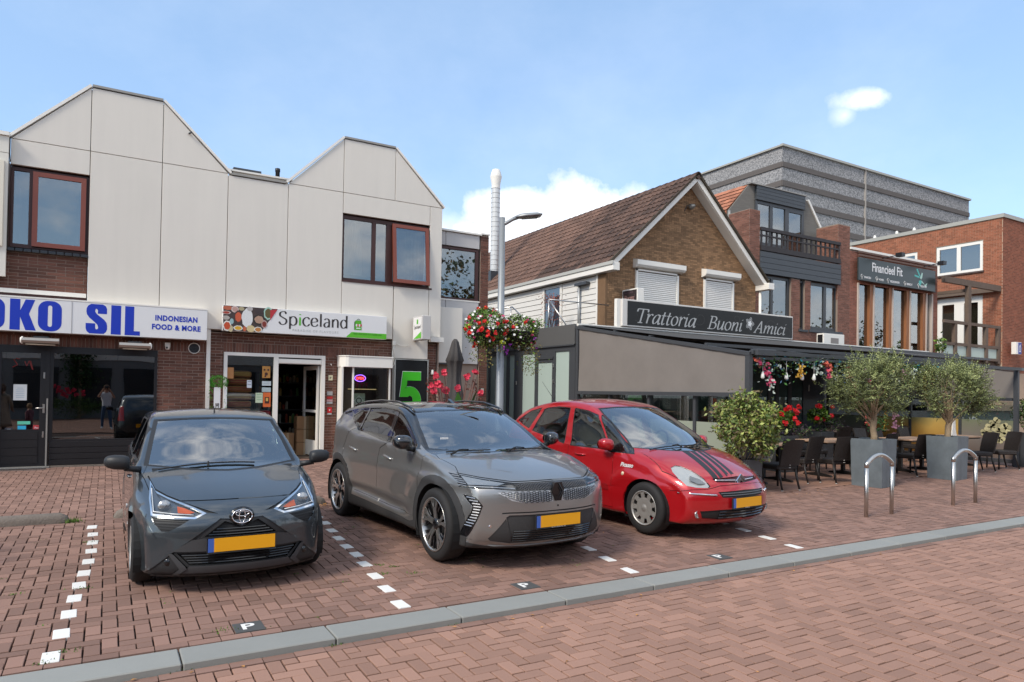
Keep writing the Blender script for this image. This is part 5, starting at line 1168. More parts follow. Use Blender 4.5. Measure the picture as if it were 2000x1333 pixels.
mb = MB(); mb.lathe([(0, 0), (.035, 0)], 10, (12.967, 15.45, 4.36), 'x'); mb.build('emblem', M_pinktext, hs)
# ================================================================== RESTAURANT EXTENSION
EX, EY = 9.94, 13.9
ex = empty('restaurant_extension', 'low anthracite restaurant extension with frosted glass doors', 'building')
mb = MB(); mb.box(EX, 30, EY + .02, 15.84, 3.28, 3.36); mb.box(EX + .02, HX0, 15.84, 22, 3.28, 3.36); mb.build('roof', M_antra, ex)
mb = MB(); mb.bbox(EX - .03, EX + .03, EY + .001, 22, 2.93, 3.43, .004); mb.build('fascia', M_antra2, ex)
mb = MB(); mb.box(EX - .05, EX - .031, EY + .001, 22, 2.90, 2.935); mb.build('drip_edge', M_antra, ex)
mb = MB(); mb.box(EX + .04, 25.5, EY - .06, EY + .0, 3.36, 3.44); mb.build('coping', M_trimwhite, ex)
mb = MB(); mb.box(EX + .04, 25.5, EY - .03, EY + .015, 3.05, 3.359); mb.build('fascia', M_antra, ex)
segs = [(13.95, 14.10, None), (14.16, 14.78, 'f'), (14.92, 15.62, 'd'), (15.76, 16.42, 'f'), (16.85, 17.15, 'f'), (17.3, 18.3, 'f'), (18.4, 19.6, 'f')]
fr = MB(); prev = 13.9
for a, b, t in segs:
 if t is None: continue
 fr.box(EX - .0, EX + .08, prev, a, .1, 2.9); prev = b
fr.box(EX, EX + .08, prev, 22, .1, 2.9)
for a, b, t in segs:
 if t is None: continue
 zt = 2.66 if t == 'd' else 2.78
 if t == 'd': zt = 2.52
 fr.box(EX, EX + .08, a, b, zt, 2.9); fr.box(EX, EX + .08, a, b, .1, .28)
 mb = MB(); mb.box(EX + .03, EX + .04, a, b, .28, zt); mb.build('pane', G_frost, ex)
fr.build('door_frame', M_antra, ex)
mb = MB(); mb.box(EX - .03, EX - .001, 14.86, 15.68, .14, .2); mb.box(EX - .03, EX - .001, 14.86, 15.68, 2.60, 2.66); mb.build('door_rail', M_antra, ex)
for y, z in ((14.85, 2.42), (14.85, 2.02), (16.7, 1.98), (15.70, .75)):
 mb = MB(); mb.bbox(EX - .03, EX - .001, y - .02, y + .02, z - .05, z + .05); mb.build('hinge', M_steel, ex)
mb = MB(); mb.box(EX + .5, 25, EY + 1.9, EY + 1.95, .1, 3.2); mb.box(EX + .3, EX + .35, EY, 22, .1, 3.2); mb.build('inner_wall', mat('inner_wall', (.12, .13, .12), .9), ex)
G_teal = glass('greenish_glass', (.12, .16, .15), 0, .9, .12, mixw=.55, diff=(.10, .155, .14))
ff = MB(); xs = [EX, 11.2, 12.4, 13.6, 14.8, 16.0, 17.0, 17.35, 18.0, 18.35, 19.2, 25.5]
pz_ = [(10.1, 11.15), (11.3, 12.35), (12.5, 13.55), (13.7, 14.75), (14.9, 15.95), (16.1, 17.02), (17.18, 17.34), (17.50, 17.92), (18.08, 18.62)]
prev = EX + .08
for a, b in pz_:
 ff.box(prev, a, EY, EY + .07, .13, 3.04); prev = b; ff.box(a, b, EY, EY + .07, .13, .22); ff.box(a, b, EY, EY + .07, 2.9, 3.04)
 mb = MB(); mb.box(a, b, EY + .03, EY + .04, .22, 2.9); mb.build('pane', G_teal, ex)
ff.box(prev, 25.5, EY, EY + .07, .13, 3.04); ff.build('front_frame', M_antra, ex)
for x in (17.10, 18.85): mb = MB(); mb.tube([(x, EY - .03, 1.9), (x, EY - .03, 2.1)], .014, 6); mb.build('handle', M_trimwhite, ex, True)
bs = empty('restaurant_sign', 'long black Trattoria Buoni Amici sign in a pale frame on the extension roof', 'sign')
mb = MB(); mb.bbox(11.33, 17.97, 13.80, 13.98, 3.46, 4.16, .008); mb.build('frame', mat('sign_frame', (.66, .62, .57), .45), bs)
M_bsign = mat('black_sign_face', (.012, .011, .010), .35)
mb = MB(); mb.box(11.49, 17.93, 13.792, 13.799, 3.50, 4.12); mb.build('face', M_bsign, bs)
mb = MB(); mb.box(11.20, 11.328, 13.86, 13.97, 3.44, 4.16); mb.build('side_post', M_trimwhite, bs)
M_bl = mat('silver_lettering', (.42, .42, .41), .35)
pl = onwallA(11.70, 3.575, 13.789)
w_ = pen_text('letter', 'Trattoria', GI, bs, M_bl, pl, .52, sx=1.17, shear=.30)
w2_ = pen_text('letter', 'Buoni', GI, bs, M_bl, onwallA(14.32, 3.575, 13.789), .50, sx=1.24, shear=.30)
w3_ = pen_text('letter', 'Amici', GI, bs, M_bl, onwallA(16.22, 3.575, 13.789), .48, sx=1.27, shear=.30)
print('sign widths', w_, w2_, w3_)
mb = MB(); n = 60
fl_ = lambda s, k: [(16.05 + s * (.12 + .025 * math.cos(5 * t)) * math.cos(t) * 1.25, 3.82 + s * (.16 + .033 * math.cos(5 * t)) * math.sin(t)) for t in [2 * math.pi * i / n for i in range(n)]]
poly_letter(fl_(1, 0), bs, M_bl, 13.788, [fl_(.88, 0)], name='emblem'); poly_letter(fl_(.76, 0), bs, M_bl, 13.788, [fl_(.62, 0)], name='emblem'); poly_letter(fl_(.50, 0), bs, M_signw, 13.787, name='emblem')
M_swirl = mat('faint_swirl', (.045, .043, .04), .4)
rg = random.Random(12)
for k in range(9):
 cx_, cz_ = 11.9 + k * .72, 3.8 + rg.uniform(-.15, .15); r0 = rg.uniform(.12, .25); a0 = rg.uniform(0, 6)
 P = [(cx_ + (r0 * (1 - t * .05)) * math.cos(a0 + t * .45) * 1.2, cz_ + (r0 * (1 - t * .05)) * math.sin(a0 + t * .45)) for t in range(14)]
 P = [(max(11.5, min(17.9, p[0])), max(3.52, min(4.1, p[1]))) for p in P]; mb = MB()
 for i in range(13):
  a, b = Vector(P[i]), Vector(P[i + 1]); d = (b - a)
  if d.length < 1e-4: continue
  nn = Vector((-d.y, d.x)).normalized() * .005; mb.add([(a.x - nn.x, 13.7915, a.y - nn.y), (b.x - nn.x, 13.7915, b.y - nn.y), (b.x + nn.x, 13.7915, b.y + nn.y), (a.x + nn.x, 13.7915, a.y + nn.y)], [(0, 1, 2, 3)])
 mb.build('swirl', M_swirl, bs)
rl = empty('roof_railing', 'steel tube railing on the flat roof in front of the boarded wall', 'railing')
def rod(p, q, r_=.018, name='rail', parent=rl, mt=M_steel): mb = MB(); mb.tube([p, q], r_, 8); return mb.build(name, mt, parent, True)
RX = 10.35
for y in (15.75, 17.8): rod((RX, y, 3.36), (RX, y, 4.28), .02, 'post')
rod((RX, 17.8, 4.26), (RX, 21.5, 4.26)); rod((RX, 17.8, 3.82), (RX, 21.5, 3.82), .012); rod((RX, 19.7, 3.36), (RX, 19.7, 4.26), .02, 'post'); rod((RX, 21.5, 3.36), (RX, 21.5, 4.26), .02, 'post')
rod((RX, 15.75, 4.27), (HX0, 15.75, 4.27)); rod((RX, 17.75, 4.27), (RX + .55, 16.9, 3.38), .02, 'brace'); rod((RX, 15.75, 4.27), (RX + .35, 15.2, 3.38), .02, 'brace')
rp = empty('roof_plant', 'reddish potted shrub in front of the blue window on the flat roof', 'plant'); rg = random.Random(15)
l1, l2 = MB(), MB()
for k in range(420): leafquad(l1, (11.55 + rg.gauss(0, .17), 17.4 + rg.gauss(0, .16), 4.55 + rg.gauss(0, .09) - (0 if rg.random() < .5 else rg.uniform(0, .9))), .07, rg, .3)
for k in range(10): l2.tube([(11.55, 17.4, 3.6), (11.55 + rg.gauss(0, .15), 17.4 + rg.gauss(0, .1), rg.uniform(4.2, 4.7))], .008, 4)
l1.build('foliage', mat('red_leaf', (.25, .055, .02), .7, tone=.4), rp)['kind'] = 'stuff'; l2.build('stems', M_darkwood, rp); mb = MB(); mb.lathe([(0, 3.36), (.12, 3.36), (.16, 3.65), (0, 3.65)], 12, (11.55, 17.4, 0)); mb.build('pot', M_antra, rp)
rp = empty('roof_plant', 'small bright green potted plant on the flat roof', 'plant'); l1 = MB()
for k in range(260): leafquad(l1, (10.75 + rg.gauss(0, .12), 17.0 + rg.gauss(0, .1), 3.72 + rg.gauss(0, .07)), .07, rg, .5)
l1.build('foliage', M_lf1, rp)['kind'] = 'stuff'; mb = MB(); mb.lathe([(0, 3.36), (.1, 3.36), (.13, 3.6), (0, 3.6)], 12, (10.75, 17.0, 0)); mb.build('pot', M_darkwood, rp)
ln = empty('lantern', 'small grey lantern with a flat hat on the flat roof', 'lantern'); mb = MB(); mb.lathe([(.05, 3.36), (.05, 3.64), (.11, 3.66), (.03, 3.74), (0, 3.75)], 10, (10.15, 18.0, 0)); mb.build('body', M_pole, ln)
ep = empty('exhaust_pipe', 'tall ribbed white ventilation pipe with a flared cap behind the house', 'chimney')
mb = MB(); prof = []
for k in range(18): z = 6.4 + k * .19; prof += [(.172, z), (.172, z + .17), (.185, z + .178), (.185, z + .186)]
mb.lathe(prof, 20, (13.17, 24, 0)); mb.build('pipe', mat('white_sheet_metal', (.60, .59, .57), .35, metal=.2), ep); mb = MB(); mb.lathe([(.175, 9.82), (.175, 9.98), (.235, 10.28), (.235, 10.30), (.16, 10.55), (.15, 10.57), (0, 10.57)], 20, (13.17, 24, 0)); mb.build('cap', M_trimwhite, ep, True)
mb = MB(); mb.box(12.9, 13.4, 23.8, 24.2, 0, 6.5); mb.build('base', M_antra, ep)
# ================================================================== TERRACE ENCLOSURE AND AWNING
te = empty('terrace_enclosure', 'anthracite terrace frame with grey wind screens and sliding awning rails', 'terrace enclosure')
TX0, TX1, TY0, TY1 = 9.94, 19.7, 8.5, 13.85
def bar(p, q, w, h, name='beam', mt=M_antra, parent=te):
 """square bar between two points, w wide, h high"""
 p, q = Vector(p), Vector(q); d = (q - p).normalized(); s = d.cross(Vector((0, 0, 1)))
 s = s.normalized() if s.length > .01 else Vector((1, 0, 0)); u = s.cross(d).normalized(); mb = MB(); vs = []
 for c in (p, q):
  for a, b in ((-1, -1), (1, -1), (1, 1), (-1, 1)): vs.append(c + s * w / 2 * a + u * h / 2 * b)
 mb.add(vs, [(0, 1, 2, 3), (7, 6, 5, 4), (0, 4, 5, 1), (1, 5, 6, 2), (2, 6, 7, 3), (3, 7, 4, 0)])
 return mb.build(name, mt, parent)
for X in (TX0, TX1):
 sg = -1 if X == TX0 else 1
 bar((X, TY0 + .05, gz(8.5)), (X, TY0 + .05, 2.45), .09, .10, 'post'); bar((X + .01, TY1 - .06, .1), (X + .01, TY1 - .06, 3.3), .09, .10, 'post')
 bar((X, TY0, 2.47), (X, TY1, 3.34), .10, .07, 'sloping_rail'); bar((X - .02, TY0 + .12, 1.735), (X - .02, TY1 - .12, 1.735), .10, .075, 'screen_bar')
 for k in range(3):
  y = TY0 + .05 + (k + 1) * 1.335; bar((X + .04, y, .1), (X + .04, y, 1.70), .07, .07, 'post')
 bar((X + .04, TY0 + .1, .17), (X + .04, TY1, .17), .06, .1, 'sill_rail')
 for k in range(4):
  ya, yb = TY0 + .10 + k * 1.335, TY0 + k * 1.335 + 1.35
  mb = MB(); mb.box(X + .035, X + .042, ya, yb, 1.20, 1.69); mb.build('pane', G_clear, te)
  if X == TX0: mb = MB(); mb.box(X + .035, X + .042, ya, yb, .23, 1.199); mb.build('frosted_pane', glass('pale_film_glass', (.1, .1, .1), .2, .6, .06, mixw=.95, diff=(.30, .33, .26)), te)
 mb = MB(); n, m_ = 26, 10; vs = []
 for i in range(n + 1):
  for j in range(m_ + 1):
   y = TY0 + .11 + (TY1 - TY0 - .24) * i / n; zt = 2.43 + (3.30 - 2.43) * (y - TY0) / (TY1 - TY0); z = 1.76 + (zt - 1.76) * j / m_
   vs.append((X - .02 + .010 * math.sin(i * .8) * math.sin(j / m_ * math.pi) + .006 * math.sin(i * 2.1 + j * .5), y, z))
 mb.add(vs, [(i * (m_ + 1) + j, i * (m_ + 1) + j + 1, (i + 1) * (m_ + 1) + j + 1, (i + 1) * (m_ + 1) + j) for i in range(n) for j in range(m_)])
 mb.build('screen', M_screen, te, True)
def film(name, rampc, sc):
 mt = bpy.data.materials.new(name); mt.use_nodes = True; t = mt.node_tree; p = t.nodes['Principled BSDF']; p.inputs['Roughness'].default_value = .3
 g = t.nodes.new('ShaderNodeTexCoord'); s = t.nodes.new('ShaderNodeSeparateXYZ'); t.links.new(g.outputs['Object'], s.inputs[0]); n = t.nodes.new('ShaderNodeTexNoise'); n.inputs['Scale'].default_value = sc; t.links.new(g.outputs['Object'], n.inputs['Vector'])
 r_ = t.nodes.new('ShaderNodeValToRGB'); v = mth(t, 'ADD', mth(t, 'MULTIPLY', s.outputs['Z'], .8), mth(t, 'MULTIPLY', mth(t, 'SUBTRACT', n.outputs['Fac'], .5), .3)); t.links.new(v, r_.inputs[0])
 els = r_.color_ramp.elements; els[0].position = rampc[0][0]; els[0].color = (*rampc[0][1], 1); els[1].position = rampc[-1][0]; els[1].color = (*rampc[-1][1], 1)
 for pos, c in rampc[1:-1]: e = els.new(pos); e.color = (*c, 1)
 t.links.new(r_.outputs[0], p.inputs['Base Color']); return mt
F1 = film('golden_print', [(.2, (.20, .10, .03)), (.55, (.42, .22, .05)), (.8, (.50, .32, .09)), (1.0, (.34, .30, .12))], 1.5)
F2 = film('grey_green_print', [(.2, (.16, .12, .10)), (.6, (.20, .17, .15)), (1.0, (.16, .18, .11))], 2.5)
for k, F in ((0, F2), (1, F1), (2, F1), (3, F2)):
 ya, yb = TY0 + .10 + k * 1.335, TY0 + k * 1.335 + 1.35
 mb = MB(); mb.box(TX1 + .034, TX1 + .042, ya, yb, .23, 1.199); mb.build('printed_film', F, te)
orc = MB(); rg = random.Random(44)
for k in range(7):
 cy, cz = 8.95 + rg.uniform(-.25, .3), .95 + rg.uniform(-.22, .2)
 for j in range(5):
  a = j * 1.2566 + rg.random(); orc.tone = rg.random(); r1 = .085; pa_, pb_ = cy + r1 * math.cos(a), cz + r1 * math.sin(a)
  orc.add([(TX1 + .031 - k * .0004, cy, cz)] + [(TX1 + .031 - k * .0004, pa_ + .06 * math.cos(t), pb_ + .06 * math.sin(t)) for t in [q * .785 for q in range(8)]], [(0, 1, 2), (0, 2, 3), (0, 3, 4), (0, 4, 5), (0, 5, 6), (0, 6, 7), (0, 7, 8), (0, 8, 1)])
orc.build('flower_print', mat('orchid_print', (.50, .45, .25), .4, tone=.25), te)
bar((TX0, TY1 - .15, 3.30), (27, TY1 - .15, 3.30), .22, .16, 'cassette'); bar((TX0, TY0, 2.50), (TX1 + .05, TY0, 2.50), .09, .07, 'front_beam'); bar((TX0 + .1, TY0 - .02, 2.40) , (14.6, TY0 - .02, 2.44), .05, .05, 'front_bar')
bar((14.8, TY0 + .2, 2.60), (18.6, TY0 + .2, 2.55), .05, .05, 'front_bar')
for X in (12.3, 14.7, 17.2): bar((X, TY0, 2.46), (X, TY1, 3.30), .07, .09, 'guide_rail')
for Y_, z in ((9.6, 2.70), (11.2, 2.95), (12.4, 3.14)): bar((TX0, Y_, z), (TX1, Y_, z), .06, .06, 'cross_bar')
mb = MB(); mb.bbox(9.98, 10.5, TY0 - .10, TY0 + .06, 2.44, 2.56, .01); mb.build('motor_box', M_antra, te)
mb = MB()
mb.add([(TX0 + .05, 10.2, 2.86), (TX1, 10.2, 2.86), (TX1, TY1, 3.40), (TX0 + .05, TY1, 3.40)], [(0, 1, 2, 3)]); mb.build('awning_cloth', mat('awning_cloth', (.06, .055, .05), .9, noise=.1), te)
bar((TX1 + .05, TY0, 2.50), (27, TY0 + 1.2, 2.62), .08, .07, 'front_beam')
gl_ = empty('flower_garland', 'garland of imitation flowers and leaves hung along the front awning beam', 'garland'); rg = random.Random(77)
cols = {'green': (.05, .15, .035), 'teal': (.02, .14, .17), 'pale': (.50, .55, .48), 'pink': (.62, .07, .16), 'coral': (.62, .13, .08), 'gold': (.50, .28, .03), 'blue': (.12, .22, .38), 'lime': (.20, .32, .05), 'mauve': (.45, .22, .30)}
gm = {k: MB() for k in cols}
def xdens(): return rg.uniform(10.0, 16.4)
for k in range(1500):
 x = xdens(); l = abs(rg.gauss(0, .17)) * (1.0 + .5 * math.sin(x * 3.1)); nm = rg.choices(('green', 'teal', 'pale', 'blue', 'lime'), (9, 4, 4, 1.2, 2.5))[0]
 leafquad(gm[nm], (x, 8.56 + rg.gauss(0, .07), 2.46 - l + (.06 if rg.random() < .3 else 0)), rg.uniform(.035, .085), rg, .5)
for (x, c, l, n) in ((10.15, 'pink', .18, 9), (10.32, 'pink', .34, 14), (10.42, 'pink', .52, 12), (10.05, 'coral', .1, 6), (11.25, 'gold', .34, 26), (12.0, 'coral', .12, 22), (12.15, 'coral', .22, 14), (12.1, 'pink', .34, 12), (12.75, 'pink', .3, 24), (13.25, 'mauve', .36, 14), (13.4, 'pink', .42, 8), (14.2, 'coral', .2, 14), (15.0, 'pale', .2, 12), (15.6, 'coral', .32, 26), (15.75, 'coral', .44, 16), (15.5, 'gold', .6, 30), (14.6, 'mauve', .3, 10), (13.8, 'blue', .2, 14), (11.8, 'pale', .3, 16), (12.95, 'blue', .4, 10), (13.0, 'pale', .5, 10), (10.45, 'pale', .62, 14), (12.6, 'blue', .62, 12)):
 for j in range(n): cluster(gm[c], (x + rg.gauss(0, .03), 8.48 + rg.gauss(0, .03), 2.46 - l * rg.uniform(.45, 1.1)), .03, rg, 3, .022)
for k in range(160): x = 15.1 + rg.gauss(0, .03); leafquad(gm['gold' if rg.random() < .6 else 'lime'], (14.7 + rg.gauss(0, .04), 8.9, rg.uniform(1.0, 2.3)), .045, rg)
for k in range(26): cluster(gm['coral'], (14.25 + rg.gauss(0, .07), 8.95, rg.uniform(1.0, 1.35)), .03, rg, 4, .025)
for k in range(26): cluster(gm['mauve'], (15.05 + rg.gauss(0, .06), 8.9, rg.uniform(.85, 1.4)), .03, rg, 4, .025)
for k in range(120): leafquad(gm['green'], (14.6 + rg.gauss(0, .18), 9.0, rg.uniform(1.0, 1.3)), .06, rg)
for nm, m_ in gm.items(): m_.build('%s_flowers' % nm if nm not in ('green', 'teal', 'lime') else '%s_leaves' % nm, mat('garland_' + nm, cols[nm], .6, tone=.35), gl_)['kind'] = 'stuff'
for k, x in enumerate((10.25, 10.9, 11.35, 11.7, 12.4, 13.15, 13.5)):
 mb = MB(); mb.tube([(x, 8.5, 2.44), (x, 8.5, 2.16)], .006, 5); mb.lathe([(.012, 2.16), (.03, 2.10), (.036, 2.05), (.02, 2.03), (0, 2.025)], 10, (x, 8.5, 0)); tag(mb.build('hanging_bulb', M_fwhite, smooth=True), 'white bell bulb hanging below the flower garland', 'light bulb', 'white bulbs hanging from the flower garland')
# ================================================================== TERRACE FURNITURE
M_wick = mat('dark_wicker', (.022, .017, .015), .55, noise=.35, nscale=60, bump=.5, bscale=180); M_legm = mat('chair_leg', (.018, .015, .014), .5); M_ttop = mat('table_slat', (.42, .27, .18), .6, noise=.15, nscale=5, objrand=.12, nscale3=(1, 6, 1)); M_foot = mat('chair_foot', (.5, .48, .45), .5)
def make_chair():
 r_ = empty('wicker_chair', None, 'chair', group='dark wicker terrace chairs')
 mb = MB(); mb.bbox(-.23, .23, -.22, .24, .36, .46, .02); mb.build('seat', M_wick, r_)
 mb = MB(); n, m_ = 8, 6; vs = []
 for k in (0, 1):
  for i in range(n + 1):
   for j in range(m_ + 1):
    u = -1 + 2 * i / n; v = j / m_; x = u * (.225 + .012 * v); z = .44 + v * .46 + .012 * (1 - u * u) * (1 if j == m_ else 0); y = -.22 - .11 * v - .04 * v * v + .035 * u * u * v - (0 if k == 0 else .035); vs.append((x, y, z))
 N_ = (n + 1) * (m_ + 1)
 fs = [(i * (m_ + 1) + j, i * (m_ + 1) + j + 1, (i + 1) * (m_ + 1) + j + 1, (i + 1) * (m_ + 1) + j) for i in range(n) for j in range(m_)]; fs2 = [tuple(N_ + q for q in f) for f in fs]
 rim = [i * (m_ + 1) for i in range(n + 1)] + [n * (m_ + 1) + j for j in range(1, m_ + 1)] + [i * (m_ + 1) + m_ for i in range(n - 1, -1, -1)] + [j for j in range(m_ - 1, 0, -1)]
 mb.add(vs, fs + fs2 + [(rim[i], rim[(i + 1) % len(rim)], rim[(i + 1) % len(rim)] + N_, rim[i] + N_) for i in range(len(rim))]); mb.build('backrest', M_wick, r_, False)
 for sx in (-1, 1):
  mb = MB(); mb.tube([(sx * .195, -.20, .37), (sx * .20, -.235, .2), (sx * .205, -.29, .01)], [.024, .021, .017], 6); q = mb.build('leg', M_legm, r_, True)
  mb = MB(); mb.tube([(sx * .195, .205, .37), (sx * .20, .215, .01)], [.024, .018], 6); mb.build('leg', M_legm, r_, True)
 mb = MB(); mb.tube([(0, -.262, .445), (.0, -.262, .455)], .012, 8); mb.box(-.02, .02, -.265, -.255, .40, .408); mb.build('tag', M_foot, r_)
 for sx in (-1, 1):
  mb = MB(); mb.tube([(sx * .205, -.29, 0), (sx * .205, -.29, .014)], .018, 8); mb.build('foot', M_foot, r_)
 return r_
chair0 = make_chair(); first = [True]
def chair(x, y, rz, label):
 if first[0]: first[0] = False; chair0.location = (x, y, gz(y) + .006); chair0.rotation_euler = (0, 0, rz); chair0['label'] = label; return
 dup(chair0, (x, y, gz(y) + .006), rz, label)
def table(x, y, w, d, label, rz=0.0):
 r_ = empty('terrace_table', label, 'table', (x, y, gz(y) + .005), rz, 'wooden topped terrace tables'); n = int(d / .1)
 for k in range(n):
  mb = MB(); mb.bbox(-w / 2, w / 2, -d / 2 + k * d / n + .003, -d / 2 + (k + 1) * d / n - .003, .715, .75, .004); mb.build('slat', M_ttop, r_)
 mb = MB(); mb.box(-w / 2 + .06, w / 2 - .06, -d / 2 + .06, d / 2 - .06, .685, .714); mb.build('frame', M_legm, r_)
 for sx in (-w / 3, w / 3):
  mb = MB(); mb.box(sx - .035, sx + .035, -.035, .035, .05, .685); mb.prism([(-d * .42, .0), (d * .42, .0), (d * .40, .03), (.05, .07), (-.05, .07), (-d * .40, .03)], 'x', sx - .03, sx + .03); mb.build('leg', M_legm, r_)
 return r_
table(11.15, 9.15, 1.1, .8, 'wooden topped table half hidden by two wicker chairs beside the leafy bush')
table(13.45, 9.35, 1.3, .8, 'wooden topped table left of the first olive tree planter')
table(16.15, 9.15, 1.3, .8, 'wooden topped table between the two olive tree planters'); table(18.35, 9.35, 1.3, .8, 'wooden topped table at the right end of the terrace with a white stand on it')
table(13.6, 11.7, 1.4, .8, 'back row table behind the red mandevilla planter', .02); table(16.4, 11.8, 1.4, .8, 'back row table seen between the two olive trunks'); table(18.6, 11.9, 1.2, .8, 'back row table in the far right corner of the terrace')
chair(10.52, 8.35, R(-6), 'nearest wicker chair on the terrace, its back to the street beside the red car'); chair(10.65, 9.15, R(-72), 'wicker chair behind the nearest one, close to the leafy bush')
chair(11.8, 8.85, R(4), 'wicker chair left of the one beside the first planter'); chair(12.42, 8.55, R(-14), 'wicker chair directly left of the first olive tree planter, back to the street')
chair(14.55, 9.0, R(5), 'wicker chair partly hidden behind the right edge of the first planter'); chair(15.25, 8.62, R(-10), 'wicker chair standing free between the two olive planters, back to the street')
chair(17.62, 8.45, R(62), 'wicker chair seen from the side right of the second planter'); chair(18.75, 8.45, R(62), 'rightmost wicker chair, seen from the side by the end post')
chair(13.3, 10.1, R(176), 'wicker chair facing the street across the table left of the first planter'); chair(13.95, 10.15, R(184), 'wicker chair facing the street right behind the first olive trunk')
chair(15.9, 9.95, R(180), 'wicker chair facing the street, left one behind the middle table'); chair(16.6, 9.98, R(178), 'wicker chair facing the street, right one behind the middle table')
chair(18.1, 10.15, R(182), 'wicker chair facing the street behind the right end table'); chair(11.3, 9.95, R(180), 'wicker chair facing the street behind the table by the bush')
chair(13.2, 10.95, R(0), 'back row chair turned to the rear table behind the mandevilla'); chair(14.05, 10.95, R(0), 'back row chair right of the red flowers'); chair(16.0, 11.05, R(-5), 'back row chair left of two at the middle rear table'); chair(16.8, 11.05, R(4), 'back row chair right of two at the middle rear table')
chair(18.6, 11.1, R(0), 'back row chair at the far right rear table'); chair(13.3, 12.4, R(180), 'rearmost chair facing the street at left'); chair(16.3, 12.5, R(180), 'rearmost chair facing the street at right'); chair(12.5, 11.7, R(-90), 'back row chair seen from the side at the left table end')
mb = MB(); mb.prism([(18.18, .76), (18.42, .76), (18.36, .98), (18.34, 1.20), (18.31, 1.20), (18.30, .98), (18.28, 1.22), (18.24, 1.22), (18.22, .98)], 'y', 9.30, 9.33); tag(mb.build('menu_stand', M_fwhite), 'white menu stand on the right end table', 'menu stand')
# ================================================================== PLANTERS, OLIVES, BUSHES
M_zincp = mat('zinc_planter', (.15, .175, .19), .5, metal=.25, noise=.45, nscale=3.5, streak=.15, bump=.1, bscale=30)
M_soil = mat('soil', (.035, .022, .015), .95, noise=.3, nscale=20); M_bark = mat('olive_bark', (.30, .22, .14), .9, noise=.3, nscale=12, bump=.6, bscale=40)
def planter(x, y, w, h, rz, mt, label, taper=.93, group='tall square planters'):
 r_ = empty('planter', label, 'planter', (x, y, gz(y)), rz, group); mb = MB(); a, b = w / 2 * taper, w / 2; t = .03
 vs = []
 for (s, z) in ((a, 0), (b, h), (b - t, h), (b - t, h - .06)):
  for sx, sy in ((-1, -1), (1, -1), (1, 1), (-1, 1)): vs.append((sx * s, sy * s, z))
 mb.add(vs, [(3, 2, 1, 0)] + [(k * 4 + i, k * 4 + (i + 1) % 4, (k + 1) * 4 + (i + 1) % 4, (k + 1) * 4 + i) for k in range(3) for i in range(4)]); mb.build('box', mt, r_)
 mb = MB(); mb.add([(-b + t, -b + t, h - .055), (b - t, -b + t, h - .055), (b - t, b - t, h - .055), (-b + t, b - t, h - .055)], [(0, 1, 2, 3)]); mb.build('soil', M_soil, r_)
 return r_
planter(12.70, 7.92, .60, .90, R(8), M_zincp, 'zinc planter with the left olive tree, left of the first steel hoop'); planter(15.40, 7.97, .60, .90, R(8), M_zincp, 'zinc planter with the right olive tree, behind the second steel hoop')
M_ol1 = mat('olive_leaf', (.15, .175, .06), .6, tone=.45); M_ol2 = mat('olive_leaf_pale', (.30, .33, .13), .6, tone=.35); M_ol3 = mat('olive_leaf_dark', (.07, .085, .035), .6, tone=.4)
def olive(x, y, z0, cz, rx, rz, seed, label, lean=0.0):
 r_ = empty('olive_tree', label, 'tree', (0, 0, 0), group='olive trees in zinc planters'); rg = random.Random(seed); tr = MB()
 top = Vector((x + lean, y, cz - rz * .25)); tr.tube([(x, y, z0), (x + .02, y, z0 + .15), (x - .01 + lean * .4, y + .01, z0 + .3), (x + lean * .8, y, z0 + .42), top], [.075, .06, .055, .06, .045], 10)
 tr.build('trunk', M_bark, r_, True); br = MB(); ends = []
 for k in range(18):
  a = rg.uniform(0, 6.283); b = rg.uniform(-.25, 1); q = math.sqrt(max(0, 1 - b * b)); e = Vector((x + lean + rx * .85 * q * math.cos(a), y + rx * .8 * q * math.sin(a), cz + rz * .85 * b)); s = Vector((x + lean * rg.random(), y, z0 + rg.uniform(.30, .55))); mid = s.lerp(e, .5) + Vector((rg.gauss(0, .06), rg.gauss(0, .06), rg.uniform(-.02, .1)))
  br.tube([s, mid, e], [.018, .009, .003], 5); ends.append((mid, e))
 br.build('branches', M_bark, r_)['kind'] = 'stuff'; L1, L2, L3 = MB(), MB(), MB()
 clumps = []
 for k in range(84):
  a = rg.uniform(0, 6.283); b = rg.uniform(-.85, 1); q = math.sqrt(max(0, 1 - b * b)); rr = rg.uniform(.45, 1.0) ** .6
  clumps.append(Vector((x + lean + rx * rr * q * math.cos(a), y + rx * .9 * rr * q * math.sin(a), cz + rz * rr * b)))
 for c in clumps:
  for t_ in range(22):
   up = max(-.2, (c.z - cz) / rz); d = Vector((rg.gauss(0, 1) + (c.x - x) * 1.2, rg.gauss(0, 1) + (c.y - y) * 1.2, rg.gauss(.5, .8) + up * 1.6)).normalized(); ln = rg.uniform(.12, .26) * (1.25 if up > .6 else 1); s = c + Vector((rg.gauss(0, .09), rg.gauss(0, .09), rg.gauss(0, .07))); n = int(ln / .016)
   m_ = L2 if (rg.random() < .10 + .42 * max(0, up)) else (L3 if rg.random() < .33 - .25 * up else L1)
   side = d.orthogonal().normalized()
   for i in range(n):
    p = s + d * ln * i / n; side.rotate(Matrix.Rotation(1.9, 3, d)); q_ = (side * .8 + d * .75).normalized(); w = q_.cross(d).normalized() * .0085; l_ = rg.uniform(.034, .056); m_.tone = rg.random()
    m_.add([p, p + q_ * l_ * .5 + w, p + q_ * l_, p + q_ * l_ * .5 - w], [(0, 1, 2, 3)])
 for m_, mt_ in ((L1, M_ol1), (L2, M_ol2), (L3, M_ol3)): m_.build('crown', mt_, r_)['kind'] = 'stuff'
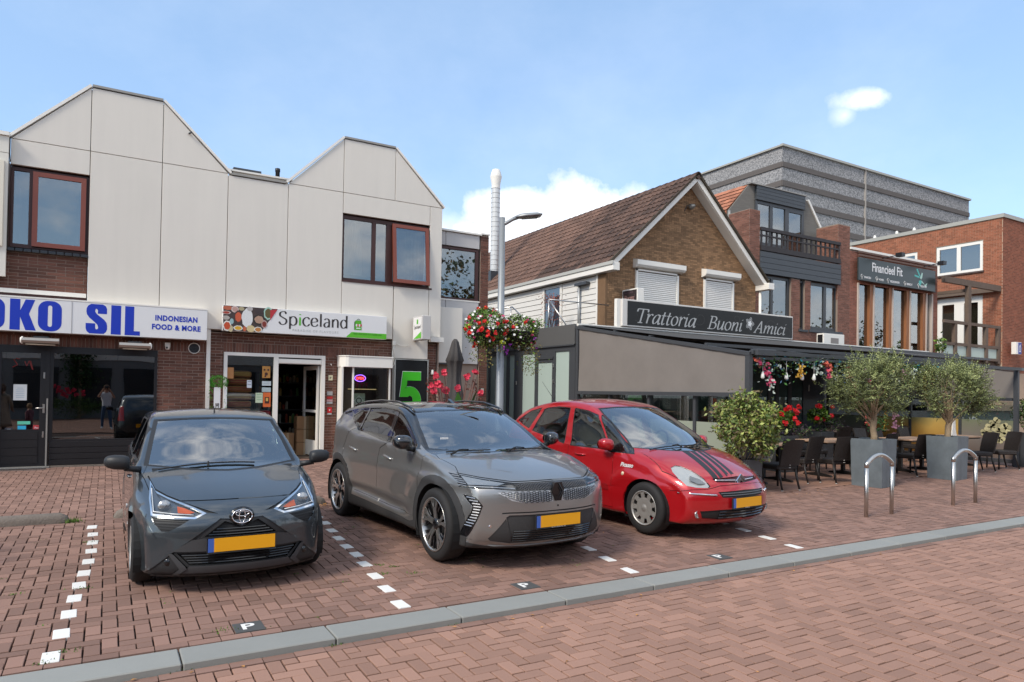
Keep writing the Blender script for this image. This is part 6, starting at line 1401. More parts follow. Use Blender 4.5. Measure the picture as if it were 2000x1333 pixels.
olive(12.70, 7.92, .83, 1.90, .76, .56, 3, 'left olive tree with a round silvery crown on a pale trunk', 0.0)
olive(15.40, 7.97, .83, 1.84, .74, .55, 4, 'right olive tree with a slightly leaning orange-brown trunk', .12)
def bush(name, label, c, r, n, mts, s, seed, asp=.5, shell=.5, cat='shrub'):
 r_ = empty(name, label, cat); rg = random.Random(seed); mbs = [MB() for _ in mts]; st = MB()
 cl = []
 for k in range(34):
  a = rg.uniform(0, 6.283); b = rg.uniform(-1, 1); q = math.sqrt(1 - b * b); rr = rg.uniform(.5, 1.02); cl.append((c[0] + r[0] * rr * q * math.cos(a), c[1] + r[1] * rr * q * math.sin(a), c[2] + r[2] * rr * b, rr))
 for k in range(n):
  q = rg.choice(cl); p = (q[0] + rg.gauss(0, r[0] * .17), q[1] + rg.gauss(0, r[1] * .17), q[2] + rg.gauss(0, r[2] * .17)); leafquad(mbs[rg.randrange(len(mts))], p, s * rg.uniform(.7, 1.3), rg, asp, .4)
 for k in range(12): q = rg.choice(cl); st.tube([(c[0], c[1], c[2] - r[2] * 1.1), (q[0], q[1], q[2])], [.01, .004], 4)
 for m_, mt_ in zip(mbs, mts): m_.build('foliage', mt_, r_)['kind'] = 'stuff'
 st.build('stems', M_bark, r_)['kind'] = 'stuff'; return r_
M_el1 = mat('elaeagnus_green', (.10, .15, .03), .5, tone=.5); M_el2 = mat('elaeagnus_yellow', (.28, .31, .08), .5, tone=.4); M_el3 = mat('elaeagnus_bronze', (.16, .12, .06), .6, tone=.4); M_g1 = mat('bush_green', (.05, .10, .022), .6, tone=.5); M_pu = mat('purple_leaf', (.055, .035, .055), .7, tone=.5); M_yg = mat('mandevilla_leaf', (.13, .22, .02), .45, tone=.5)
bush('variegated_bush', 'rounded yellow-green variegated bush beside the nose of the red car', (9.45, 8.2, 1.13), (.54, .46, .54), 6500, (M_el1, M_el2, M_el1, M_el2, M_el3), .075, 51)
planter(9.45, 8.2, .42, .60, R(4), M_antra, 'dark planter under the variegated bush, hidden behind the red car', group='dark terrace planters')
bush('green_bush', 'dark green bush between the variegated bush and the red mandevilla', (11.25, 9.75, 1.12), (.55, .3, .34), 1300, (M_g1, M_g1, M_el3), .06, 52)
bush('heather', 'low purple-leaved shrub behind the nearest chairs', (11.15, 9.25, .93), (.48, .3, .20), 1700, (M_pu, M_pu, M_g1), .045, 53); 
planter(11.3, 9.7, .5, .72, 0, M_antra, 'dark planter carrying the purple-leaved shrub', group='dark terrace planters')
def mande(x, y, z, label, seed, n=10):
 r_ = bush('mandevilla', label, (x, y, z), (.30, .22, .22), 620, (M_yg, M_yg, M_g1), .085, seed, .55, cat='plant'); rg = random.Random(seed); f = MB()
 for k in range(n): cluster(f, (x + rg.uniform(-.36, .36), y - .22 + rg.gauss(0, .06), z + rg.uniform(-.12, .30)), .045, rg, 10, .045)
 f.build('red_flowers', mat('scarlet_flower', (.62, .008, .012), .5, tone=.2), r_)['kind'] = 'stuff'; return r_
mande(12.95, 10.2, 1.22, 'bright green mandevilla with large scarlet flowers behind the left chairs', 61); planter(12.95, 10.2, .5, .8, 0, M_antra, 'dark planter under the scarlet mandevilla', group='dark terrace planters')
mande(15.35, 11.0, 1.28, 'second scarlet mandevilla just left of the first olive trunk', 62, 6); planter(15.35, 11.0, .5, .8, 0, M_antra, 'dark planter under the second mandevilla', group='dark terrace planters')
bush('low_shrub', 'low purple and green planting beside the second mandevilla', (15.75, 10.95, 1.0), (.5, .25, .16), 700, (M_pu, M_g1), .05, 63)
bush('low_shrub', 'low purple and green planting right of the first mandevilla', (13.35, 10.1, .95), (.4, .25, .18), 700, (M_pu, M_g1), .05, 64)
bush('climbing_shrub', 'dark green shrub beside the right end post, cut by the picture edge', (20.15, 8.5, 1.32), (.32, .3, .42), 1300, (M_g1, M_el1), .07, 65); planter(20.15, 8.5, .5, .85, 0, M_antra, 'dark planter cut by the right picture edge', group='dark terrace planters')
mb = MB(); mb.bbox(0, .02, 0, .3, 0, .2, .003); o = mb.build('name_board', mat('grey_wood', (.3, .26, .22), .8, noise=.2)); tag(o, 'small pale board leaning on the planter under the variegated bush', 'board'); o.location = (9.80, 7.95, .60); o.rotation_euler = (0, R(55), R(25))
def hoop(x0, x1, y, label):
 r_ = empty('cycle_hoop', label, 'cycle stand', group='arched steel cycle hoops'); z = gz(y)
 P = [(x0, y, z - .1), (x0, y, z + .74)]; mb = MB(); mb.tube(P, .028, 14); mb.build('post', M_steel, r_, True); mb = MB(); mb.tube([(x1, y, z - .1), (x1, y, z + .74)], .028, 14); mb.build('post', M_steel, r_, True)
 Q = []; n = 16
 for k in range(n + 1): t = k / n; Q.append((x0 + (x1 - x0) * t, y, z + .75 + .125 * math.sin(math.pi * t) ** .9))
 mb = MB(); mb.tube([(x0, y, z + .70)] + Q + [(x1, y, z + .70)], .030, 14); mb.build('arch', M_steel, r_, True)
hoop(9.38, 10.0, 5.95, 'left arched steel cycle hoop in front of the first olive planter'); hoop(11.72, 12.40, 5.97, 'right arched steel cycle hoop in front of the second olive planter')
# ================================================================== BUILDINGS TO THE RIGHT
YB = 16.6; kb = YB / 16.0
def bx_(x): return x * kb
def bz_(z): return 1.7 + (z - 1.7) * kb
M_br2 = mat('red_brown_brick', (.22, .10, .07), .9, tone=.25, noise=.15, nscale=8); M_br2m = mat('pale_mortar', (.26, .20, .16), .95, noise=.1); M_br3 = mat('orange_red_brick', (.30, .105, .055), .9, tone=.25, noise=.18, nscale=2); M_br3m = mat('cream_mortar', (.42, .30, .21), .95); M_slate = mat('slate_boarding', (.055, .062, .07), .5, noise=.1, nscale=4, objrand=.08)
bh = empty('brown_house', 'brown brick house with a timber balcony and dark boarded bands', 'building')
X0, X1, XL, XR = bx_(18.56), bx_(24.05), bx_(18.97), bx_(23.35)
r1 = [(X0, XL + .1, 0, bz_(8.05)), (XR, X1, 0, bz_(8.2)), (XL, XR, 0, bz_(3.95)), (bx_(20.75), bx_(21.18), bz_(3.95), bz_(5.9)), (bx_(21.47), bx_(21.77), bz_(3.95), bz_(5.9)), (bx_(23.5), XR + .01, bz_(3.95), bz_(5.9))]
r1 = [(X0, XL + .1, 0, bz_(8.05)), (XR + .12, X1, 0, bz_(8.2)), (XL + .1, bx_(20.72), 0, bz_(3.6)), (bx_(20.72), bx_(21.18), 0, bz_(5.9)), (bx_(21.18), bx_(21.47), 0, bz_(4.12)), (bx_(21.47), bx_(21.78), 0, bz_(5.9)), (bx_(21.78), bx_(23.5), 0, bz_(4.15)), (bx_(23.5), XR + .12, 0, bz_(5.9))] if bx_(23.5) < XR + .12 else [(X0, XL + .1, 0, bz_(8.05)), (XR, X1, 0, bz_(8.2)), (XL + .1, bx_(20.72), 0, bz_(3.6)), (bx_(20.72), bx_(21.18), 0, bz_(5.9)), (bx_(21.18), bx_(21.47), 0, bz_(4.12)), (bx_(21.47), bx_(21.78), 0, bz_(5.9)), (bx_(21.78), XR, 0, bz_(4.15))]
wall_boxes('wall', bh, r1, YB, .25, M_br2m); brick_wall(bh, [(a, b, max(c, 3.2), d) for a, b, c, d in r1], YB, M_br2, M_br2, course=.066, blen=.22, seed=31, z0=3.2)
for xa, xb, zt in ((X0, XL + .1, bz_(8.05)), (XR, X1, bz_(8.2))):
 mb = MB(); mb.box(xa + .001, xb - .001, YB + .251, YB + .95, 3, zt); mb.build('wall', M_br2m, bh); brick_wall(bh, [(YB + .0, YB + .95, 5.5, zt)], xa, M_br2, M_br2, course=.066, blen=.22, axis='B', seed=33)
mb = MB(); mb.box(X0 + .3, X1, 17.9, 27, 0, bz_(7.0)); mb.box(XL, XR, YB + .26, 17.9, 0, bz_(6.7)); mb.build('wall', M_br2m, bh)
for k in range(4): z = bz_(5.92) + k * .195; mb = MB(); mb.bbox(XL + .1, XR + .12, YB - .05, YB + .1, z, z + .188, .006); mb.build('plank', M_slate, bh)
window(bh, XL + .1, bx_(20.72), bz_(3.6), bz_(5.88), YB + .08, [(XL + .18, bx_(19.75), bz_(3.7), bz_(5.8)), (bx_(19.86), bx_(20.60), bz_(3.7), bz_(5.8))], M_antra, gm=G_win)
window(bh, bx_(21.18), bx_(21.47), bz_(4.12), bz_(5.88), YB + .08, [(bx_(21.22), bx_(21.43), bz_(4.2), bz_(5.8))], M_antra, gm=G_win)
window(bh, bx_(21.78), bx_(23.42), bz_(4.15), bz_(5.88), YB + .08, [(bx_(21.84), bx_(22.63), bz_(4.28), bz_(5.78)), (bx_(22.78), bx_(23.32), bz_(4.28), bz_(5.78))], M_antra, gm=G_win)
mb = MB(); mb.box(bx_(21.7), bx_(23.6), YB - .06, YB + .08, bz_(4.06), bz_(4.15)); mb.build('sill', M_slate, bh); mb = MB(); mb.box(bx_(21.12), bx_(21.6), YB - .06, YB + .08, bz_(4.05), bz_(4.12)); mb.build('sill', M_slate, bh)
M_balc = mat('balcony_timber', (.030, .024, .024), .6, noise=.15)
zb0, zb1 = bz_(6.72), bz_(7.50); ba, bb = XL + .12, XR + .1
mb = MB(); mb.bbox(ba, bb, YB - .06, YB + .04, zb1 - .12, zb1); mb.build('handrail', M_balc, bh); mb = MB(); mb.bbox(ba, bb, YB - .03, YB + .02, zb1 - .32, zb1 - .26); mb.build('rail', M_balc, bh); mb = MB(); mb.bbox(ba, bb, YB - .06, YB + .04, zb0 - .02, zb0 + .16); mb.build('rail', M_balc, bh)
n = 17
for k in range(n): x = ba + .06 + k * (bb - ba - .12) / (n - 1); mb = MB(); mb.box(x - .035, x + .035, YB - .025, YB + .015, zb0 + .16, zb1 - .12); mb.build('slat', M_balc, bh)
YG = 17.9; kg = YG / 17.5
Gp = [(20.10 * kg - .55, 7.0), (24.75 * kg, 7.0), (24.75 * kg, 8.2), (23.42 * kg, 9.62), (20.35 * kg, 9.66), (20.35 * kg - .75, 8.85), (20.10 * kg - .55, 8.5)]
gxa, gxb = 20.55 * kg, 23.3 * kg
M_gb = mat('weathered_boarding', (.17, .155, .135), .9, noise=.35, nscale=3, nscale3=(1, 1, 9))
mb = MB(); mb.prism([(19.55, 7.0), (gxa, 7.0), (gxa, 9.72), (20.72, 9.72), (19.62, 8.55)], 'y', YG, YG + .1); mb.build('boarding', M_gb, bh); mb = MB(); mb.prism([(gxb, 7.0), (25.1, 7.0), (25.1, 8.35), (gxb + .25, 9.60), (gxb, 9.70)], 'y', YG, YG + .1); mb.build('boarding', M_gb, bh)
mb = MB(); mb.prism([(25.12, 8.30), (25.20, 8.36), (gxb + .33, 9.66), (gxb + .25, 9.62)], 'y', YG - .05, YG + .12); mb.build('verge_trim', M_trimwhite, bh)
for k in range(4): z = 9.17 + k * .135; mb = MB(); mb.bbox(gxa, gxb, YG - .12, YG + .0, z, z + .13, .005); mb.build('plank', M_slate, bh)
mb = MB(); mb.box(gxa - .35, gxb + .05, YG - .15, YG + .3, 9.715, 9.75); mb.build('coping', M_zinc, bh)
window(bh, gxa, gxb, 6.9, 9.165, YG - .05, [(gxa + .12, gxa + .82, 7.6, 9.05), (gxa + .98, gxa + 1.7, 7.6, 9.05), (gxa + 1.92, gxb - .12, 7.2, 8.98)], M_antra, gm=G_win, rm=M_greyroom)
curtain(bh, gxa + .1, gxa + .8, YG + .06, 7.0, 9.05); curtain(bh, gxa + .95, gxa + 1.72, YG + .06, 7.0, 9.05)
M_ot = mat('orange_tile', (.34, .13, .07), .85, noise=.3, nscale=6, nscale3=(1, 1, 5))
mb = MB(); mb.add([(19.58, YG + .05, 8.56), (20.72, YG + .05, 9.70), (20.72, 27, 9.70), (19.58, 27, 8.56)], [(0, 1, 2, 3)]); mb.add([(19.58, YG + .05, 8.56), (19.58, 27, 8.56), (19.58, 27, 6.9), (19.58, YG + .05, 6.9)], [(0, 1, 2, 3)]); mb.add([(20.72, YG + .05, 9.70), (gxb + .3, YG + .1, 9.66), (gxb + .3, 27, 9.66), (20.72, 27, 9.70)], [(0, 1, 2, 3)]); mb.build('roof', M_ot, bh)
rm_ = MB(); rg = random.Random(5)
for r_ in range(6):
 for c_ in range(34):
  u0, u1 = r_ / 6, (r_ + 1) / 6 + .03; y0 = YG + .05 + c_ * .27; rm_.tone = rg.random()
  rm_.add([(19.58 + 1.14 * u0 - .02, y0, 8.56 + 1.14 * u0 + .04), (19.58 + 1.14 * u0 - .02, y0 + .26, 8.56 + 1.14 * u0 + .05), (19.58 + 1.14 * u1 - .005, y0 + .26, 8.56 + 1.14 * u1 + .02), (19.58 + 1.14 * u1 - .005, y0, 8.56 + 1.14 * u1 + .01)], [(0, 1, 2, 3)])
rm_.build('roof_tiling', mat('orange_tile_piece', (.34, .13, .07), .85, tone=.3, noise=.2), bh)['kind'] = 'stuff'
mb = MB(); mb.tube([(19.56, YG - .1, 8.5), (19.45, YG - .2, 8.4), (19.45, YG - .2, 6.5)], .05, 8); mb.build('downpipe', M_zinc, bh, True)
ac = empty('air_conditioner', 'white air conditioning unit on the flat roof below the brown house windows', 'air conditioner'); mb = MB(); mb.bbox(22.35, 23.55, 15.85, 16.15, 3.45, 4.05, .01); mb.build('housing', M_trimwhite, ac); mb = MB(); mb.box(22.75, 23.2, 15.842, 15.849, 3.5, 3.9); mb.build('grille', mat('ac_grille', (.25, .22, .2), .6), ac); mb = MB(); mb.box(22.342, 22.349, 15.9, 16.1, 3.5, 4.0); mb.build('grille', M_black, ac)
of = empty('office_building', 'brick office building with tall windows between orange-brown timber posts', 'building')
FX0, FX1 = X1 + .005, bx_(30.05); wz0, wz1 = bz_(3.4), bz_(6.1); wxa, wxb = bx_(24.56), bx_(29.62)
r2 = [(FX0, wxa, 0, bz_(7.33)), (wxb, FX1, 0, bz_(7.33)), (wxa, wxb, 0, wz0), (wxa, wxb, wz1, bz_(7.33))]
wall_boxes('wall', of, r2, YB, .25, M_br2m); brick_wall(of, [(FX0, wxa, 3.2, bz_(7.33)), (wxb, FX1, 3.2, bz_(7.33)), (wxa, wxb, wz1, bz_(7.33))], YB, mat('pink_red_brick', (.27, .105, .07), .9, tone=.2), M_br2, course=.066, blen=.22, seed=35, z0=3.2)
mb = MB(); mb.box(FX0, FX1, YB + .26, 20, 0, bz_(7.2)); mb.build('wall', M_dark, of)
mb = MB(); mb.box(FX0, FX1 + .05, YB - .06, YB + .3, bz_(7.331), bz_(7.42)); mb.build('coping', M_trimwhite, of)
M_post = mat('orange_brown_post', (.30, .12, .05), .55, noise=.3, nscale=3, nscale3=(3, 3, .6)); M_postw = mat('pale_post', (.50, .42, .36), .6)
xs_ = [wxa, bx_(25.55), bx_(26.80), bx_(28.02), bx_(29.2), wxb]
for i, x in enumerate(xs_):
 mb = MB(); mb.box(x - .05, x + .03, YB - .06, YB + .2, wz0, wz1); mb.build('post', M_postw, of)
 if 0 < i < 5: mb = MB(); mb.box(x - .24, x - .05, YB - .02, YB + .2, wz0, wz1); mb.build('post', M_post, of)
 if i < 5: mb = MB(); mb.box(x + .03, xs_[i + 1] - (.24 if i < 4 else .05), YB + .10, YB + .108, wz0, wz1); mb.build('pane', G_win, of)
mb = MB()
for k in range(10):
 mb.box(wxa - .1, wxb + .1, YB - .14, YB - .09, wz1 + .05 + k * .125, wz1 + .12 + k * .125)
o = mb.build('slat_backing', mat('slat_wood', (.14, .08, .06), .7), of)
fs = empty('office_sign', 'dark Financieel Fit sign with a turquoise leaping figure', 'sign'); M_fs = mat('green_black_sign', (.028, .038, .038), .3)
sY = 16.36; ks = sY / 15.8; sx0, sx1, sz0, sz1 = 24.30 * ks, 29.53 * ks, 1.7 + 4.47 * ks, 1.7 + 5.335 * ks
mb = MB(); mb.bbox(sx0, sx1, sY, sY + .06, sz0, sz1, .006); mb.build('board', M_fs, fs)
text_mesh('lettering', 'Financieel Fit', .50, M_signw, fs, (sx0 + .86, sY - .006, sz0 + .42), bold=.008, sx=.80, depth=.002)
M_tq = mat('turquoise', (.08, .42, .38), .5); ox, oz = sx0 + 4.15, sz0 + .42
for P in ([(-.18, .40), (-.10, .44), (.12, .16), (.04, .12)], [(-.32, .10), (-.30, .17), (.04, .13), (.05, .05)], [(-.02, -.22), (.12, -.30), (.22, -.12), (.18, -.02), (.02, -.06)]): poly_letter([(ox + a, oz + b) for a, b in P], fs, M_tq, sY - .004, name='emblem')
for P in ([(.08, .08), (.18, .0), (.26, .10), (.30, .28), (.22, .30), (.16, .18)], [(.2, -.10), (.40, -.18), (.52, -.30), (.56, -.26), (.64, -.10), (.56, -.14), (.46, -.20), (.22, -.03)]): poly_letter([(ox + a, oz + b) for a, b in P], fs, mat('pale_mint', (.40, .60, .52), .5), sY - .004, name='emblem')
for k, (w, x) in enumerate((('FINANCIEN', .36), ('WONEN', 1.33), ('VERZEKERINGEN', 2.1), ('ERFRECHT', 3.28), ('MEDIATION', 4.28))):
 text_mesh('lettering', w, .115, M_signw, fs, (sx0 + x, sY - .005, sz0 + .10), sx=.74, bold=.003, depth=.001)
 mb = MB(); cx_ = sx0 + x - .14; mb.tube([(cx_ + .07 * math.cos(t), sY - .006, sz0 + .17 + .07 * math.sin(t)) for t in [q * .6283 for q in range(0, 11 if k % 2 else 8)]], .008, 4); mb.tube([(cx_, sY - .006, sz0 + .05), (cx_, sY - .006, sz0 + .17)], .008, 4); mb.build('emblem', M_signw, fs)
for x in (26.9, 29.9): 
 mb = MB(); mb.tube([(x * 1.0, sY + .1, sz1 + .15), (x - .0, sY - .55, sz1 + .18)], .02, 6); mb.box(x - .12, x + .12, sY - .75, sY - .5, sz1 + .10, sz1 + .25); tag(mb.build('spotlight', M_black), 'black arm spotlight above the %s of the office sign' % ('middle' if x < 28 else 'right end'), 'spotlight')
rb = empty('corner_building', 'orange-red brick building with white windows and a grey coping at the right', 'building'); RXc, RYc = 35.4, 15.95
r3 = [(RYc, 16.78, 0, 10.15), (16.78, 18.86, 0, 3.9), (16.78, 18.92, 6.68, 7.80), (16.78, 18.92, 9.26, 10.15), (18.92, 19.83, 0, 10.15), (19.83, 21.3, 0, 7.9), (19.83, 21.3, 9.22, 10.15), (21.3, 28, 0, 10.15), (18.86, 18.92, 3.9, 6.68)]
wall_boxes('wall', rb, [(a, b, c, d) for a, b, c, d in r3], RXc, .3, M_br3m, axis='B')
brick_wall(rb, [(a, min(b, 24), max(c, 3.4), d) for a, b, c, d in r3 if d > 3.5], RXc, M_br3, M_br3, course=.070, blen=.225, axis='B', seed=37, z0=3.4, headers=.3, proud=.008)
mb = MB(); mb.box(RXc + .31, 50, RYc, 28, 0, 10.1); mb.build('wall', M_br3m, rb); mb = MB(); mb.box(RXc + .001, RXc + .309, RYc + .001, RYc + .02, 0, 10.14); mb.build('wall', M_br3m, rb); brick_wall(rb, [(RXc, 42, 3.0, 10.15)], RYc, mat('shaded_red_brick', (.26, .09, .05), .9, tone=.25), M_br3, course=.070, blen=.225, seed=38, headers=.3, proud=.008)
mb = MB(); mb.box(RXc - .07, 50, RYc - .07, 28, 10.151, 10.33); mb.build('coping', mat('grey_coping', (.36, .35, .31), .5), rb)
def winB(y0, y1, z0, z1, parts, parent=rb): return window(parent, y0, y1, z0, z1, RXc + .03, parts, M_trimwhite, axis='B', gm=G_win, rm=M_dark, depth=.09)
winB(16.80, 18.90, 7.82, 9.25, [(16.92, 17.78, 7.95, 9.10), (17.96, 18.76, 7.95, 9.10)]); winB(16.80, 18.84, 3.9, 6.67, [(17.0, 17.62, 4.15, 6.35), (18.06, 18.62, 4.15, 6.35)]); winB(19.85, 21.28, 7.9, 9.21, [(19.97, 21.1, 8.0, 9.05)])
mb = MB(); mb.box(RXc - .08, RXc + .03, 16.72, 18.98, 7.74, 7.815); mb.build('sill', mat('dark_sill', (.09, .06, .05), .7), rb)
for k in range(3):
 mb = MB(); mb.lathe([(0, 0), (.08, .0), (.06, .12), (0, .16)], 8, (RXc - .0, 20.0 + k * .9 + (k == 2) * .3, 10.33)); mb.build('roof_lamp', M_trimwhite, rb)
pg = empty('roof_pergola', 'weathered timber pergola and railing on the roof deck before the red brick wall', 'pergola'); M_pw = mat('weathered_timber', (.135, .095, .07), .85, noise=.3, nscale=4)
PB = 16.05
def pbar(p, q, w, h, name='beam', mt=M_pw): return bar(p, q, w, h, name, mt, pg)
pbar((30.6, PB, 6.85), (35.35, PB, 6.85), .14, .26); pbar((35.2, PB + .1, 6.83), (35.2, 19.5, 6.83), .14, .22); pbar((32.62, PB, 3.5), (32.62, PB, 6.72), .24, .16, 'post'); pbar((32.62, PB + .1, 6.55), (32.62, 19.0, 6.55), .1, .14)
pbar((30.6, PB - .02, 5.06), (35.35, PB - .02, 5.06), .10, .13, 'handrail'); pbar((30.6, PB - .02, 4.12), (35.35, PB - .02, 4.12), .08, .12, 'rail'); pbar((30.6, PB - .02, 3.55), (35.35, PB - .02, 3.55), .08, .12, 'rail')
for x in (31.55, 34.15, 35.25): pbar((x, PB + .01, 3.4), (x, PB + .01, 5.0), .2, .14, 'post')
for a, b in ((30.65, 31.42), (31.68, 32.48), (32.76, 34.02), (34.28, 35.1)): mb = MB(); mb.box(a, b, PB, PB + .01, 3.62, 4.05); mb.build('panel', mat('milky_panel', (.42, .50, .44), .4), pg)
mb = MB(); mb.box(30.4, RXc, PB + .1, 19.5, 3.3, 3.5); mb.build('deck', M_pw, pg)
rp = bush('deck_plant', 'small yellow-green plant at the edge of the roof deck', (30.2, 15.9, 3.95), (.35, .2, .4), 260, (M_yg, M_g1), .12, 71, cat='plant')
ns = empty('blue_sign', 'small white and blue box sign with a house outline on the corner building', 'sign'); mb = MB(); mb.bbox(35.78, 36.28, 15.55, 15.75, 3.84, 4.40, .01); mb.build('box', M_trimwhite, ns); mb = MB(); mb.box(35.98, 36.27, 15.542, 15.549, 3.86, 4.38); mb.build('face', mat('royal_blue', (.015, .03, .28), .4), ns)
poly_letter([(36.05, 3.95), (36.20, 3.95), (36.20, 4.18), (36.125, 4.31), (36.05, 4.18)], ns, M_signw, 15.54, [[(36.085, 3.99), (36.165, 3.99), (36.165, 4.16), (36.125, 4.23), (36.085, 4.16)]], name='emblem')
gt = empty('theatre_block', 'large windowless grey pebble-dash block with darker horizontal bands', 'building')
def speck(name, a, b):
 mt = mat(name, a, .95, noise=.1, nscale=.3); t = mt.node_tree; v = t.nodes.new('ShaderNodeTexVoronoi'); v.inputs['Scale'].default_value = 16; g = t.nodes.new('ShaderNodeTexCoord'); t.links.new(g.outputs['Object'], v.inputs['Vector']); r_ = t.nodes.new('ShaderNodeValToRGB')
 r_.color_ramp.elements[0].color = (*b, 1); r_.color_ramp.elements[1].color = (*a, 1); r_.color_ramp.elements[0].position = .05; r_.color_ramp.elements[1].position = .9; s = t.nodes.new('ShaderNodeSeparateColor'); t.links.new(v.outputs['Color'], s.inputs[0]); t.links.new(s.outputs[0], r_.inputs[0])
 hs = [n for n in t.nodes if n.type == 'HUE_SAT'][0]; t.links.new(r_.outputs[0], hs.inputs['Color']); return mt
M_peb = speck('pebble_dash', (.36, .35, .345), (.13, .13, .135)); M_band = mat('dark_band', (.115, .10, .092), .9, noise=.25, nscale=1.0, nscale3=(1, 1, 8))
zz = [18.15, 17.15, 16.82, 15.93, 15.56, 14.68, 14.30, 13.40, 13.0, 12.1, 11.7]
mb = MB(); mb.box(37.85, 61, 30, 45, 0, 18.15); mb.build('wall', M_peb, gt)
for k in range(1, 10, 2):
 mb = MB(); mb.box(37.80, 46.70, 29.93, 29.999, zz[k + 1], zz[k]); mb.box(37.78, 37.849, 30.0, 45, zz[k + 1], zz[k]); mb.build('band', M_band, gt)
 mb = MB(); mb.box(46.86, 61.0, 29.93, 29.999, zz[k + 1], zz[k]); mb.build('band', M_band, gt)
mb = MB(); mb.box(46.72, 46.84, 29.9, 29.999, 0, 18.2); mb.build('joint', mat('pale_joint', (.34, .31, .28), .9), gt); mb = MB(); mb.box(37.7, 61.1, 29.86, 30.1, 18.151, 18.30); mb.box(37.7, 37.9, 30.101, 45, 18.151, 18.27); mb.build('coping', mat('grey_coping', (.36, .35, .31), .5), gt)
gs = empty('side_sign', 'dark board with white Finance lettering seen through the right glass side', 'sign'); mb = MB(); mb.box(21.5, 32.2, 14.0, 14.05, .1, 1.30); mb.build('board', mat('green_grey_board', (.06, .085, .08), .5), gs); mb = MB(); mb.box(21.4, 33, 13.9, 14.1, 1.301, 1.52); mb.build('top', mat('wood_capping', (.28, .22, .16), .8), gs)
text_mesh('lettering', 'Financieel Fit', .42, M_signw, gs, (27.0, 13.99, .78), bold=.01, depth=.002)
mb = MB(); mb.box(24, 60, 16.9, 17, 0, 3.3); tag(mb.build('neighbour_shop', mat('pale_front', (.36, .34, .32), .7, noise=.1)), 'pale ground floor front seen through the right end of the terrace', 'shop')
# ================================================================== CARS
from mathutils.bvhtree import BVHTree
def tab(T):
 """smooth 1D interpolation through (x, value) pairs"""
 xs = [t[0] for t in T]; vs = [t[1] for t in T]; n = len(T)
 ms = []
 for i in range(n):
  if 0 < i < n - 1:
   d0 = (vs[i] - vs[i - 1]) / (xs[i] - xs[i - 1]); d1 = (vs[i + 1] - vs[i]) / (xs[i + 1] - xs[i]); ms.append(0 if d0 * d1 <= 0 else 2 * d0 * d1 / (d0 + d1))
  else: ms.append(0)
 def f(x):
  if x <= xs[0]: return vs[0]
  if x >= xs[-1]: return vs[-1]
  for i in range(n - 1):
   if x <= xs[i + 1]:
    h = xs[i + 1] - xs[i]; t = (x - xs[i]) / h; t2, t3 = t * t, t * t * t
    return vs[i] * (2 * t3 - 3 * t2 + 1) + h * ms[i] * (t3 - 2 * t2 + t) + vs[i + 1] * (3 * t2 - 2 * t3) + h * ms[i + 1] * (t3 - t2)
 return f
def sstep(a, b, x):
 t = max(0.0, min(1.0, (x - a) / (b - a))); return t * t * (3 - 2 * t)
def resample(P, step):
 out_ = [P[0]]; acc_ = 0.0
 for i in range(len(P) - 1):
  a, b = P[i], P[i + 1]; L_ = (b - a).length; d = step - acc_
  while d <= L_ and L_ > 0: out_.append(a.lerp(b, d / L_)); d += step
  acc_ = (acc_ + L_) % step if L_ else acc_
 return out_
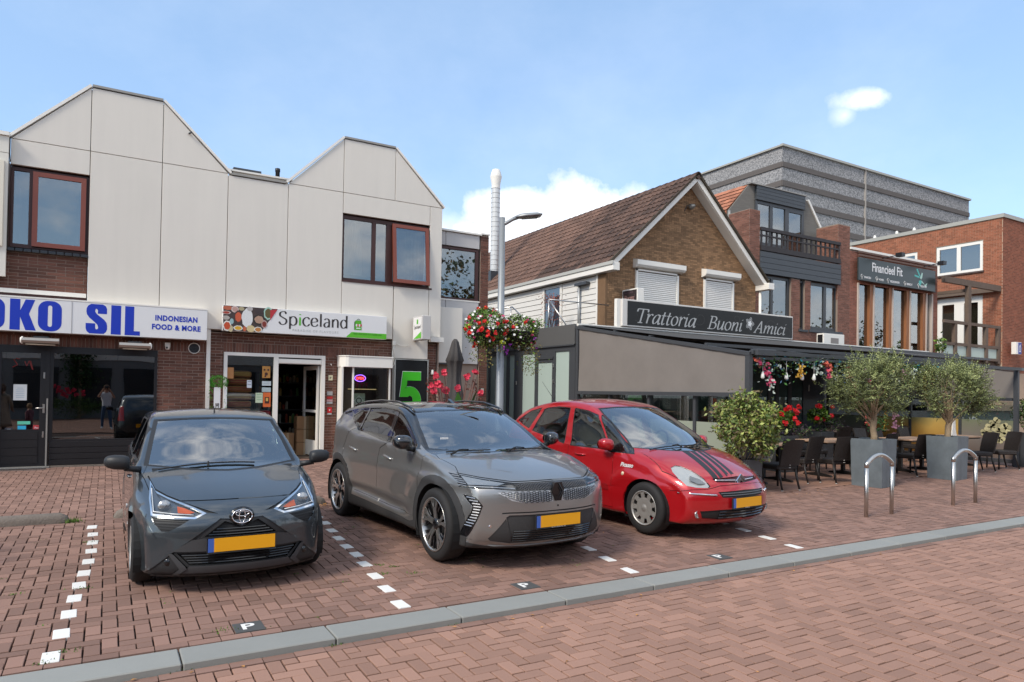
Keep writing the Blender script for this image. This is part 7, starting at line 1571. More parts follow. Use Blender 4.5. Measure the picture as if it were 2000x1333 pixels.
class Car:
 def __init__(s, root, sp):
  s.root, s.sp = root, sp; bm = s.bm = bmesh.new(); L_ = sp['L']; zb = sp['zb']
  top = catmull([Vector(p) for p in sp['top']], 10); top = resample(top, sp.get('step', .05))
  bot = resample([top[-1], Vector((L_ - .55, zb)), Vector((.5, zb)), top[0]], .16)[1:-1]
  loop = top + bot; n = len(loop); zc = sp.get('zc', .5); ya, yb = sp.get('ax', (.5, L_ - .5))
  s.belt = tab(sp['belt']); s.plan = tab(sp['plan']); s.lean = tab(sp['lean']); s.crown = tab(sp['crown']); s.rad = tab(sp['rad'])
  NA, NB, NC = 9, 5, 15; rows = []
  for P in loop:
   C = Vector((max(ya, min(yb, P.x)), zc)); D = (P - C); dl = D.length; D.normalize(); r = min(s.rad(P.x) if P.y > zc else .06, dl * .5)
   Q = P - D * r; w = s.W(Q.x, Q.y); cr = s.crown(P.x) if P.y > zc else 0; row = []
   for k in range(NA): t = k / NA; row.append((t * (w - r), P.x, P.y - cr * t * t))
   for k in range(NB): a = math.pi / 2 * k / NB; q = P - D * (r * (1 - math.cos(a))); row.append((w - r + r * math.sin(a), q.x, q.y - cr))
   for k in range(NC + 1):
    d = r + (dl - r) * k / NC; q = P - D * d; row.append((s.W(q.x, q.y), q.x, q.y - cr * max(0, 1 - (d - r) / .18)))
   rows.append(row)
  m_ = len(rows[0]); V = {}
  def vert(i, j, sg):
   k = (i % n, j, sg if j else 0)
   if k not in V: x, y, z = rows[i % n][j]; V[k] = bm.verts.new(s.warp(sg * x, y, z))
   return V[k]
  for i in range(n):
   for j in range(m_ - 1):
    for sg in (1, -1):
     vs = [vert(i, j, sg), vert(i, j + 1, sg), vert(i + 1, j + 1, sg), vert(i + 1, j, sg)]
     if len(set(vs)) < 4: continue
     try: bm.faces.new(vs if sg > 0 else vs[::-1])
     except ValueError: pass
  bmesh.ops.remove_doubles(bm, verts=bm.verts, dist=.0008)
  bmesh.ops.recalc_face_normals(bm, faces=bm.faces)
  s.lay = bm.faces.layers.int.new('part'); s.ids = ['body']; s.mt = {'body': sp['paint']}; s.offs = {'body': 0.0}; s.names = {}
  bm.normal_update(); s.tree = BVHTree.FromBMesh(bm)
 def W(s, y, z):
  sp = s.sp; wb = s.plan(y); zt = sp.get('zt', .45); w = wb - sp.get('tuck', .05) * max(0, (zt - z) / zt) ** 1.6; b = s.belt(y)
  w -= sp.get('kb', .03) * sstep(.55, b, z)
  if z > b: w -= sp.get('sh', .02) * sstep(b, b + .05, z) + s.lean(y) * (z - b)
  for (cy, cz, R_, bl) in sp['arch']:
   d = math.hypot(y - cy, z - cz); w += bl * math.exp(-((d - R_) / .07) ** 2) * (1 - sstep(b - .1, b + .05, z))
  for fn in sp.get('wmod', ()): w += fn(y, z)
  return w
 def warp(s, x, y, z):
  sp = s.sp; w0 = sp['w0']; u = min(1.15, abs(x) / w0); cf, pf = sp['front']; cr, pr = sp['rear']; L_ = sp['L']
  y += cf * u ** pf * (1 - sstep(.0, sp.get('ff', 1.1), y)) - cr * u ** pr * (1 - sstep(0, 1.0, L_ - y))
  g = sstep(sp['wsr'][0], sp['wsr'][1], y) * (1 - sstep(sp['wsr'][2], sp['wsr'][3], y))
  y += sp['wsc'] * u * u * g
  return (x, y, z)
 def pr(s, view, co):
  return {'S': (co.y, co.z), 'F': (co.x, co.z), 'T': (co.x, co.y), 'B': (co.x, co.z)}[view]
 def cond(s, view, f, rng, side):
  c = f.calc_center_median(); n_ = f.normal
  if rng and not (rng[0] <= c.y <= rng[1]): return False
  if view == 'S': return abs(n_.x) > .25 and abs(c.x) > .3 and (side == 0 or side * c.x > 0)
  if view == 'F': return n_.y < -.05
  if view == 'B': return n_.y > .05
  return n_.z > .12
 def cut(s, pid, view, poly, mt=None, off=0.0, rng=None, side=0, mirror=False, only=None, name=None):
  if pid not in s.ids: s.ids.append(pid); s.mt[pid] = mt; s.offs[pid] = off; s.names[pid] = name or pid
  k = s.ids.index(pid)
  for mi in ((1, -1) if mirror else (1,)):
   P = [(p[0] * mi, p[1]) for p in poly]; n = len(P)
   x0, x1 = min(p[0] for p in P), max(p[0] for p in P); y0, y1 = min(p[1] for p in P), max(p[1] for p in P)
   cand = []
   for f in s.bm.faces:
    if only is not None and f[s.lay] not in only: continue
    cs = [s.pr(view, v.co) for v in f.verts]
    if max(c[0] for c in cs) < x0 or min(c[0] for c in cs) > x1 or max(c[1] for c in cs) < y0 or min(c[1] for c in cs) > y1: continue
    if s.cond(view, f, rng, side): cand.append(f)
   if not cand: continue
   for i in range(n):
    a, b = P[i], P[(i + 1) % n]; d = (b[0] - a[0], b[1] - a[1])
    if math.hypot(*d) < 1e-5: continue
    nn = (-d[1], d[0])
    if view == 'S': co, no = (0, a[0], a[1]), (0, nn[0], nn[1])
    elif view in 'FB': co, no = (a[0], 0, a[1]), (nn[0], 0, nn[1])
    else: co, no = (a[0], a[1], 0), (nn[0], nn[1], 0)
    ex0, ex1 = min(a[0], b[0]) - .0, max(a[0], b[0]) + .0; ey0, ey1 = min(a[1], b[1]), max(a[1], b[1])
    sub = []
    for f in cand:
     cs = [s.pr(view, v.co) for v in f.verts]
     if max(c[0] for c in cs) < ex0 or min(c[0] for c in cs) > ex1 or max(c[1] for c in cs) < ey0 or min(c[1] for c in cs) > ey1: continue
     sub.append(f)
    if not sub: continue
    es = set(e for f in sub for e in f.edges); vs = set(v for f in sub for v in f.verts)
    res = bmesh.ops.bisect_plane(s.bm, geom=list(sub) + list(es) + list(vs), dist=1e-5, plane_co=co, plane_no=no)
    ns = set(cand); ns.update(g for g in res['geom'] if isinstance(g, bmesh.types.BMFace)); cand = [f for f in ns if f.is_valid]
   for f in cand:
    c = s.pr(view, f.calc_center_median()); ins = False; j = n - 1
    for i in range(n):
     if (P[i][1] > c[1]) != (P[j][1] > c[1]) and c[0] < (P[j][0] - P[i][0]) * (c[1] - P[i][1]) / (P[j][1] - P[i][1]) + P[i][0]: ins = not ins
     j = i
    if ins: f[s.lay] = k
 def line(s, view, pts, w=.006, rng=None, mirror=False, side=0, only=(0,), pid='panel_gap'):
  for i in range(len(pts) - 1):
   a, b = Vector(pts[i]), Vector(pts[i + 1]); d = (b - a).normalized(); nn = Vector((-d.y, d.x)) * w / 2; a2, b2 = a - d * w * .3, b + d * w * .3
   s.cut(pid, view, [tuple(a2 + nn), tuple(b2 + nn), tuple(b2 - nn), tuple(a2 - nn)], M_rubber, -.008, rng, side, mirror, only=only)
 def hit(s, view, a, b, side=-1):
  """point and normal on the outer skin"""
  o, d = {'F': ((a, -1, b), (0, 1, 0)), 'B': ((a, 9, b), (0, -1, 0)), 'S': ((side * 3, a, b), (-side, 0, 0)), 'T': ((a, b, 4), (0, 0, -1))}[view]
  p, n_, i, dd = s.tree.ray_cast(Vector(o), Vector(d))
  return (p, n_) if p is not None else (Vector((a, 0, b)), Vector((0, -1, 0)))
 def finish(s, gap_skirt=.025):
  bm = s.bm; bm.normal_update(); kill = [f for f in bm.faces if s.ids[f[s.lay]] == 'hole']; keep = {}
  VN = {v: v.normal.copy() for v in bm.verts}
  for k, pid in enumerate(s.ids):
   if pid == 'hole': continue
   fs = [f for f in bm.faces if f[s.lay] == k]
   if not fs: continue
   comps = [fs]
   if pid not in ('body', 'panel_gap', 'underside') and not pid.startswith('_'):
    left = set(fs); comps = []
    while left:
     st = [left.pop()]; comp = [st[0]]
     while st:
      f = st.pop()
      for e in f.edges:
       for g in e.link_faces:
        if g in left: left.discard(g); st.append(g); comp.append(g)
     comps.append(comp)
    comps = [c for c in comps if sum(f.calc_area() for f in c) > 2e-5]
   for comp in comps:
    vi = {}; vs = []; ns = []; F = []; o_ = s.offs[pid]
    for f in comp:
     idx = []
     for v in f.verts:
      if v not in vi: vi[v] = len(vs); vs.append(v.co + VN[v] * o_); ns.append(VN[v])
      idx.append(vi[v])
     F.append(idx)
    cs = set(comp); nb = len(F)
    for f in comp:
     for e in f.edges:
      if sum(1 for g in e.link_faces if g in cs) == 1:
       a, b = e.verts; ia, ib = vi[a], vi[b]; dpt = gap_skirt if pid == 'body' else .008
       base = len(vs); vs += [vs[ia] - VN[a] * dpt, vs[ib] - VN[b] * dpt]; ns += [VN[a], VN[b]]; F.append([ia, ib, base + 1, base])
    me = bpy.data.meshes.new(s.names.get(pid, pid)); me.from_pydata([tuple(v) for v in vs], [], F); me.materials.append(s.mt[pid]); me.update()
    me.polygons.foreach_set('use_smooth', [True] * len(F)); me.normals_split_custom_set_from_vertices([tuple(q) for q in ns])
    o = bpy.data.objects.new(s.names.get(pid, pid), me); col.objects.link(o); o.parent = s.root
    keep.setdefault(pid, []).append(o)
  bm.free(); return keep
def circ(cy, cz, r, n=36, a0=0, a1=360): return [(cy + r * math.cos(R(a0 + (a1 - a0) * k / n)), cz + r * math.sin(R(a0 + (a1 - a0) * k / n))) for k in range(n)]
M_tyre = mat('tyre_rubber', (.016, .015, .015), .75, noise=.2, nscale=20); M_plas = mat('black_plastic', (.018, .018, .019), .5, noise=.1, nscale=30); M_gloss = mat('gloss_black', (.008, .008, .009), .12, coat=.5); M_alu = mat('machined_alloy', (.55, .53, .50), .28, metal=.9); M_chrome = mat('chrome', (.75, .75, .75), .08, metal=1.0)
M_silverw = mat('silver_wheel_cover', (.42, .40, .37), .38, metal=.6, noise=.1, nscale=20); M_amber = mat('amber_lens', (.60, .10, .015), .3); M_redl = mat('red_lens', (.45, .01, .01), .2, coat=1); M_lampbg = mat('lamp_reflector', (.42, .42, .42), .22, metal=.7); M_plate = mat('yellow_plate', (.80, .36, .008), .45); M_pblue = mat('plate_blue', (.05, .12, .42), .45)
G_wind = glass('windscreen_glass', (.52, .60, .57), 0, .92, .30); G_side = glass('side_glass', (.34, .38, .37), 0, .9, .12); G_priv = glass('privacy_glass', (.05, .05, .055), 0, .9, .16); G_lens = glass('lamp_lens_clear', (.85, .87, .88), 0, .8, .05)
M_seat = mat('seat_cloth', (.06, .06, .062), .85); M_dash = mat('dashboard', (.045, .045, .048), .6); M_beige = mat('beige_interior', (.30, .27, .22), .8)
def wheel(root, cx, cy, r, w, rim, style, side, mrim, mdark=M_gloss):
 """one wheel: tyre with a rim sub-part; side is the sign of the outer face"""
 prof = [(rim - .01, -w / 2 + .01), (rim + .012, -w / 2), (r - .035, -w / 2 - .004), (r - .008, -w / 2 + .018), (r, -w / 2 + .045), (r, w / 2 - .045), (r - .008, w / 2 - .018), (r - .035, w / 2 + .004), (rim + .012, w / 2), (rim - .01, w / 2 - .01)]
 mb = MB(); mb.lathe(prof, 48, (0, 0, 0), 'x'); t_ = mb.build('wheel', M_tyre, root, True); t_.location = (cx, cy, r)
 ax = side * (w / 2 - .012)
 bar_ = MB(); bar_.lathe([(rim - .008, side * (w / 2 - .006)), (rim + .004, side * (w / 2 + .003)), (rim - .006, side * (w / 2 + .004)), (rim - .016, side * (w / 2 - .01)), (rim - .02, -side * w * .3)], 48, (0, 0, 0), 'x'); q = bar_.build('rim', mrim if style != 'multi' else M_alu, t_, True)
 d_ = MB(); d_.lathe([(0, side * -.02), (rim - .02, side * -.02)], 30, (0, 0, 0), 'x'); d_.build('brake_disc', mat('brake_disc', (.10, .095, .09), .5, metal=.6), t_)
 def spoke(mb, pts, w0, w1, th, xo):
  """flat bar through (radius, angle) points"""
  P = [Vector((rr * math.cos(a), rr * math.sin(a))) for rr, a in pts]; n = len(P); vs = []
  for i, p in enumerate(P):
   d = (P[min(i + 1, n - 1)] - P[max(0, i - 1)]).normalized(); nn = Vector((-d.y, d.x)); ww = (w0 + (w1 - w0) * i / (n - 1)) / 2; rr = pts[i][0] / rim; x = ax + side * (xo - .03 * (1 - rr) ** 2)
   vs += [(x, (p + nn * ww).x, (p + nn * ww).y), (x, (p - nn * ww).x, (p - nn * ww).y), (x - side * th, (p - nn * ww).x, (p - nn * ww).y), (x - side * th, (p + nn * ww).x, (p + nn * ww).y)]
  mb.add(vs, [(i * 4 + j, i * 4 + (j + 1) % 4, (i + 1) * 4 + (j + 1) % 4, (i + 1) * 4 + j) for i in range(n - 1) for j in range(4)] + [(0, 1, 2, 3), tuple(4 * (n - 1) + j for j in (3, 2, 1, 0))])
 if style == 'multi':
  for k in range(5):
   a = k * 2 * math.pi / 5 + .3
   for da, dk in ((-.20, -.42), (.20, .42)):
    mb = MB(); spoke(mb, [(.045, a + da * 1.6), (rim * .55, a + da * .55), (rim * .98, a + dk * .62)], .028, .022, .02, .006); spoke(mb, [(rim * .6, a + da * .8), (rim * .98, a + dk * .16)], .018, .016, .02, .004); mb.build('spoke', M_alu, t_)
    mb = MB(); spoke(mb, [(.045, a + da * 1.6), (rim * .55, a + da * .55), (rim * .98, a + dk * .62)], .036, .030, .03, -.004); spoke(mb, [(rim * .5, a + da * 1.3), (rim * .97, a + dk * 1.25)], .03, .02, .02, -.01); mb.build('spoke', mdark, t_)
  mb = MB(); mb.lathe([(0, ax + side * .0), (.03, ax + side * .002), (.06, ax - side * .012), (.07, ax - side * .04)], 20, (0, 0, 0), 'x'); mb.build('hub', mdark, t_, True)
 else:
  mb = MB(); mb.lathe([(0, ax + side * .004), (.035, ax + side * .004), (.04, ax - side * .002), (.06, ax + side * .004), (rim * .62, ax - side * .002)], 32, (0, 0, 0), 'x'); mb.build('hub_cap', mrim, t_, True)
  for k in range(9):
   mb = MB(); a = k * 2 * math.pi / 9; spoke(mb, [(rim * .5, a), (rim * .8, a), (rim * .99, a)], .050, .066, .012, .004); mb.build('spoke', mrim, t_)
  for k in range(9):
   mb = MB(); a = (k + .5) * 2 * math.pi / 9; spoke(mb, [(rim * .88, a), (rim * .99, a)], .06, .07, .01, .002); mb.build('spoke', mrim, t_)
 return t_
def wheels(root, sp, y1, y2, r, w, rim, style, mrim, track):
 for cy in (y1, y2):
  for sd_ in (-1, 1): wheel(root, sd_ * (track - w / 2), cy, r, w, rim, style, sd_, mrim)
def liner(root, y, zc, r, track):
 for sd_ in (-1, 1):
  mb = MB(); n = 20; vs = []
  for k in range(n + 1):
   a = R(-25 + 230 * k / n)
   for x in (track * sd_, (track - .36) * sd_): vs.append((x, y + r * math.cos(a), zc + r * math.sin(a)))
  mb.add(vs, [(2 * k, 2 * k + 2, 2 * k + 3, 2 * k + 1) for k in range(n)] + [tuple(2 * k + 1 for k in range(n + 1))]); mb.build('wheel_arch', M_rubber, root)
def plate(root, car, z, y=None, tilt=0, view='F', w=.52, h=.11, rail=None):
 p, n_ = car.hit(view, 0, z); yy = (p.y if y is None else y); s_ = -1 if view == 'F' else 1
 mb = MB(); mb.bbox(-w / 2 - .008, w / 2 + .008, yy + s_ * .004, yy + s_ * .018, z - h / 2 - .012, z + h / 2 + .006, .003); o = mb.build('number_plate', M_plas, root)
 mb = MB(); mb.box(-w / 2 + .045, w / 2, yy + s_ * .0185, yy + s_ * .0205, z - h / 2, z + h / 2); mb.build('plate_face', M_plate, o); mb = MB(); mb.box(-w / 2, -w / 2 + .0448, yy + s_ * .0185, yy + s_ * .0205, z - h / 2, z + h / 2); mb.build('plate_band', M_pblue, o)
 if rail: text_mesh('lettering', rail, .016, M_signw, o, (0, yy - .0188, z - h / 2 - .012), align='CENTER', depth=.0003, sx=1.3)
 return o
def mirror(root, side, base, tip, h, d, mt, foot=M_plas, nm='wing_mirror'):
 """door mirror: a rounded shell between base (inner) and tip (outer) x; h height, d depth"""
 x0, x1 = base[0], tip; y, z = base[1], base[2]; mb = MB(); n = 14; secs = [(0, .55), (.06, .86), (.25, 1.0), (.6, .98), (.85, .80), (.96, .52), (1, .15)]; vs = []
 for u, q in secs:
  x = x0 + (x1 - x0) * u
  for j in range(n):
   a = 2 * math.pi * j / n; ca, sa = math.cos(a), math.sin(a)
   vs.append((x, y + d * .5 * q * math.copysign(abs(ca) ** .75, ca) + .03 * u, z + h * .5 * q * math.copysign(abs(sa) ** .75, sa) + .012 * u))
 mb.add(vs, [(i * n + j, i * n + (j + 1) % n, (i + 1) * n + (j + 1) % n, (i + 1) * n + j) for i in range(len(secs) - 1) for j in range(n)] + [tuple(range(n)), tuple((len(secs) - 1) * n + j for j in range(n))])
 o = mb.build(nm, mt, root, True); mb = MB(); mb.tube([(x0 - (x1 - x0) * .45, y + .03, z - h * .52), (x0 + (x1 - x0) * .2, y, z - h * .40)], [.03, .022], 8); mb.build('mirror_foot', foot, o, True)
 g = MB(); g.lathe([(0, 0), (1, 0)], 16, (0, 0, 0), 'y'); gg = g.build('mirror_glass', M_chrome, o); gg.scale = (abs(x1 - x0) * .40, 1, h * .40); gg.location = ((x0 + x1) / 2, y + d * .5 + .022, z)
 return o
def wiper(root, car, x0, y0, x1, y1, piv):
 P = []
 for k in range(9):
  t = k / 8; p, n_ = car.hit('T', x0 + (x1 - x0) * t, y0 + (y1 - y0) * t); P.append(p + n_ * .012)
 mb = MB(); mb.tube(P, .007, 5); o = mb.build('wiper', M_rubber, root); p0, n0 = car.hit('T', *piv); pm = P[4]; mb = MB(); mb.tube([p0 + n0 * .01, p0.lerp(pm, .5) + n0 * .035, pm + n0 * .012], [.012, .008, .006], 6); mb.build('wiper_arm', M_rubber, o); return o
def seats(root, L_, w, yf, yr, zs, mt, hr=M_seat, dash=None, dz=.9, wheelx=.36, top=1.2, roof=1.3):
 for x in (-.36, .36):
  mb = MB(); mb.bbox(x - .24, x + .24, yf - .25, yf + .25, zs - .1, zs + .06, .03); mb.prism([(yf + .18, zs), (yf + .32, zs + .02), (yf + .46, zs + .58), (yf + .34, zs + .58)], 'x', x - .23, x + .23); s_ = mb.build('seat', mt, root); mb = MB(); mb.bbox(x - .13, x + .13, yf + .38, yf + .47, zs + .60, zs + .80, .025); mb.build('headrest', mt, s_)
 mb = MB(); mb.bbox(-.6, .6, yr - .2, yr + .2, zs - .1, zs + .06, .03); mb.prism([(yr + .15, zs), (yr + .28, zs), (yr + .42, zs + .55), (yr + .32, zs + .55)], 'x', -.6, .6)
 for x in (-.36, .36): mb.bbox(x - .12, x + .12, yr + .34, yr + .42, zs + .56, zs + .72, .02)
 mb.build('rear_seat', mt, root)
 yd, zd = dash; mb = MB(); mb.prism([(yd - .42, dz - .12), (yd - .40, dz), (yd - .05, dz - .01), (yd, dz - .06), (yd - .04, dz - .30), (yd - .4, dz - .35)], 'x', -w + .08, w - .08); d_ = mb.build('dashboard', M_dash, root)
 mb = MB(); n = 26; mb.tube([(wheelx + .185 * math.cos(t), yd + .12 - .06 * math.sin(t), dz + .0 + .175 * math.sin(t)) for t in [k * 2 * math.pi / n for k in range(n + 1)]], .014, 6)
 for a in (0, math.pi, -math.pi / 2): mb.tube([(wheelx, yd + .13, dz), (wheelx + .18 * math.cos(a), yd + .12 - .06 * math.sin(a), dz + .17 * math.sin(a))], .012, 5)
 mb.build('steering_wheel', M_dash, root, True)
 mb = MB(); mb.box(-w + .05, w - .05, .9, L_ - .6, .28, .32); mb.box(-w + .02, -w + .06, 1.3, L_ - .5, .3, dz - .06); mb.box(w - .06, w - .02, 1.3, L_ - .5, .3, dz - .06); mb.build('cabin_floor', M_dark, root)
 p = MB(); p.bbox(-.11, .11, yd + .30, yd + .34, roof - .08, roof - .01, .01); p.build('rear_view_mirror', M_plas, root)
def underside(root, sp, z=.20):
 mb = MB(); mb.box(-sp['w0'] + .22, sp['w0'] - .22, .5, sp['L'] - .5, z, z + .05); mb.build('underbody', M_rubber, root)
M_pa = mat('dark_grey_paint', (.060, .072, .082), .28, metal=.6, coat=1.0, noise=.03, nscale=1)
A = empty('parked_car', 'small dark blue-grey hatchback parked nose out in front of the blue lettered shop', 'car', (.985, 6.05, gz(7.5)), 0)
sp = dict(L=3.46, zb=.145, w0=.80, step=.045, top=[(.03, .145), (.0, .20), (.0, .30), (.0, .40), (.0, .52), (.03, .62), (.10, .685), (.26, .755), (.50, .83), (.78, .90), (.97, .95), (1.10, 1.02), (1.36, 1.19), (1.62, 1.335), (1.80, 1.40), (2.1, 1.44), (2.5, 1.445), (2.9, 1.41), (3.15, 1.345), (3.30, 1.15), (3.40, .95), (3.45, .75), (3.46, .55), (3.44, .38), (3.38, .2)],
 belt=[(0, .80), (1.0, .92), (1.6, .93), (3.0, 1.0), (3.46, 1.0)], plan=[(0, .70), (.3, .765), (.7, .80), (1.6, .80), (2.6, .805), (3.0, .80), (3.3, .75), (3.46, .68)], lean=[(1.0, .30), (2.6, .33), (3.4, .40)], crown=[(0, .012), (.3, .03), (.9, .04), (1.1, .02), (1.6, .03), (2.4, .035), (3.46, .02)], rad=[(0, .10), (.25, .13), (.9, .09), (1.3, .05), (1.7, .08), (3.46, .12)],
 arch=[(.71, .30, .34, .018), (3.05, .30, .34, .016)], front=(.34, 2.3), rear=(.22, 2.4), ff=1.15, wsr=(.8, 1.1, 1.6, 1.9), wsc=.17, paint=M_pa, tuck=.03, kb=.035, sh=.02, zc=.5)
c = Car(A, sp)
ar = .322
for cy in (.71, 3.05): c.cut('hole', 'S', circ(cy, .285, ar))
ws = [(-.655, .955), (-.3, .925), (0, .915), (.3, .925), (.655, .955), (.60, 1.17), (.55, 1.335), (.25, 1.355), (0, 1.36), (-.25, 1.355), (-.55, 1.335), (-.60, 1.17)]
def scale_poly(P, k, cz): return [(x * k, cz + (z - cz) * k) for x, z in P]
c.cut('screen_surround', 'F', scale_poly(ws, 1.045, 1.14), M_plas, -.001, (.8, 2.0), name='windscreen_frame'); c.cut('windscreen', 'F', scale_poly(ws, .985, 1.14), G_wind, -.004, (.7, 2.1))
c.cut('window_frame', 'S', [(1.33, .965), (1.62, 1.26), (2.0, 1.345), (2.6, 1.35), (3.02, 1.25), (3.08, 1.06), (2.2, .97)], M_plas, -.002); 
c.cut('side_window', 'S', [(1.45, .985), (1.70, 1.245), (2.02, 1.325), (2.14, 1.33), (2.16, .98)], G_side, -.005); c.cut('side_window', 'S', [(2.22, .985), (2.22, 1.33), (2.6, 1.33), (2.98, 1.24), (3.03, 1.07)], G_priv, -.005)
c.cut('rear_window', 'B', [(-.55, 1.02), (.55, 1.02), (.48, 1.28), (-.48, 1.28)], G_priv, -.003, (2.9, 3.5)); 
c.cut('tail_lamp', 'B', [(.56, .70), (.72, .70), (.66, 1.10), (.585, 1.12)], M_redl, .004, (2.7, 3.5), mirror=True)
c.cut('_rear_lower', 'B', [(-.8, .17), (.8, .17), (.8, .36), (-.8, .36)], M_plas, 0, (2.9, 3.5), name='rear_bumper')
xin = [(-.10, .60), (-.166, .605), (-.30, .505), (-.50, .348), (-.635, .227), (-.71, .16), (-.60, .12), (0, .11), (.60, .12), (.71, .16), (.635, .227), (.50, .348), (.30, .505), (.166, .605), (.10, .60), (0, .545)]
M_sat = mat('satin_plastic', (.045, .045, .047), .38)
c.cut('_nose_panel', 'F', xin, M_plas, -.010, (-.1, 1.0), name='bumper_grille')
c.cut('_cavity', 'F', [(-.13, .585), (-.19, .54), (-.285, .462), (.285, .462), (.19, .54), (.13, .585), (0, .535)], M_rubber, -.035, (-.1, 1.0), name='grille_recess')
c.cut('_beam', 'F', [(-.30, .452), (.30, .452), (.375, .44), (.505, .348), (-.505, .348), (-.375, .44)], M_sat, .002, (-.1, 1.0), name='bumper_beam')
c.cut('_cavity_low', 'F', [(-.485, .335), (.485, .335), (.39, .238), (-.39, .238)], M_rubber, -.035, (-.1, 1.0), name='grille_recess')
c.cut('_lip', 'F', [(-.385, .232), (.385, .232), (.44, .172), (-.44, .172)], M_sat, .004, (-.1, 1.0), name='bumper_lip')
c.cut('grille_edge', 'F', [(-.535, .335), (-.505, .335), (-.40, .215), (-.46, .165), (-.50, .17), (-.455, .215)], M_sat, .012, (-.1, 1.0), mirror=True)
lampL = [(-.645, .85), (-.612, .785), (-.534, .75), (-.45, .722), (-.345, .685), (-.265, .647), (-.35, .606), (-.505, .615), (-.66, .628), (-.665, .735)]
c.cut('headlight_rim', 'F', scale_poly(lampL, 1.0, .7), M_chrome, .001, (-.1, 1.2), mirror=True)
inn = [(-.640, .825), (-.604, .77), (-.525, .736), (-.44, .707), (-.345, .672), (-.295, .647), (-.355, .620), (-.505, .629), (-.648, .642), (-.654, .735)]
c.cut('headlight', 'F', inn, G_lens, -.001, (-.1, 1.2), mirror=True)
vent = [(-.66, .618), (-.50, .603), (-.39, .600), (-.45, .56), (-.54, .507), (-.59, .508), (-.64, .563)]
c.cut('louvre', 'F', vent, M_plas, -.012, (-.1, 1.0), mirror=True, name='lamp_louvre')
for k in range(4): z = .59 - k * .022; c.line('F', [(-.655 + .018 * k, z + .004), (-.42 - .03 * k, z - .004)], .007, (-.1, 1.), mirror=True, only=(c.ids.index('louvre'),), pid='louvre_gap')
c.line('F', [(-.45, .727), (-.25, .731), (0, .734), (.25, .731), (.45, .727)], .006, (0, 1.2)); c.line('F', [(-.655, .875), (-.615, .795), (-.535, .757), (-.45, .729)], .010, (-.1, 1.4), mirror=True); c.cut('panel_gap', 'F', [(-.45, .731), (-.175, .641), (-.26, .650), (-.34, .688)], M_rubber, -.008, (-.1, 1.2), mirror=True, only=(0,))
c.line('T', [(-.66, .62), (-.70, .95), (-.66, 1.12)], .006, (.5, 1.3), mirror=True)
c.line('S', [(1.18, .30), (1.16, .6), (1.20, .93)], .006); c.line('S', [(2.19, .26), (2.19, .96)], .006); c.line('S', [(2.78, .60), (2.95, .85), (2.98, 1.02)], .006); c.line('S', [(1.22, .24), (2.75, .26)], .006)
c.line('F', [(-.62, .45), (-.70, .60)], .004, (-.1, 1), mirror=True)
hitc = c.tree; parts = c.finish()
for y, r_ in ((.71, .33), (3.05, .33)): liner(A, y, .285, r_, .775)
wheels(A, sp, .71, 3.05, .285, .175, .19, 'cover', M_silverw, .785)
underside(A, sp)
def onF(x, z, d=0.0): p, n_ = c.hit('F', x, z); return Vector((p.x, p.y - d, p.z))
for s_ in (-1, 1):
 mb = MB(); P = [Vector(onF(x * s_ if s_ < 0 else -x, z)) + Vector((0, .045, 0)) for x, z in [(abs(a) * s_ * -1 * -1, b) for a, b in []]]
 pts = [onF(s_ * abs(x), z, -.03) for x, z in lampL]; mb.add(pts, [tuple(range(len(pts)))]); mb.build('lamp_housing', mat('lamp_dark_chrome', (.20, .20, .20), .25, metal=.8), A)
 p = onF(s_ * .56, .69, -.006); mb = MB(); mb.lathe([(0, .0), (.034, .004), (.043, .012), (.05, .02)], 18, (p.x, p.y, p.z), 'y'); mb.build('lamp_projector', M_lampbg, A, True)
 pa_ = [onF(s_ * x, z, -.012) for x, z in ((.47, .648), (.39, .642), (.35, .652), (.42, .682), (.47, .692))]; mb = MB(); mb.add(pa_, [tuple(range(5))]); mb.build('indicator', M_amber, A)
 mb = MB(); mb.tube([onF(s_ * x, z, -.004) for x, z in ((.640, .80), (.640, .655), (.5, .642), (.36, .635))], .005, 6); mb.build('daylight_strip', M_signw, A, True)
 p = onF(s_ * .53, .262, -.006); mb = MB(); mb.lathe([(0, 0), (.028, .004), (.034, .012), (.034, .02)], 16, (p.x, p.y, p.z), 'y'); mb.build('fog_cap', M_gloss, A, True)
for (zz_, xa) in ((.520, .19), (.498, .22), (.476, .25)):
 mb = MB(); mb.tube([onF(x, zz_, -.012) for x in [xa * (k / 8 * 2 - 1) for k in range(9)]], .006, 5); mb.build('slat', M_gloss, A)
for zz_, xa in ((.315, .44), (.295, .42), (.275, .40), (.255, .39)):
 mb = MB(); mb.tube([onF(x, zz_, -.012) for x in [xa * (k / 8 * 2 - 1) for k in range(9)]], .005, 5); mb.build('slat', M_gloss, A)
plate(A, c, .40, rail=None)
def emblem_ring(root, p, a, b, r_, mt=M_chrome, n=28): mb = MB(); mb.tube([(p.x + a * math.cos(t), p.y, p.z + b * math.sin(t)) for t in [k * 2 * math.pi / n for k in range(n + 1)]], r_, 6); return mb.build('emblem', mt, root, True)
p = onF(0, .615, .016); mb = MB(); mb.lathe([(0, .004), (.095, .004), (.10, .02)], 26, (p.x, p.y, p.z), 'y'); o = mb.build('emblem_base', M_gloss, A, True); o.scale = (1, 1, .80); o.location = (0, 0, p.z * .2)
p2 = Vector((p.x, p.y - .004, p.z)); emblem_ring(A, p2, .078, .056, .0055); emblem_ring(A, p2, .024, .052, .0045); emblem_ring(A, Vector((p2.x, p2.y, p2.z + .022)), .050, .020, .0045)
mirror(A, -1, (-.80, 1.02, .99), -1.00, .13, .16, M_plas); mirror(A, 1, (.80, 1.02, .99), 1.00, .13, .16, M_plas)
wiper(A, c, -.57, .99, .26, .99, (-.16, .93))
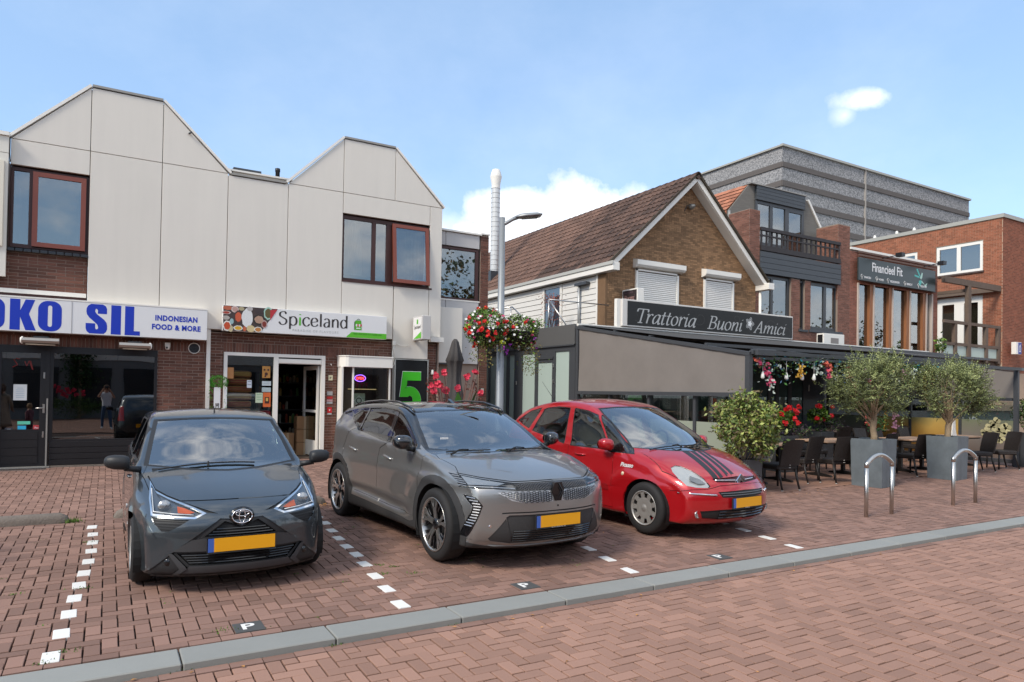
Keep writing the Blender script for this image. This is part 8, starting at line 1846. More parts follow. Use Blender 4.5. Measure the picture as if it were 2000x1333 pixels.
seats(A, 3.46, .70, 1.75, 2.55, .50, M_seat, dash=(1.42, .9), dz=.93, roof=1.34, wheelx=.33)
mb = MB(); mb.tube([(0, 1.85, 1.40), (0, 1.93, 1.475)], [.010, .004], 6); mb.build('antenna', M_rubber, A)
for s_ in (-1, 1):
 P = [c.hit('S', 1.75 + k * .06, .78, s_)[0] + Vector((s_ * (.012 if 0 < k < 3 else 0), 0, 0)) for k in range(4)]; mb = MB(); mb.tube(P, .012, 6); mb.build('door_handle', M_pa, A, True)
mb = MB(); mb.lathe([(0, 0), (.022, 0), (.018, .01)], 12, (0, 0, 0), 'x'); p, n_ = c.hit('S', .93, .62, -1); mb.build('repeater', M_signw, A).location = p + Vector((-.008, 0, 0))
mb = MB(); mb.bbox(-.26, .26, 3.462, 3.475, .50, .61, .003); o = mb.build('rear_plate', M_plate, A)
M_pr = mat('shale_grey_paint', (.30, .292, .28), .33, metal=.75, coat=.9, noise=.02, nscale=1); M_proof = mat('black_roof_paint', (.012, .012, .013), .15, coat=1)
B = empty('parked_car', 'grey electric crossover with black roof and large alloy wheels in the middle bay', 'car', (3.755, 5.50, gz(7.5)), R(3))
def crease(y, z):
 v = 0.0
 if 1.2 < y < 3.3:
  zl = .33 + (y - 1.25) * .035; v -= .045 * math.exp(-((z - zl - .06) / .05) ** 2) * sstep(1.2, 1.5, y) * (1 - sstep(3.0, 3.3, y))
 v += .012 * math.exp(-((z - .80) / .05) ** 2)
 return v
sp = dict(L=4.47, zb=.21, w0=.93, step=.05, top=[(.10, .21), (.03, .30), (.0, .42), (.0, .60), (.01, .72), (.045, .80), (.13, .85), (.40, .93), (.75, 1.00), (1.05, 1.04), (1.18, 1.075), (1.45, 1.23), (1.78, 1.40), (2.0, 1.475), (2.3, 1.525), (2.7, 1.545), (3.2, 1.53), (3.7, 1.475), (3.98, 1.42), (4.15, 1.27), (4.30, 1.08), (4.41, .95), (4.46, .80), (4.46, .62), (4.42, .42), (4.34, .23)],
 belt=[(0, .88), (1.0, 1.02), (1.5, 1.055), (3.0, 1.11), (3.5, 1.18), (4.47, 1.2)], plan=[(0, .79), (.25, .86), (.6, .90), (.9, .905), (1.4, .885), (2.5, .885), (3.4, .90), (3.9, .895), (4.25, .84), (4.47, .76)], lean=[(1.1, .36), (2.6, .36), (4.2, .46)], crown=[(0, .01), (.2, .02), (.9, .03), (1.2, .02), (2, .03), (3.5, .03), (4.47, .02)], rad=[(0, .05), (.2, .07), (1.0, .06), (1.5, .05), (2.2, .08), (3.6, .08), (4.47, .10)],
 arch=[(.84, .36, .46, .016), (3.62, .36, .46, .018)], front=(.40, 2.6), rear=(.30, 2.5), ff=1.2, wsr=(.9, 1.2, 1.8, 2.3), wsc=.20, paint=M_pr, tuck=.05, kb=.03, sh=.03, wmod=(crease,), zc=.55)
c = Car(B, sp)
M_clad = mat('cladding_plastic', (.035, .034, .034), .6, noise=.1, nscale=40)
for cy in (.84, 3.62): c.cut('arch_cladding', 'S', circ(cy, .36, .485), M_clad, .006)
c.cut('_sill', 'S', [(1.2, .15), (1.28, .335), (1.42, .30), (3.12, .36), (3.3, .15)], M_clad, .004, name='sill_cladding')
for cy in (.84, 3.62): c.cut('hole', 'S', circ(cy, .355, .408))
c.cut('_roof', 'T', [(-.765, 1.12), (.765, 1.12), (.80, 1.95), (.80, 3.1), (.74, 4.02), (-.74, 4.02), (-.80, 3.1), (-.80, 1.95)], M_proof, 0, (1.1, 4.1), name='roof')
c.cut('pillar', 'S', [(1.00, 1.06), (1.3, 1.28), (1.72, 1.46), (2.2, 1.58), (3.0, 1.6), (3.9, 1.50), (4.1, 1.40), (3.60, 1.38), (3.50, 1.33), (3.12, 1.165), (2.25, 1.085), (1.30, 1.055)], M_proof, 0, name='pillar')
wsb = [(-.735, 1.065), (-.35, 1.04), (0, 1.035), (.35, 1.04), (.735, 1.065), (.67, 1.27), (.59, 1.43), (.3, 1.45), (0, 1.457), (-.3, 1.45), (-.59, 1.43), (-.67, 1.27)]
c.cut('screen_surround', 'F', scale_poly(wsb, 1.04, 1.25), M_gloss, -.001, (1.0, 2.4), name='windscreen_frame'); c.cut('windscreen', 'F', scale_poly(wsb, .985, 1.25), G_wind, -.004, (.9, 2.5))
c.cut('side_window', 'S', [(1.40, 1.08), (1.68, 1.25), (1.95, 1.385), (2.17, 1.43), (2.13, 1.10)], G_side, -.004); c.cut('side_window', 'S', [(2.21, 1.105), (2.27, 1.45), (2.6, 1.465), (3.02, 1.445), (3.07, 1.185), (2.9, 1.165)], G_priv, -.004); c.cut('side_window', 'S', [(3.13, 1.20), (3.08, 1.44), (3.20, 1.425), (3.44, 1.335)], G_priv, -.004)
c.line('S', [(3.10, 1.19), (3.05, 1.45)], .010, only=(c.ids.index('pillar'),), pid='white_trim'); c.mt['white_trim'] = M_alu; c.offs['white_trim'] = .001
c.cut('rear_window', 'B', [(-.6, 1.06), (.6, 1.06), (.52, 1.34), (-.52, 1.34)], G_priv, -.003, (3.6, 4.47)); c.cut('tail_lamp', 'B', [(.30, .88), (.84, .86), (.80, 1.0), (.40, .96)], M_redl, .003, (3.4, 4.47), mirror=True)
hz = [(-.93, .875), (-.6, .86), (-.3, .852), (0, .85), (.3, .852), (.6, .86), (.93, .875)]
c.cut('_grille_upper', 'F', [(-.43, .822), (0, .828), (.43, .822), (.62, .845), (.62, .77), (.42, .752), (0, .746), (-.42, .752), (-.62, .77), (-.62, .845)], M_gloss, -.004, (-.1, .7), name='upper_grille')
c.cut('headlight', 'F', [(-.845, .888), (-.80, .878), (-.66, .851), (-.44, .824), (-.405, .79), (-.415, .758), (-.62, .772), (-.83, .768)], G_lens, -.001, (-.1, 1.2), mirror=True)
c.cut('_grille_pattern', 'F', [(-.60, .742), (-.42, .748), (-.085, .744), (-.05, .642), (-.36, .638), (-.48, .665)], mat('grille_silver', (.50, .50, .51), .35, metal=.3), -.003, (-.1, .8), mirror=True, name='grille_insert')
c.cut('_bumper_mid', 'F', [(-.50, .53), (.50, .53), (.53, .51), (.50, .40), (.455, .256), (-.455, .256), (-.50, .40), (-.53, .51)], M_clad, -.010, (-.1, .9), name='lower_grille')
c.cut('bumper_tri', 'F', [(-.53, .50), (-.455, .256), (-.64, .285), (-.665, .31)], M_clad, -.004, (-.1, .9), mirror=True, name='bumper_wing')
c.cut('light_blade', 'F', [(-.815, .705), (-.765, .693), (-.715, .616), (-.775, .42), (-.80, .31), (-.83, .32), (-.785, .60)], M_gloss, -.004, (-.1, 1.0), mirror=True)
c.cut('_lip', 'F', [(-.80, .262), (-.6, .225), (.6, .225), (.80, .262), (.80, .2), (-.80, .2)], M_clad, .002, (-.1, 1.0), name='front_lip')
c.line('F', [(-.56, .548), (-.50, .552), (.50, .552), (.56, .548)], .012, (-.1, .8)); c.line('F', [(-.80, .890), (-.66, .862), (-.43, .832), (0, .836), (.43, .832), (.66, .862), (.80, .890)], .007, (-.1, 1.2)); c.line('T', [(-.80, .52), (-.755, .68), (-.79, .95), (-.74, 1.15)], .006, (.25, 1.35), mirror=True)
c.line('S', [(1.17, 1.03), (1.22, .70), (1.28, .34)], .006); c.line('S', [(2.12, 1.08), (2.33, 1.00), (2.37, .90), (2.34, .36)], .007); c.line('S', [(3.20, 1.19), (3.36, 1.13), (3.50, .93), (3.46, .80)], .007); c.line('S', [(1.28, .365), (2.0, .375), (3.1, .42)], .005)
c.line('F', [(-.82, .30), (-.66, .285)], .004, (-.1, 1), mirror=True)
parts = c.finish()
for y in (.84, 3.62): liner(B, y, .355, .415, .90)
wheels(B, sp, .84, 3.62, .358, .225, .262, 'multi', M_alu, .905); underside(B, sp, .24)
for s_ in (-1, 1):
 pts = [onF(s_ * x, z, -.035) for x, z in ((.845, .888), (.66, .851), (.44, .824), (.405, .79), (.415, .758), (.62, .772), (.83, .768))]; mb = MB(); mb.add(pts, [tuple(range(7))]); mb.build('lamp_housing', mat('lamp_dark', (.05, .05, .052), .3, metal=.5), B)
 mb = MB(); mb.add([onF(s_ * x, z, -.012) for x, z in ((.79, .870), (.66, .842), (.50, .818), (.58, .798), (.79, .80))], [(0, 1, 2, 3, 4)]); mb.build('lamp_reflector', M_lampbg, B)
 mb = MB(); mb.tube([onF(s_ * x, z, -.004) for x, z in ((.79, .785), (.62, .784), (.44, .772))], .007, 5); mb.build('lamp_strip', M_lampbg, B)
 for k in range(5): z = .872 - k * .02; mb = MB(); mb.tube([onF(s_ * (.838 - .001 * k), z, .002), onF(s_ * (.805 - .001 * k), z - .006, .002)], .004, 5); mb.build('lamp_fin', M_lampbg, B)
 for k in range(11):
  z = .685 - k * .026; xo = [.800, .792, .785, .780, .782, .786, .790, .795, .800, .806, .812][k]; xi = [.768, .752, .738, .732, .738, .745, .752, .760, .768, .777, .787][k]
  mb = MB(); mb.tube([onF(s_ * xo, z, .003), onF(s_ * xi, z - .004, .003)], .0065, 5); mb.build('light_bar', M_lampbg, B)
p = onF(0, .735, .012); Dm = [(0, .075), (.05, 0), (0, -.075), (-.05, 0)]
mb = MB(); mb.prism([(p.x + a * 1.25, p.z + b * 1.15) for a, b in [(-.032, .075), (.032, .075), (.058, .01), (.03, -.078), (-.03, -.078), (-.058, .01)]], 'y', p.y - .004, p.y + .03); mb.build('emblem_base', M_gloss, B)
for sc_, r_ in ((1, .006), (.55, .005)): mb = MB(); mb.tube([(p.x + a * sc_, p.y - .010, p.z + b * sc_) for a, b in Dm + Dm[:1]], r_, 6); mb.build('emblem', mat('satin_black', (.04, .04, .042), .25, metal=.6), B)
hx = MB(); hy = MB()
for i in range(-20, 21):
 for j in range(7):
  x = i * .029; z = .652 + j * .0185 + (.0093 if i % 2 else 0); ax_ = abs(x)
  if ax_ < .055 + (z - .64) * .35 or ax_ > .575 - (.748 - z) * 1.1 or z > .738 or z < .645 + max(0, ax_ - .33) * .22: continue
  P = [onF(x + .0175 * math.cos(R(a)), z + .0105 * math.sin(R(a)), .003) for a in range(0, 361, 60)]; hx.tube(P, .0034 * (1 if ax_ < .45 else .6), 4, caps=False)
for i in range(-22, 23):
 for j in range(4):
  x = i * .018; z = .765 + j * .018 + (.009 if i % 2 else 0)
  if abs(x) < .06 or abs(x) > .40 or z > .815: continue
  P = [onF(x + .011 * math.cos(R(a)), z + .009 * math.sin(R(a)), .003) for a in range(0, 361, 60)]; hy.tube(P, .0018, 4, caps=False)
hx.build('honeycomb', M_gloss, B)['kind'] = 'stuff'; hy.build('honeycomb', mat('dark_chrome', (.16, .16, .165), .3, metal=.6), B)['kind'] = 'stuff'
for k in range(5): z = .375 - k * .023; mb = MB(); mb.tube([onF(x, z, -.004) for x in [.455 * (q / 8 * 2 - 1) for q in range(9)]], .006, 5); mb.build('slat', M_gloss, B)
plate(B, c, .462, rail='AUTO DEALER .NL')
p = onF(0, .58, .002); mb = MB(); mb.lathe([(0, 0), (.009, 0), (.009, .004)], 10, (0, p.y - .003, .60), 'y'); mb.build('sensor', M_gloss, B); p = onF(-.66, .43, .003); mb = MB(); mb.lathe([(0, 0), (.012, 0), (.014, .006)], 10, (p.x, p.y - .003, p.z), 'y'); mb.build('sensor', M_chrome, B)
mb = MB(); mb.tube([onF(x, z_, .008) for x, z_ in ((-.80, .27), (-.6, .235), (-.3, .232), (0, .232), (.3, .232), (.6, .235), (.80, .27))], .009, 6); mb.build('lip_trim', M_alu if False else mat('satin_grey', (.14, .14, .14), .4, metal=.4), B, True)
mirror(B, -1, (-.90, 1.42, 1.125), -1.07, .155, .18, M_proof); mirror(B, 1, (.90, 1.42, 1.125), 1.07, .155, .18, M_proof)
wiper(B, c, -.62, 1.13, -.12, 1.06, (-.62, 1.02)); wiper(B, c, .08, 1.06, .60, 1.12, (.05, .98))
seats(B, 4.47, .82, 2.05, 2.95, .62, M_seat, dash=(1.62, .9), dz=1.03, roof=1.44)
for s_ in (-1, 1):
 for y0 in (1.98, 3.05):
  P = [c.hit('S', y0 + k * .075, .895 + .01 * k + (.02 if y0 > 3 else 0), s_)[0] + Vector((s_ * .003, 0, 0)) for k in range(4)]; mb = MB(); mb.tube(P, .016, 6); mb.build('door_handle', M_pr, B, True)
 P = [c.hit('T', s_ * .60, y)[0] + Vector((0, 0, .035)) for y in (2.05, 2.4, 2.9, 3.4, 3.8)]; mb = MB(); mb.tube([Vector((P[0].x, P[0].y - .10, P[0].z - .045))] + P + [Vector((P[-1].x, P[-1].y + .08, P[-1].z - .05))], .014, 6); mb.build('roof_rail', M_proof, B, True)
mb = MB(); mb.prism([(2.12, 1.53), (2.24, 1.545), (2.24, 1.585)], 'x', -.02, .02); mb.build('antenna', M_proof, B)
mb = MB(); mb.box(-.045, .045, 1.30, 1.31, 1.0, 1.02); mb.build('sticker', M_signw, B).location = (-.55, 0, .16)
M_px = mat('red_car_paint', (.40, .006, .010), .30, metal=.25, coat=1.0, noise=.02, nscale=1)
C_ = empty('parked_car', 'red rounded people carrier with black bonnet stripes in the right hand bay', 'car', (6.515, 5.62, gz(7.5)), R(4.5))
sp = dict(L=4.28, zb=.19, w0=.875, step=.05, top=[(.10, .19), (.03, .26), (.0, .36), (.0, .50), (.02, .58), (.07, .66), (.18, .755), (.40, .86), (.65, .95), (.85, 1.01), (.98, 1.05), (1.25, 1.21), (1.55, 1.37), (1.80, 1.485), (2.0, 1.545), (2.3, 1.595), (2.6, 1.605), (3.0, 1.58), (3.4, 1.50), (3.7, 1.40), (3.9, 1.28), (4.08, 1.08), (4.20, .88), (4.27, .70), (4.28, .52), (4.25, .36), (4.18, .22)],
 belt=[(0, .78), (.9, .90), (1.4, .925), (2.2, .97), (3.0, 1.05), (3.5, 1.12), (4.28, 1.1)], plan=[(0, .74), (.25, .82), (.55, .865), (.9, .875), (2, .875), (3.2, .87), (3.7, .84), (4.05, .77), (4.28, .70)], lean=[(.9, .27), (2.4, .27), (3.6, .38)], crown=[(0, .015), (.3, .04), (.9, .05), (1.1, .03), (2, .04), (3.5, .04), (4.28, .02)], rad=[(0, .10), (.2, .14), (.7, .14), (1.0, .07), (1.5, .06), (2.2, .10), (4.28, .14)],
 arch=[(.82, .31, .37, .020), (3.58, .31, .37, .018)], front=(.36, 2.3), rear=(.32, 2.4), ff=1.2, wsr=(.7, 1.0, 1.7, 2.2), wsc=.24, paint=M_px, tuck=.04, kb=.045, sh=.015, zc=.52)
c = Car(C_, sp)
for cy in (.82, 3.58): c.cut('hole', 'S', circ(cy, .31, .352))
wsc_ = [(-.72, 1.01), (-.35, .985), (0, .975), (.35, .985), (.72, 1.01), (.68, 1.20), (.62, 1.38), (.57, 1.475), (.3, 1.497), (0, 1.503), (-.3, 1.497), (-.57, 1.475), (-.62, 1.38), (-.68, 1.20)]
c.cut('screen_surround', 'F', scale_poly(wsc_, 1.025, 1.24), M_plas, -.001, (.7, 2.3), name='windscreen_frame'); c.cut('windscreen', 'F', scale_poly(wsc_, .99, 1.24), G_wind, -.004, (.6, 2.4))
for P in ([(1.07, .945), (1.40, 1.17), (1.77, 1.395), (1.80, 1.385), (1.43, .945)], [(1.50, .97), (1.86, 1.39), (2.05, 1.44), (2.30, 1.465), (2.33, 1.455), (2.24, .975)], [(2.40, .99), (2.45, 1.47), (2.7, 1.48), (2.95, 1.455), (3.03, 1.43), (3.16, 1.125)], [(3.26, 1.15), (3.11, 1.455), (3.35, 1.40), (3.63, 1.25)]):
 cy_ = sum(p[0] for p in P) / len(P); cz_ = sum(p[1] for p in P) / len(P)
 c.cut('window_seal', 'S', [(cy_ + (a - cy_) * 1.05, cz_ + (b - cz_) * 1.05) for a, b in P], M_rubber, -.002); c.cut('side_window', 'S', P, G_side, -.005)
c.cut('rear_window', 'B', [(-.58, 1.12), (.58, 1.12), (.5, 1.40), (-.5, 1.40)], G_priv, -.003, (3.3, 4.3)); c.cut('tail_lamp', 'B', [(.60, .75), (.80, .75), (.74, 1.15), (.64, 1.15)], M_redl, .003, (3.2, 4.3), mirror=True)
c.cut('headlight', 'F', [(-.69, .815), (-.62, .838), (-.57, .832), (-.515, .785), (-.485, .70), (-.475, .625), (-.50, .608), (-.62, .612), (-.71, .632), (-.73, .70), (-.72, .77)], G_lens, 0, (-.1, 1.2), mirror=True)
M_vinyl = mat('matt_black_vinyl', (.018, .018, .019), .45)
for f0, f1, b0, b1 in ((-.377, -.304, -.235, -.125), (-.281, -.222, -.10, -.020), (-.166, -.109, .010, .072), (-.075, -.012, .090, .130)): c.cut('_stripe', 'T', [(f0 - .01, .15), (f1 - .01, .15), (b1 + .04, 1.02), (b0 + .04, 1.02)], M_vinyl, .001, (.15, 1.03), only=(0, c.ids.index('_stripe') if '_stripe' in c.ids else 0), name='bonnet_stripe')
c.cut('_grille_top', 'F', [(-.40, .706), (0, .722), (.40, .706), (.37, .668), (0, .650), (-.37, .668)], mat('dark_red_grille', (.05, .004, .005), .4), -.012, (-.1, .6), name='upper_grille')
c.cut('_grille_mid', 'F', [(-.41, .565), (0, .575), (.41, .565), (.365, .500), (0, .488), (-.365, .500)], M_plas, -.014, (-.1, .6), name='mid_grille')
c.cut('_grille_low', 'F', [(-.62, .348), (-.40, .362), (.40, .362), (.62, .348), (.58, .258), (.37, .236), (-.37, .236), (-.58, .258)], M_plas, -.014, (-.1, .7), name='lower_grille')
c.line('F', [(-.80, .56), (-.69, .588), (-.51, .598), (-.35, .632), (0, .640), (.35, .632), (.51, .598), (.69, .588), (.80, .56)], .006, (-.1, .9)); c.line('T', [(-.70, .28), (-.78, .6), (-.72, 1.0)], .006, (.2, 1.1), mirror=True); 
c.line('S', [(1.34, .24), (1.36, .60), (1.40, .92)], .006); c.line('S', [(2.28, .25), (2.285, .97)], .006); c.line('S', [(3.05, .50), (3.16, .8), (3.17, 1.10)], .006); c.line('S', [(1.34, .25), (3.1, .25)], .006)
c.cut('_rub_strip', 'S', [(1.40, .46), (1.40, .50), (1.46, .53), (3.1, .56), (3.1, .50)], mat('dark_red_strip', (.22, .006, .008), .35), .008, name='rub_strip')
parts = c.finish()
for y in (.82, 3.58): liner(C_, y, .31, .36, .845)
wheels(C_, sp, .82, 3.58, .312, .195, .205, 'cover', M_silverw, .862); underside(C_, sp)
for s_ in (-1, 1):
 HL = ((.69, .815), (.62, .838), (.57, .832), (.515, .785), (.485, .70), (.475, .625), (.50, .608), (.62, .612), (.71, .632), (.73, .70), (.72, .77)); mb = MB(); mb.add([onF(s_ * .61, .72, -.045)] + [onF(s_ * x, z, -.02) for x, z in HL], [(0, k + 1, (k + 1) % 11 + 1) for k in range(11)]); mb.build('lamp_housing', mat('lamp_bright', (.62, .60, .56), .25, metal=.5), C_)
 mb = MB(); mb.add([onF(s_ * x, z, -.012) for x, z in ((.60, .735), (.53, .70), (.50, .655), (.58, .65), (.64, .685))], [(0, 1, 2, 3, 4)]); mb.build('lamp_reflector', mat('lamp_mid', (.28, .28, .28), .3, metal=.7), C_)
 p = onF(s_ * .63, .308, -.002); mb = MB(); mb.lathe([(0, 0), (.032, .006), (.042, .0), (.046, .012)], 16, (p.x, p.y, p.z), 'y'); mb.build('fog_lamp', M_lampbg, C_, True)
 mb = MB(); mb.tube([onF(s_ * x, z, .006) for x, z in ((.77, .545), (.68, .545), (.56, .538), (.44, .530))], .011, 6); mb.build('bumper_trim', M_chrome, C_, True)
 mb = MB(); mb.tube([onF(s_ * x, z, .008) for x, z in ((.385, .690), (.25, .688), (.12, .684), (.06, .682))], .007, 6); mb.build('grille_bar', M_chrome, C_, True)
p = onF(0, .69, .020)
for dz_ in (.028, -.012):
 mb = MB(); mb.prism([(p.x - .085, p.z + dz_ - .045), (p.x, p.z + dz_ + .035), (p.x + .085, p.z + dz_ - .045), (p.x + .055, p.z + dz_ - .045), (p.x, p.z + dz_ + .002), (p.x - .055, p.z + dz_ - .045)], 'y', p.y - .006, p.y + .01); mb.build('emblem', M_chrome, C_)
for z, xa, mt_ in ((.546, .38, M_silverw), (.520, .36, M_silverw)): mb = MB(); mb.tube([onF(x, z, .002) for x in [xa * (q / 8 * 2 - 1) for q in range(9)]], .006, 5); mb.build('slat', mat('satin_grey', (.14, .14, .14), .4, metal=.4), C_)
for z in (.335, .30, .265): mb = MB(); mb.tube([onF(x, z, .0) for x in [.40 * (q / 8 * 2 - 1) for q in range(9)]], .007, 5); mb.build('slat', M_gloss, C_)
plate(C_, c, .435, rail='GARAGE')
mirror(C_, -1, (-.845, 1.42, 1.03), -1.0, .155, .17, M_px); mirror(C_, 1, (.845, 1.42, 1.03), 1.0, .155, .17, M_px)
wiper(C_, c, -.60, .98, .10, .88, (-.15, .86)); wiper(C_, c, .0, .90, .60, .97, (.12, .85))
seats(C_, 4.28, .78, 2.05, 2.9, .66, M_beige, dash=(1.62, .9), dz=1.0, roof=1.47)
for s_ in (-1, 1):
 for y0 in (1.92, 2.80): P = [c.hit('S', y0 + k * .07, .86 + (.03 if y0 > 2.5 else 0), s_)[0] + Vector((s_ * (.014 if 0 < k < 3 else 0), 0, 0)) for k in range(4)]; mb = MB(); mb.tube(P, .013, 6); mb.build('door_handle', M_px, C_, True)
p, n_ = c.hit('S', 1.17, .69, -1); mb = MB(); mb.lathe([(0, -.006), (.022, -.004), (.026, .004)], 12, (p.x, p.y, p.z), 'x'); mb.build('repeater', mat('cream_lens', (.6, .5, .35), .3), C_, True)
q, n_ = c.hit('S', 1.12, .80, -1); t_ = text_mesh('lettering', 'Picasso', .075, M_signw, C_, (q.x - .012, 1.24, .775), (math.pi / 2, 0, -math.pi / 2), bold=.002, shear=.35, depth=.001)
mb = MB(); mb.tube([(-.1, 3.35, 1.49), (-.12, 2.95 + .55, 1.56), (-.16, 3.78, 1.86)], [.008, .004, .002], 5); mb.build('antenna', M_rubber, C_)
# ================================================================== THE OTHER SIDE OF THE STREET (seen in the glass)
ob = empty('opposite_building', 'pale panelled shop row across the street, seen only as reflections', 'building')
OY = -12.0
mb = MB(); mb.box(-30, 16, OY - 8, OY, -.05, 6.2); mb.build('wall', mat('opposite_wall', (.20, .19, .18), .8, noise=.05), ob)
for k in range(18):
 x = -29.5 + k * 2.5
 mb = MB(); mb.box(x + .01, x + 2.49, OY, OY + .05, 3.1, 6.1); mb.build('panel', M_panel, ob)
 mb = MB(); mb.box(x + .3, x + 2.2, OY + .002, OY + .06, .5 if k % 3 else .05, 2.7); mb.build('window', mat('dark_opening', (.02, .02, .022), .3), ob)
 mb = MB(); mb.box(x + .4, x + 2.1, OY + .06, OY + .1, 4.0, 5.3); mb.build('window', mat('dark_opening', (.02, .02, .022), .3), ob)
iv = empty('ivy_column', 'ivy climbing the front across the street, seen in the dark shop window', 'ivy'); rg = random.Random(91); l1 = MB()
for k in range(1500): leafquad(l1, (-1.3 + rg.gauss(0, .42), OY + .3 + rg.gauss(0, .12), rg.uniform(1.6, 5.2)), .16, rg, .7)
l1.build('foliage', mat('ivy_leaf', (.04, .075, .02), .7, tone=.5), iv)['kind'] = 'stuff'; mb = MB(); mb.tube([(-1.3, OY + .2, -.05), (-1.3, OY + .2, 5)], .08, 8); mb.build('stem', M_bark, iv)
hd = bush('hedge', 'low hedge with pink flowers across the street', (-1.4, OY + 1.2, .55), (1.1, .4, .5), 1600, (M_g1, M_el1), .10, 92); f = MB(); rg = random.Random(93)
for k in range(16): cluster(f, (-1.9 + rg.gauss(0, .5), OY + 1.5, 1.35 + rg.gauss(0, .12)), .10, rg, 8, .07)
f.build('blossoms', mat('canna_flower', (.62, .035, .07), .6), hd)['kind'] = 'stuff'
M_au = [mat('autumn_leaf_%d' % i, c_, .7, tone=.5) for i, c_ in enumerate([(.10, .085, .02), (.16, .085, .02), (.05, .075, .02)])]
def street_tree(x, y, h, r, seed, label):
 t_ = empty('street_tree', label, 'tree', group='street trees across the road'); rg = random.Random(seed); mb = MB(); mb.tube([(x, y, -.1), (x + .05, y, h * .35), (x, y, h * .8)], [.2, .15, .05], 8)
 for k in range(12): a = rg.uniform(0, 6.28); mb.tube([(x, y, h * rg.uniform(.3, .6)), (x + r * .8 * math.cos(a), y + r * .8 * math.sin(a), h * rg.uniform(.6, .9))], [.06, .02], 5)
 mb.build('trunk', M_bark, t_); ls = [MB() for _ in M_au]; cl = [(x + r * rg.gauss(0, .45), y + r * rg.gauss(0, .45), h * .68 + h * .17 * rg.gauss(0, 1)) for _ in range(40)]
 for k in range(2600): q = rg.choice(cl); leafquad(ls[rg.randrange(3)], (q[0] + rg.gauss(0, r * .16), q[1] + rg.gauss(0, r * .16), q[2] + rg.gauss(0, r * .14)), rg.uniform(.2, .38), rg, .7)
 for l_, m_ in zip(ls, M_au): l_.build('crown', m_, t_)['kind'] = 'stuff'
for k, (x, y) in enumerate(((34, -11), (42, -12), (50, -11.5), (58, -12), (67, -11), (24, -13))): street_tree(x, y, 9 + (k % 3), 3.4, 100 + k, 'autumn street tree number %s along the far side of the road' % ('one', 'two', 'three', 'four', 'five', 'six')[k])
wb = empty('window_bench', 'long orange wooden plank table just inside the dark shop window', 'table'); mb = MB(); mb.bbox(-.90, .25, 16.12, 16.5, .80, .85); mb.build('plank', mat('orange_wood', (.55, .22, .04), .5, noise=.1), wb); mb = MB(); mb.tube([(-.8, 16.3, .14), (-.8, 16.3, .8)], .03, 6); mb.tube([(.2, 16.3, .14), (.2, 16.3, .8)], .03, 6); mb.build('leg', M_dark, wb)
vp = bush('potted_flower', 'small bright plant in a white pot on the plank inside the shop window', (-.70, 16.25, 1.08), (.12, .1, .09), 160, (M_fern, M_yg), .06, 95, cat='plant'); mb = MB(); mb.lathe([(0, .85), (.05, .85), (.06, 1.0), (0, 1.0)], 12, (-.70, 16.25, 0)); mb.build('pot', M_signw, vp)
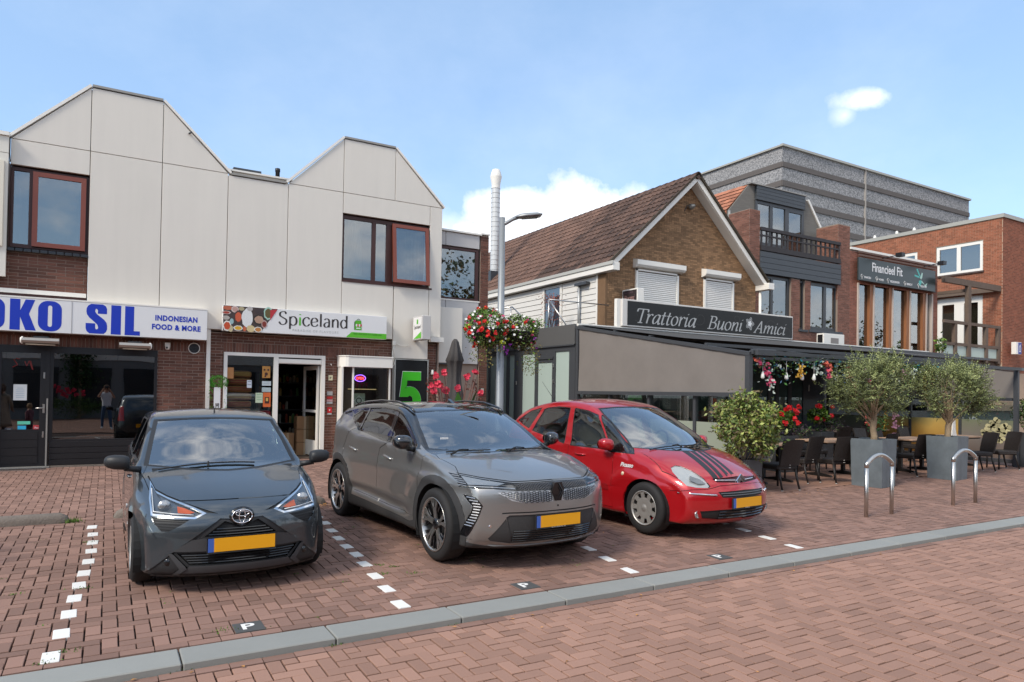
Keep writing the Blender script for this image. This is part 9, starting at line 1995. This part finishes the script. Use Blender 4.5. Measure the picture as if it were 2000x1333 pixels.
# ================================================================== PEOPLE
M_skin = mat('skin', (.50, .28, .19), .55); M_tee = mat('white_shirt', (.72, .72, .74), .8); M_jean = mat('blue_jeans', (.05, .09, .16), .85); M_shoe = mat('white_shoe', (.6, .58, .55), .6); M_hairb = mat('brown_hair', (.11, .055, .03), .7); M_coat = mat('beige_coat', (.36, .28, .21), .85, noise=.05); M_tight = mat('dark_trousers', (.05, .03, .03), .8); M_mauve = mat('mauve_coat', (.20, .08, .10), .85); M_hairl = mat('light_brown_hair', (.32, .20, .11), .7)
def person(label, loc, rz, h, J, zones, hair, extra=None):
 """J: joint name -> (position, radius) for a 1.8 m figure; one skinned surface, coloured by zones(co) -> material index"""
 r_ = empty('person', label, 'person', loc, rz); k = h / 1.8
 names = list(J); idx = {n: i for i, n in enumerate(names)}
 E_ = [('pelvis', 'belly'), ('belly', 'chest'), ('chest', 'neck'), ('neck', 'head'), ('head', 'crown')]
 for s_ in 'lr': E_ += [('chest', 'sh' + s_), ('sh' + s_, 'el' + s_), ('el' + s_, 'wr' + s_), ('wr' + s_, 'pm' + s_), ('pelvis', 'hp' + s_), ('hp' + s_, 'kn' + s_), ('kn' + s_, 'an' + s_), ('an' + s_, 'to' + s_)]
 me = bpy.data.meshes.new('body'); me.from_pydata([tuple(Vector(J[n][0]) * k) for n in names], [(idx[a], idx[b]) for a, b in E_], []); o = bpy.data.objects.new('body', me); col.objects.link(o)
 sk = o.modifiers.new('skin', 'SKIN'); sv = me.skin_vertices[0].data
 for i, n in enumerate(names): sv[i].radius = (J[n][1] * k, J[n][1] * k * (.75 if n in ('chest', 'belly', 'pelvis') else 1)); sv[i].use_root = n == 'pelvis'
 o.modifiers.new('sub', 'SUBSURF').levels = 2
 dg = bpy.context.evaluated_depsgraph_get(); m2 = bpy.data.meshes.new_from_object(o.evaluated_get(dg)); bpy.data.objects.remove(o); o = bpy.data.objects.new('body', m2); col.objects.link(o); o.parent = r_
 m2.materials.clear()
 for mt_ in zones[0]: m2.materials.append(mt_)
 for p in m2.polygons: p.use_smooth = True; p.material_index = zones[1](Vector(p.center) / k)
 hd_ = Vector(J['head'][0]) * k; mb = MB()
 mb.lathe([(0, .135 * k), (.06 * k, .125 * k), (.10 * k, .07 * k), (.108 * k, 0), (.10 * k, -.06 * k), (.06 * k, -.10 * k)], 16, (hd_.x, hd_.y - .018 * k, hd_.z)); mb.build('hair', hair, r_, True)
 f = MB(); 
 for sx in (-.032, .032): f.lathe([(0, 0), (.011 * k, .003), (.012 * k, .01)], 8, (hd_.x + sx * k, hd_.y + .088 * k, hd_.z + .01 * k), 'y')
 f.build('eyes', M_dark, r_); f = MB(); f.tube([hd_ + Vector((0, .088, .01)) * k, hd_ + Vector((0, .115, -.028)) * k, hd_ + Vector((0, .092, -.035)) * k], [.010 * k, .014 * k, .008 * k], 6); f.tube([hd_ + Vector((-.025, .088, -.062)) * k, hd_ + Vector((0, .098, -.065)) * k, hd_ + Vector((.025, .088, -.062)) * k], .006 * k, 5); f.build('nose_and_mouth', M_skin, r_, True)
 for s_ in 'lr':
  w, p = Vector(J['wr' + s_][0]) * k, Vector(J['pm' + s_][0]) * k; d = (p - w).normalized(); sd_ = d.cross(Vector((0, 1, .2))).normalized(); hm = MB()
  for q in range(4): b0_ = p + sd_ * (q - 1.5) * .019 * k; c0 = d.lerp(Vector((0, 1, 0)), .2); hm.tube([b0_, b0_ + c0 * .035 * k, b0_ + (c0 * .055 + Vector((0, .02, -.012))) * k], [.010 * k, .0085 * k, .007 * k], 6)
  b0_ = w.lerp(p, .4) + sd_ * .035 * k; hm.tube([b0_, b0_ + (sd_ * .03 + d * .035) * k], [.011 * k, .008 * k], 6); hm.build('fingers', M_skin, r_, True)
 return r_
J0 = dict(pelvis=((0, 0, .95), .15), belly=((0, .01, 1.12), .14), chest=((0, 0, 1.36), .165), neck=((0, .01, 1.51), .055), head=((0, .03, 1.66), .098), crown=((0, .02, 1.74), .075))
def side_j(sx): s_ = 'l' if sx < 0 else 'r'; return s_
def body(arms, stance=.10, lean=0.0):
 J = dict(J0)
 for s_, sx in (('l', -1), ('r', 1)):
  J['sh' + s_] = ((sx * .19, 0, 1.42), .062); J['el' + s_] = (arms[s_][0], .046); J['wr' + s_] = (arms[s_][1], .032); J['pm' + s_] = (arms[s_][2], .035)
  J['hp' + s_] = ((sx * .095, 0, .88), .10); J['kn' + s_] = ((sx * (stance + .01), .02, .48), .066); J['an' + s_] = ((sx * (stance + .03), -.02, .09), .045); J['to' + s_] = ((sx * (stance + .05), .15, .04), .036)
 return J
pj = body({'l': ((-.27, .16, 1.30), (-.13, .30, 1.56), (-.08, .34, 1.62)), 'r': ((.27, .16, 1.30), (.13, .30, 1.56), (.08, .34, 1.62))}, .13)
def z1(c): return 3 if c.z < .10 else (2 if c.z < .97 else (0 if (c.z > 1.49 or (abs(c.x) > .23 and c.z < 1.40) or c.y > .16) else 1))
ph = person('photographer in white T-shirt and jeans holding a camera, reflected in the dark shop window', (0, -.52, -.045), 0, 1.80, pj, ([M_skin, M_tee, M_jean, M_shoe], z1), M_hairb)
cam_b = MB(); cam_b.bbox(-.07, .07, -.20, -.13, 1.60, 1.70, .01); cb = cam_b.build('photo_camera', M_plas); tag(cb, 'black camera held up by the reflected photographer', 'camera'); q = MB(); q.lathe([(0, -.13), (.033, -.13), (.033, -.075), (0, -.075)], 16, (0, 0, 1.645), 'y'); q.build('lens', M_gloss, cb, True)
wj = body({'l': ((-.26, .05, 1.16), (-.20, .22, 1.02), (-.18, .28, 1.0)), 'r': ((.24, -.02, 1.14), (.25, .06, .90), (.25, .08, .83))}, .08)
wn = person('woman in a long beige coat with brown hair, seen reflected in the shop door', (-2.55, 8.1, gz(8.1)), R(200), 1.70, wj, ([M_skin, M_coat, M_tight, M_hairb], lambda c: 3 if c.z < .10 else (2 if c.z < .6 else (0 if c.z > 1.50 else 1))), M_hairb)
mb = MB(); mb.lathe([(.19, 1.35), (.17, 1.15), (.20, .95), (.25, .60), (.27, .50), (.255, .50), (.16, 1.1)], 22, (0, 0, 0)); mb.build('coat', M_coat, wn, True); mb = MB(); mb.tube([(0, -.06, 1.62), (0, -.10, 1.5), (0, -.11, 1.36)], [.09, .085, .03], 10); mb.build('long_hair', M_hairb, wn, True)
cj = body({'l': ((-.28, .10, 1.30), (-.34, .32, 1.34), (-.35, .38, 1.34)), 'r': ((.24, -.02, 1.14), (.25, .06, .90), (.25, .08, .83))}, .08)
ch = person('child in a mauve coat reaching out an arm, seen reflected in the shop door', (-1.9, 7.8, gz(7.8)), R(120), 1.15, cj, ([M_skin, M_mauve, M_mauve, M_shoe], lambda c: 3 if c.z < .10 else (0 if c.z > 1.50 else 1)), M_hairl)
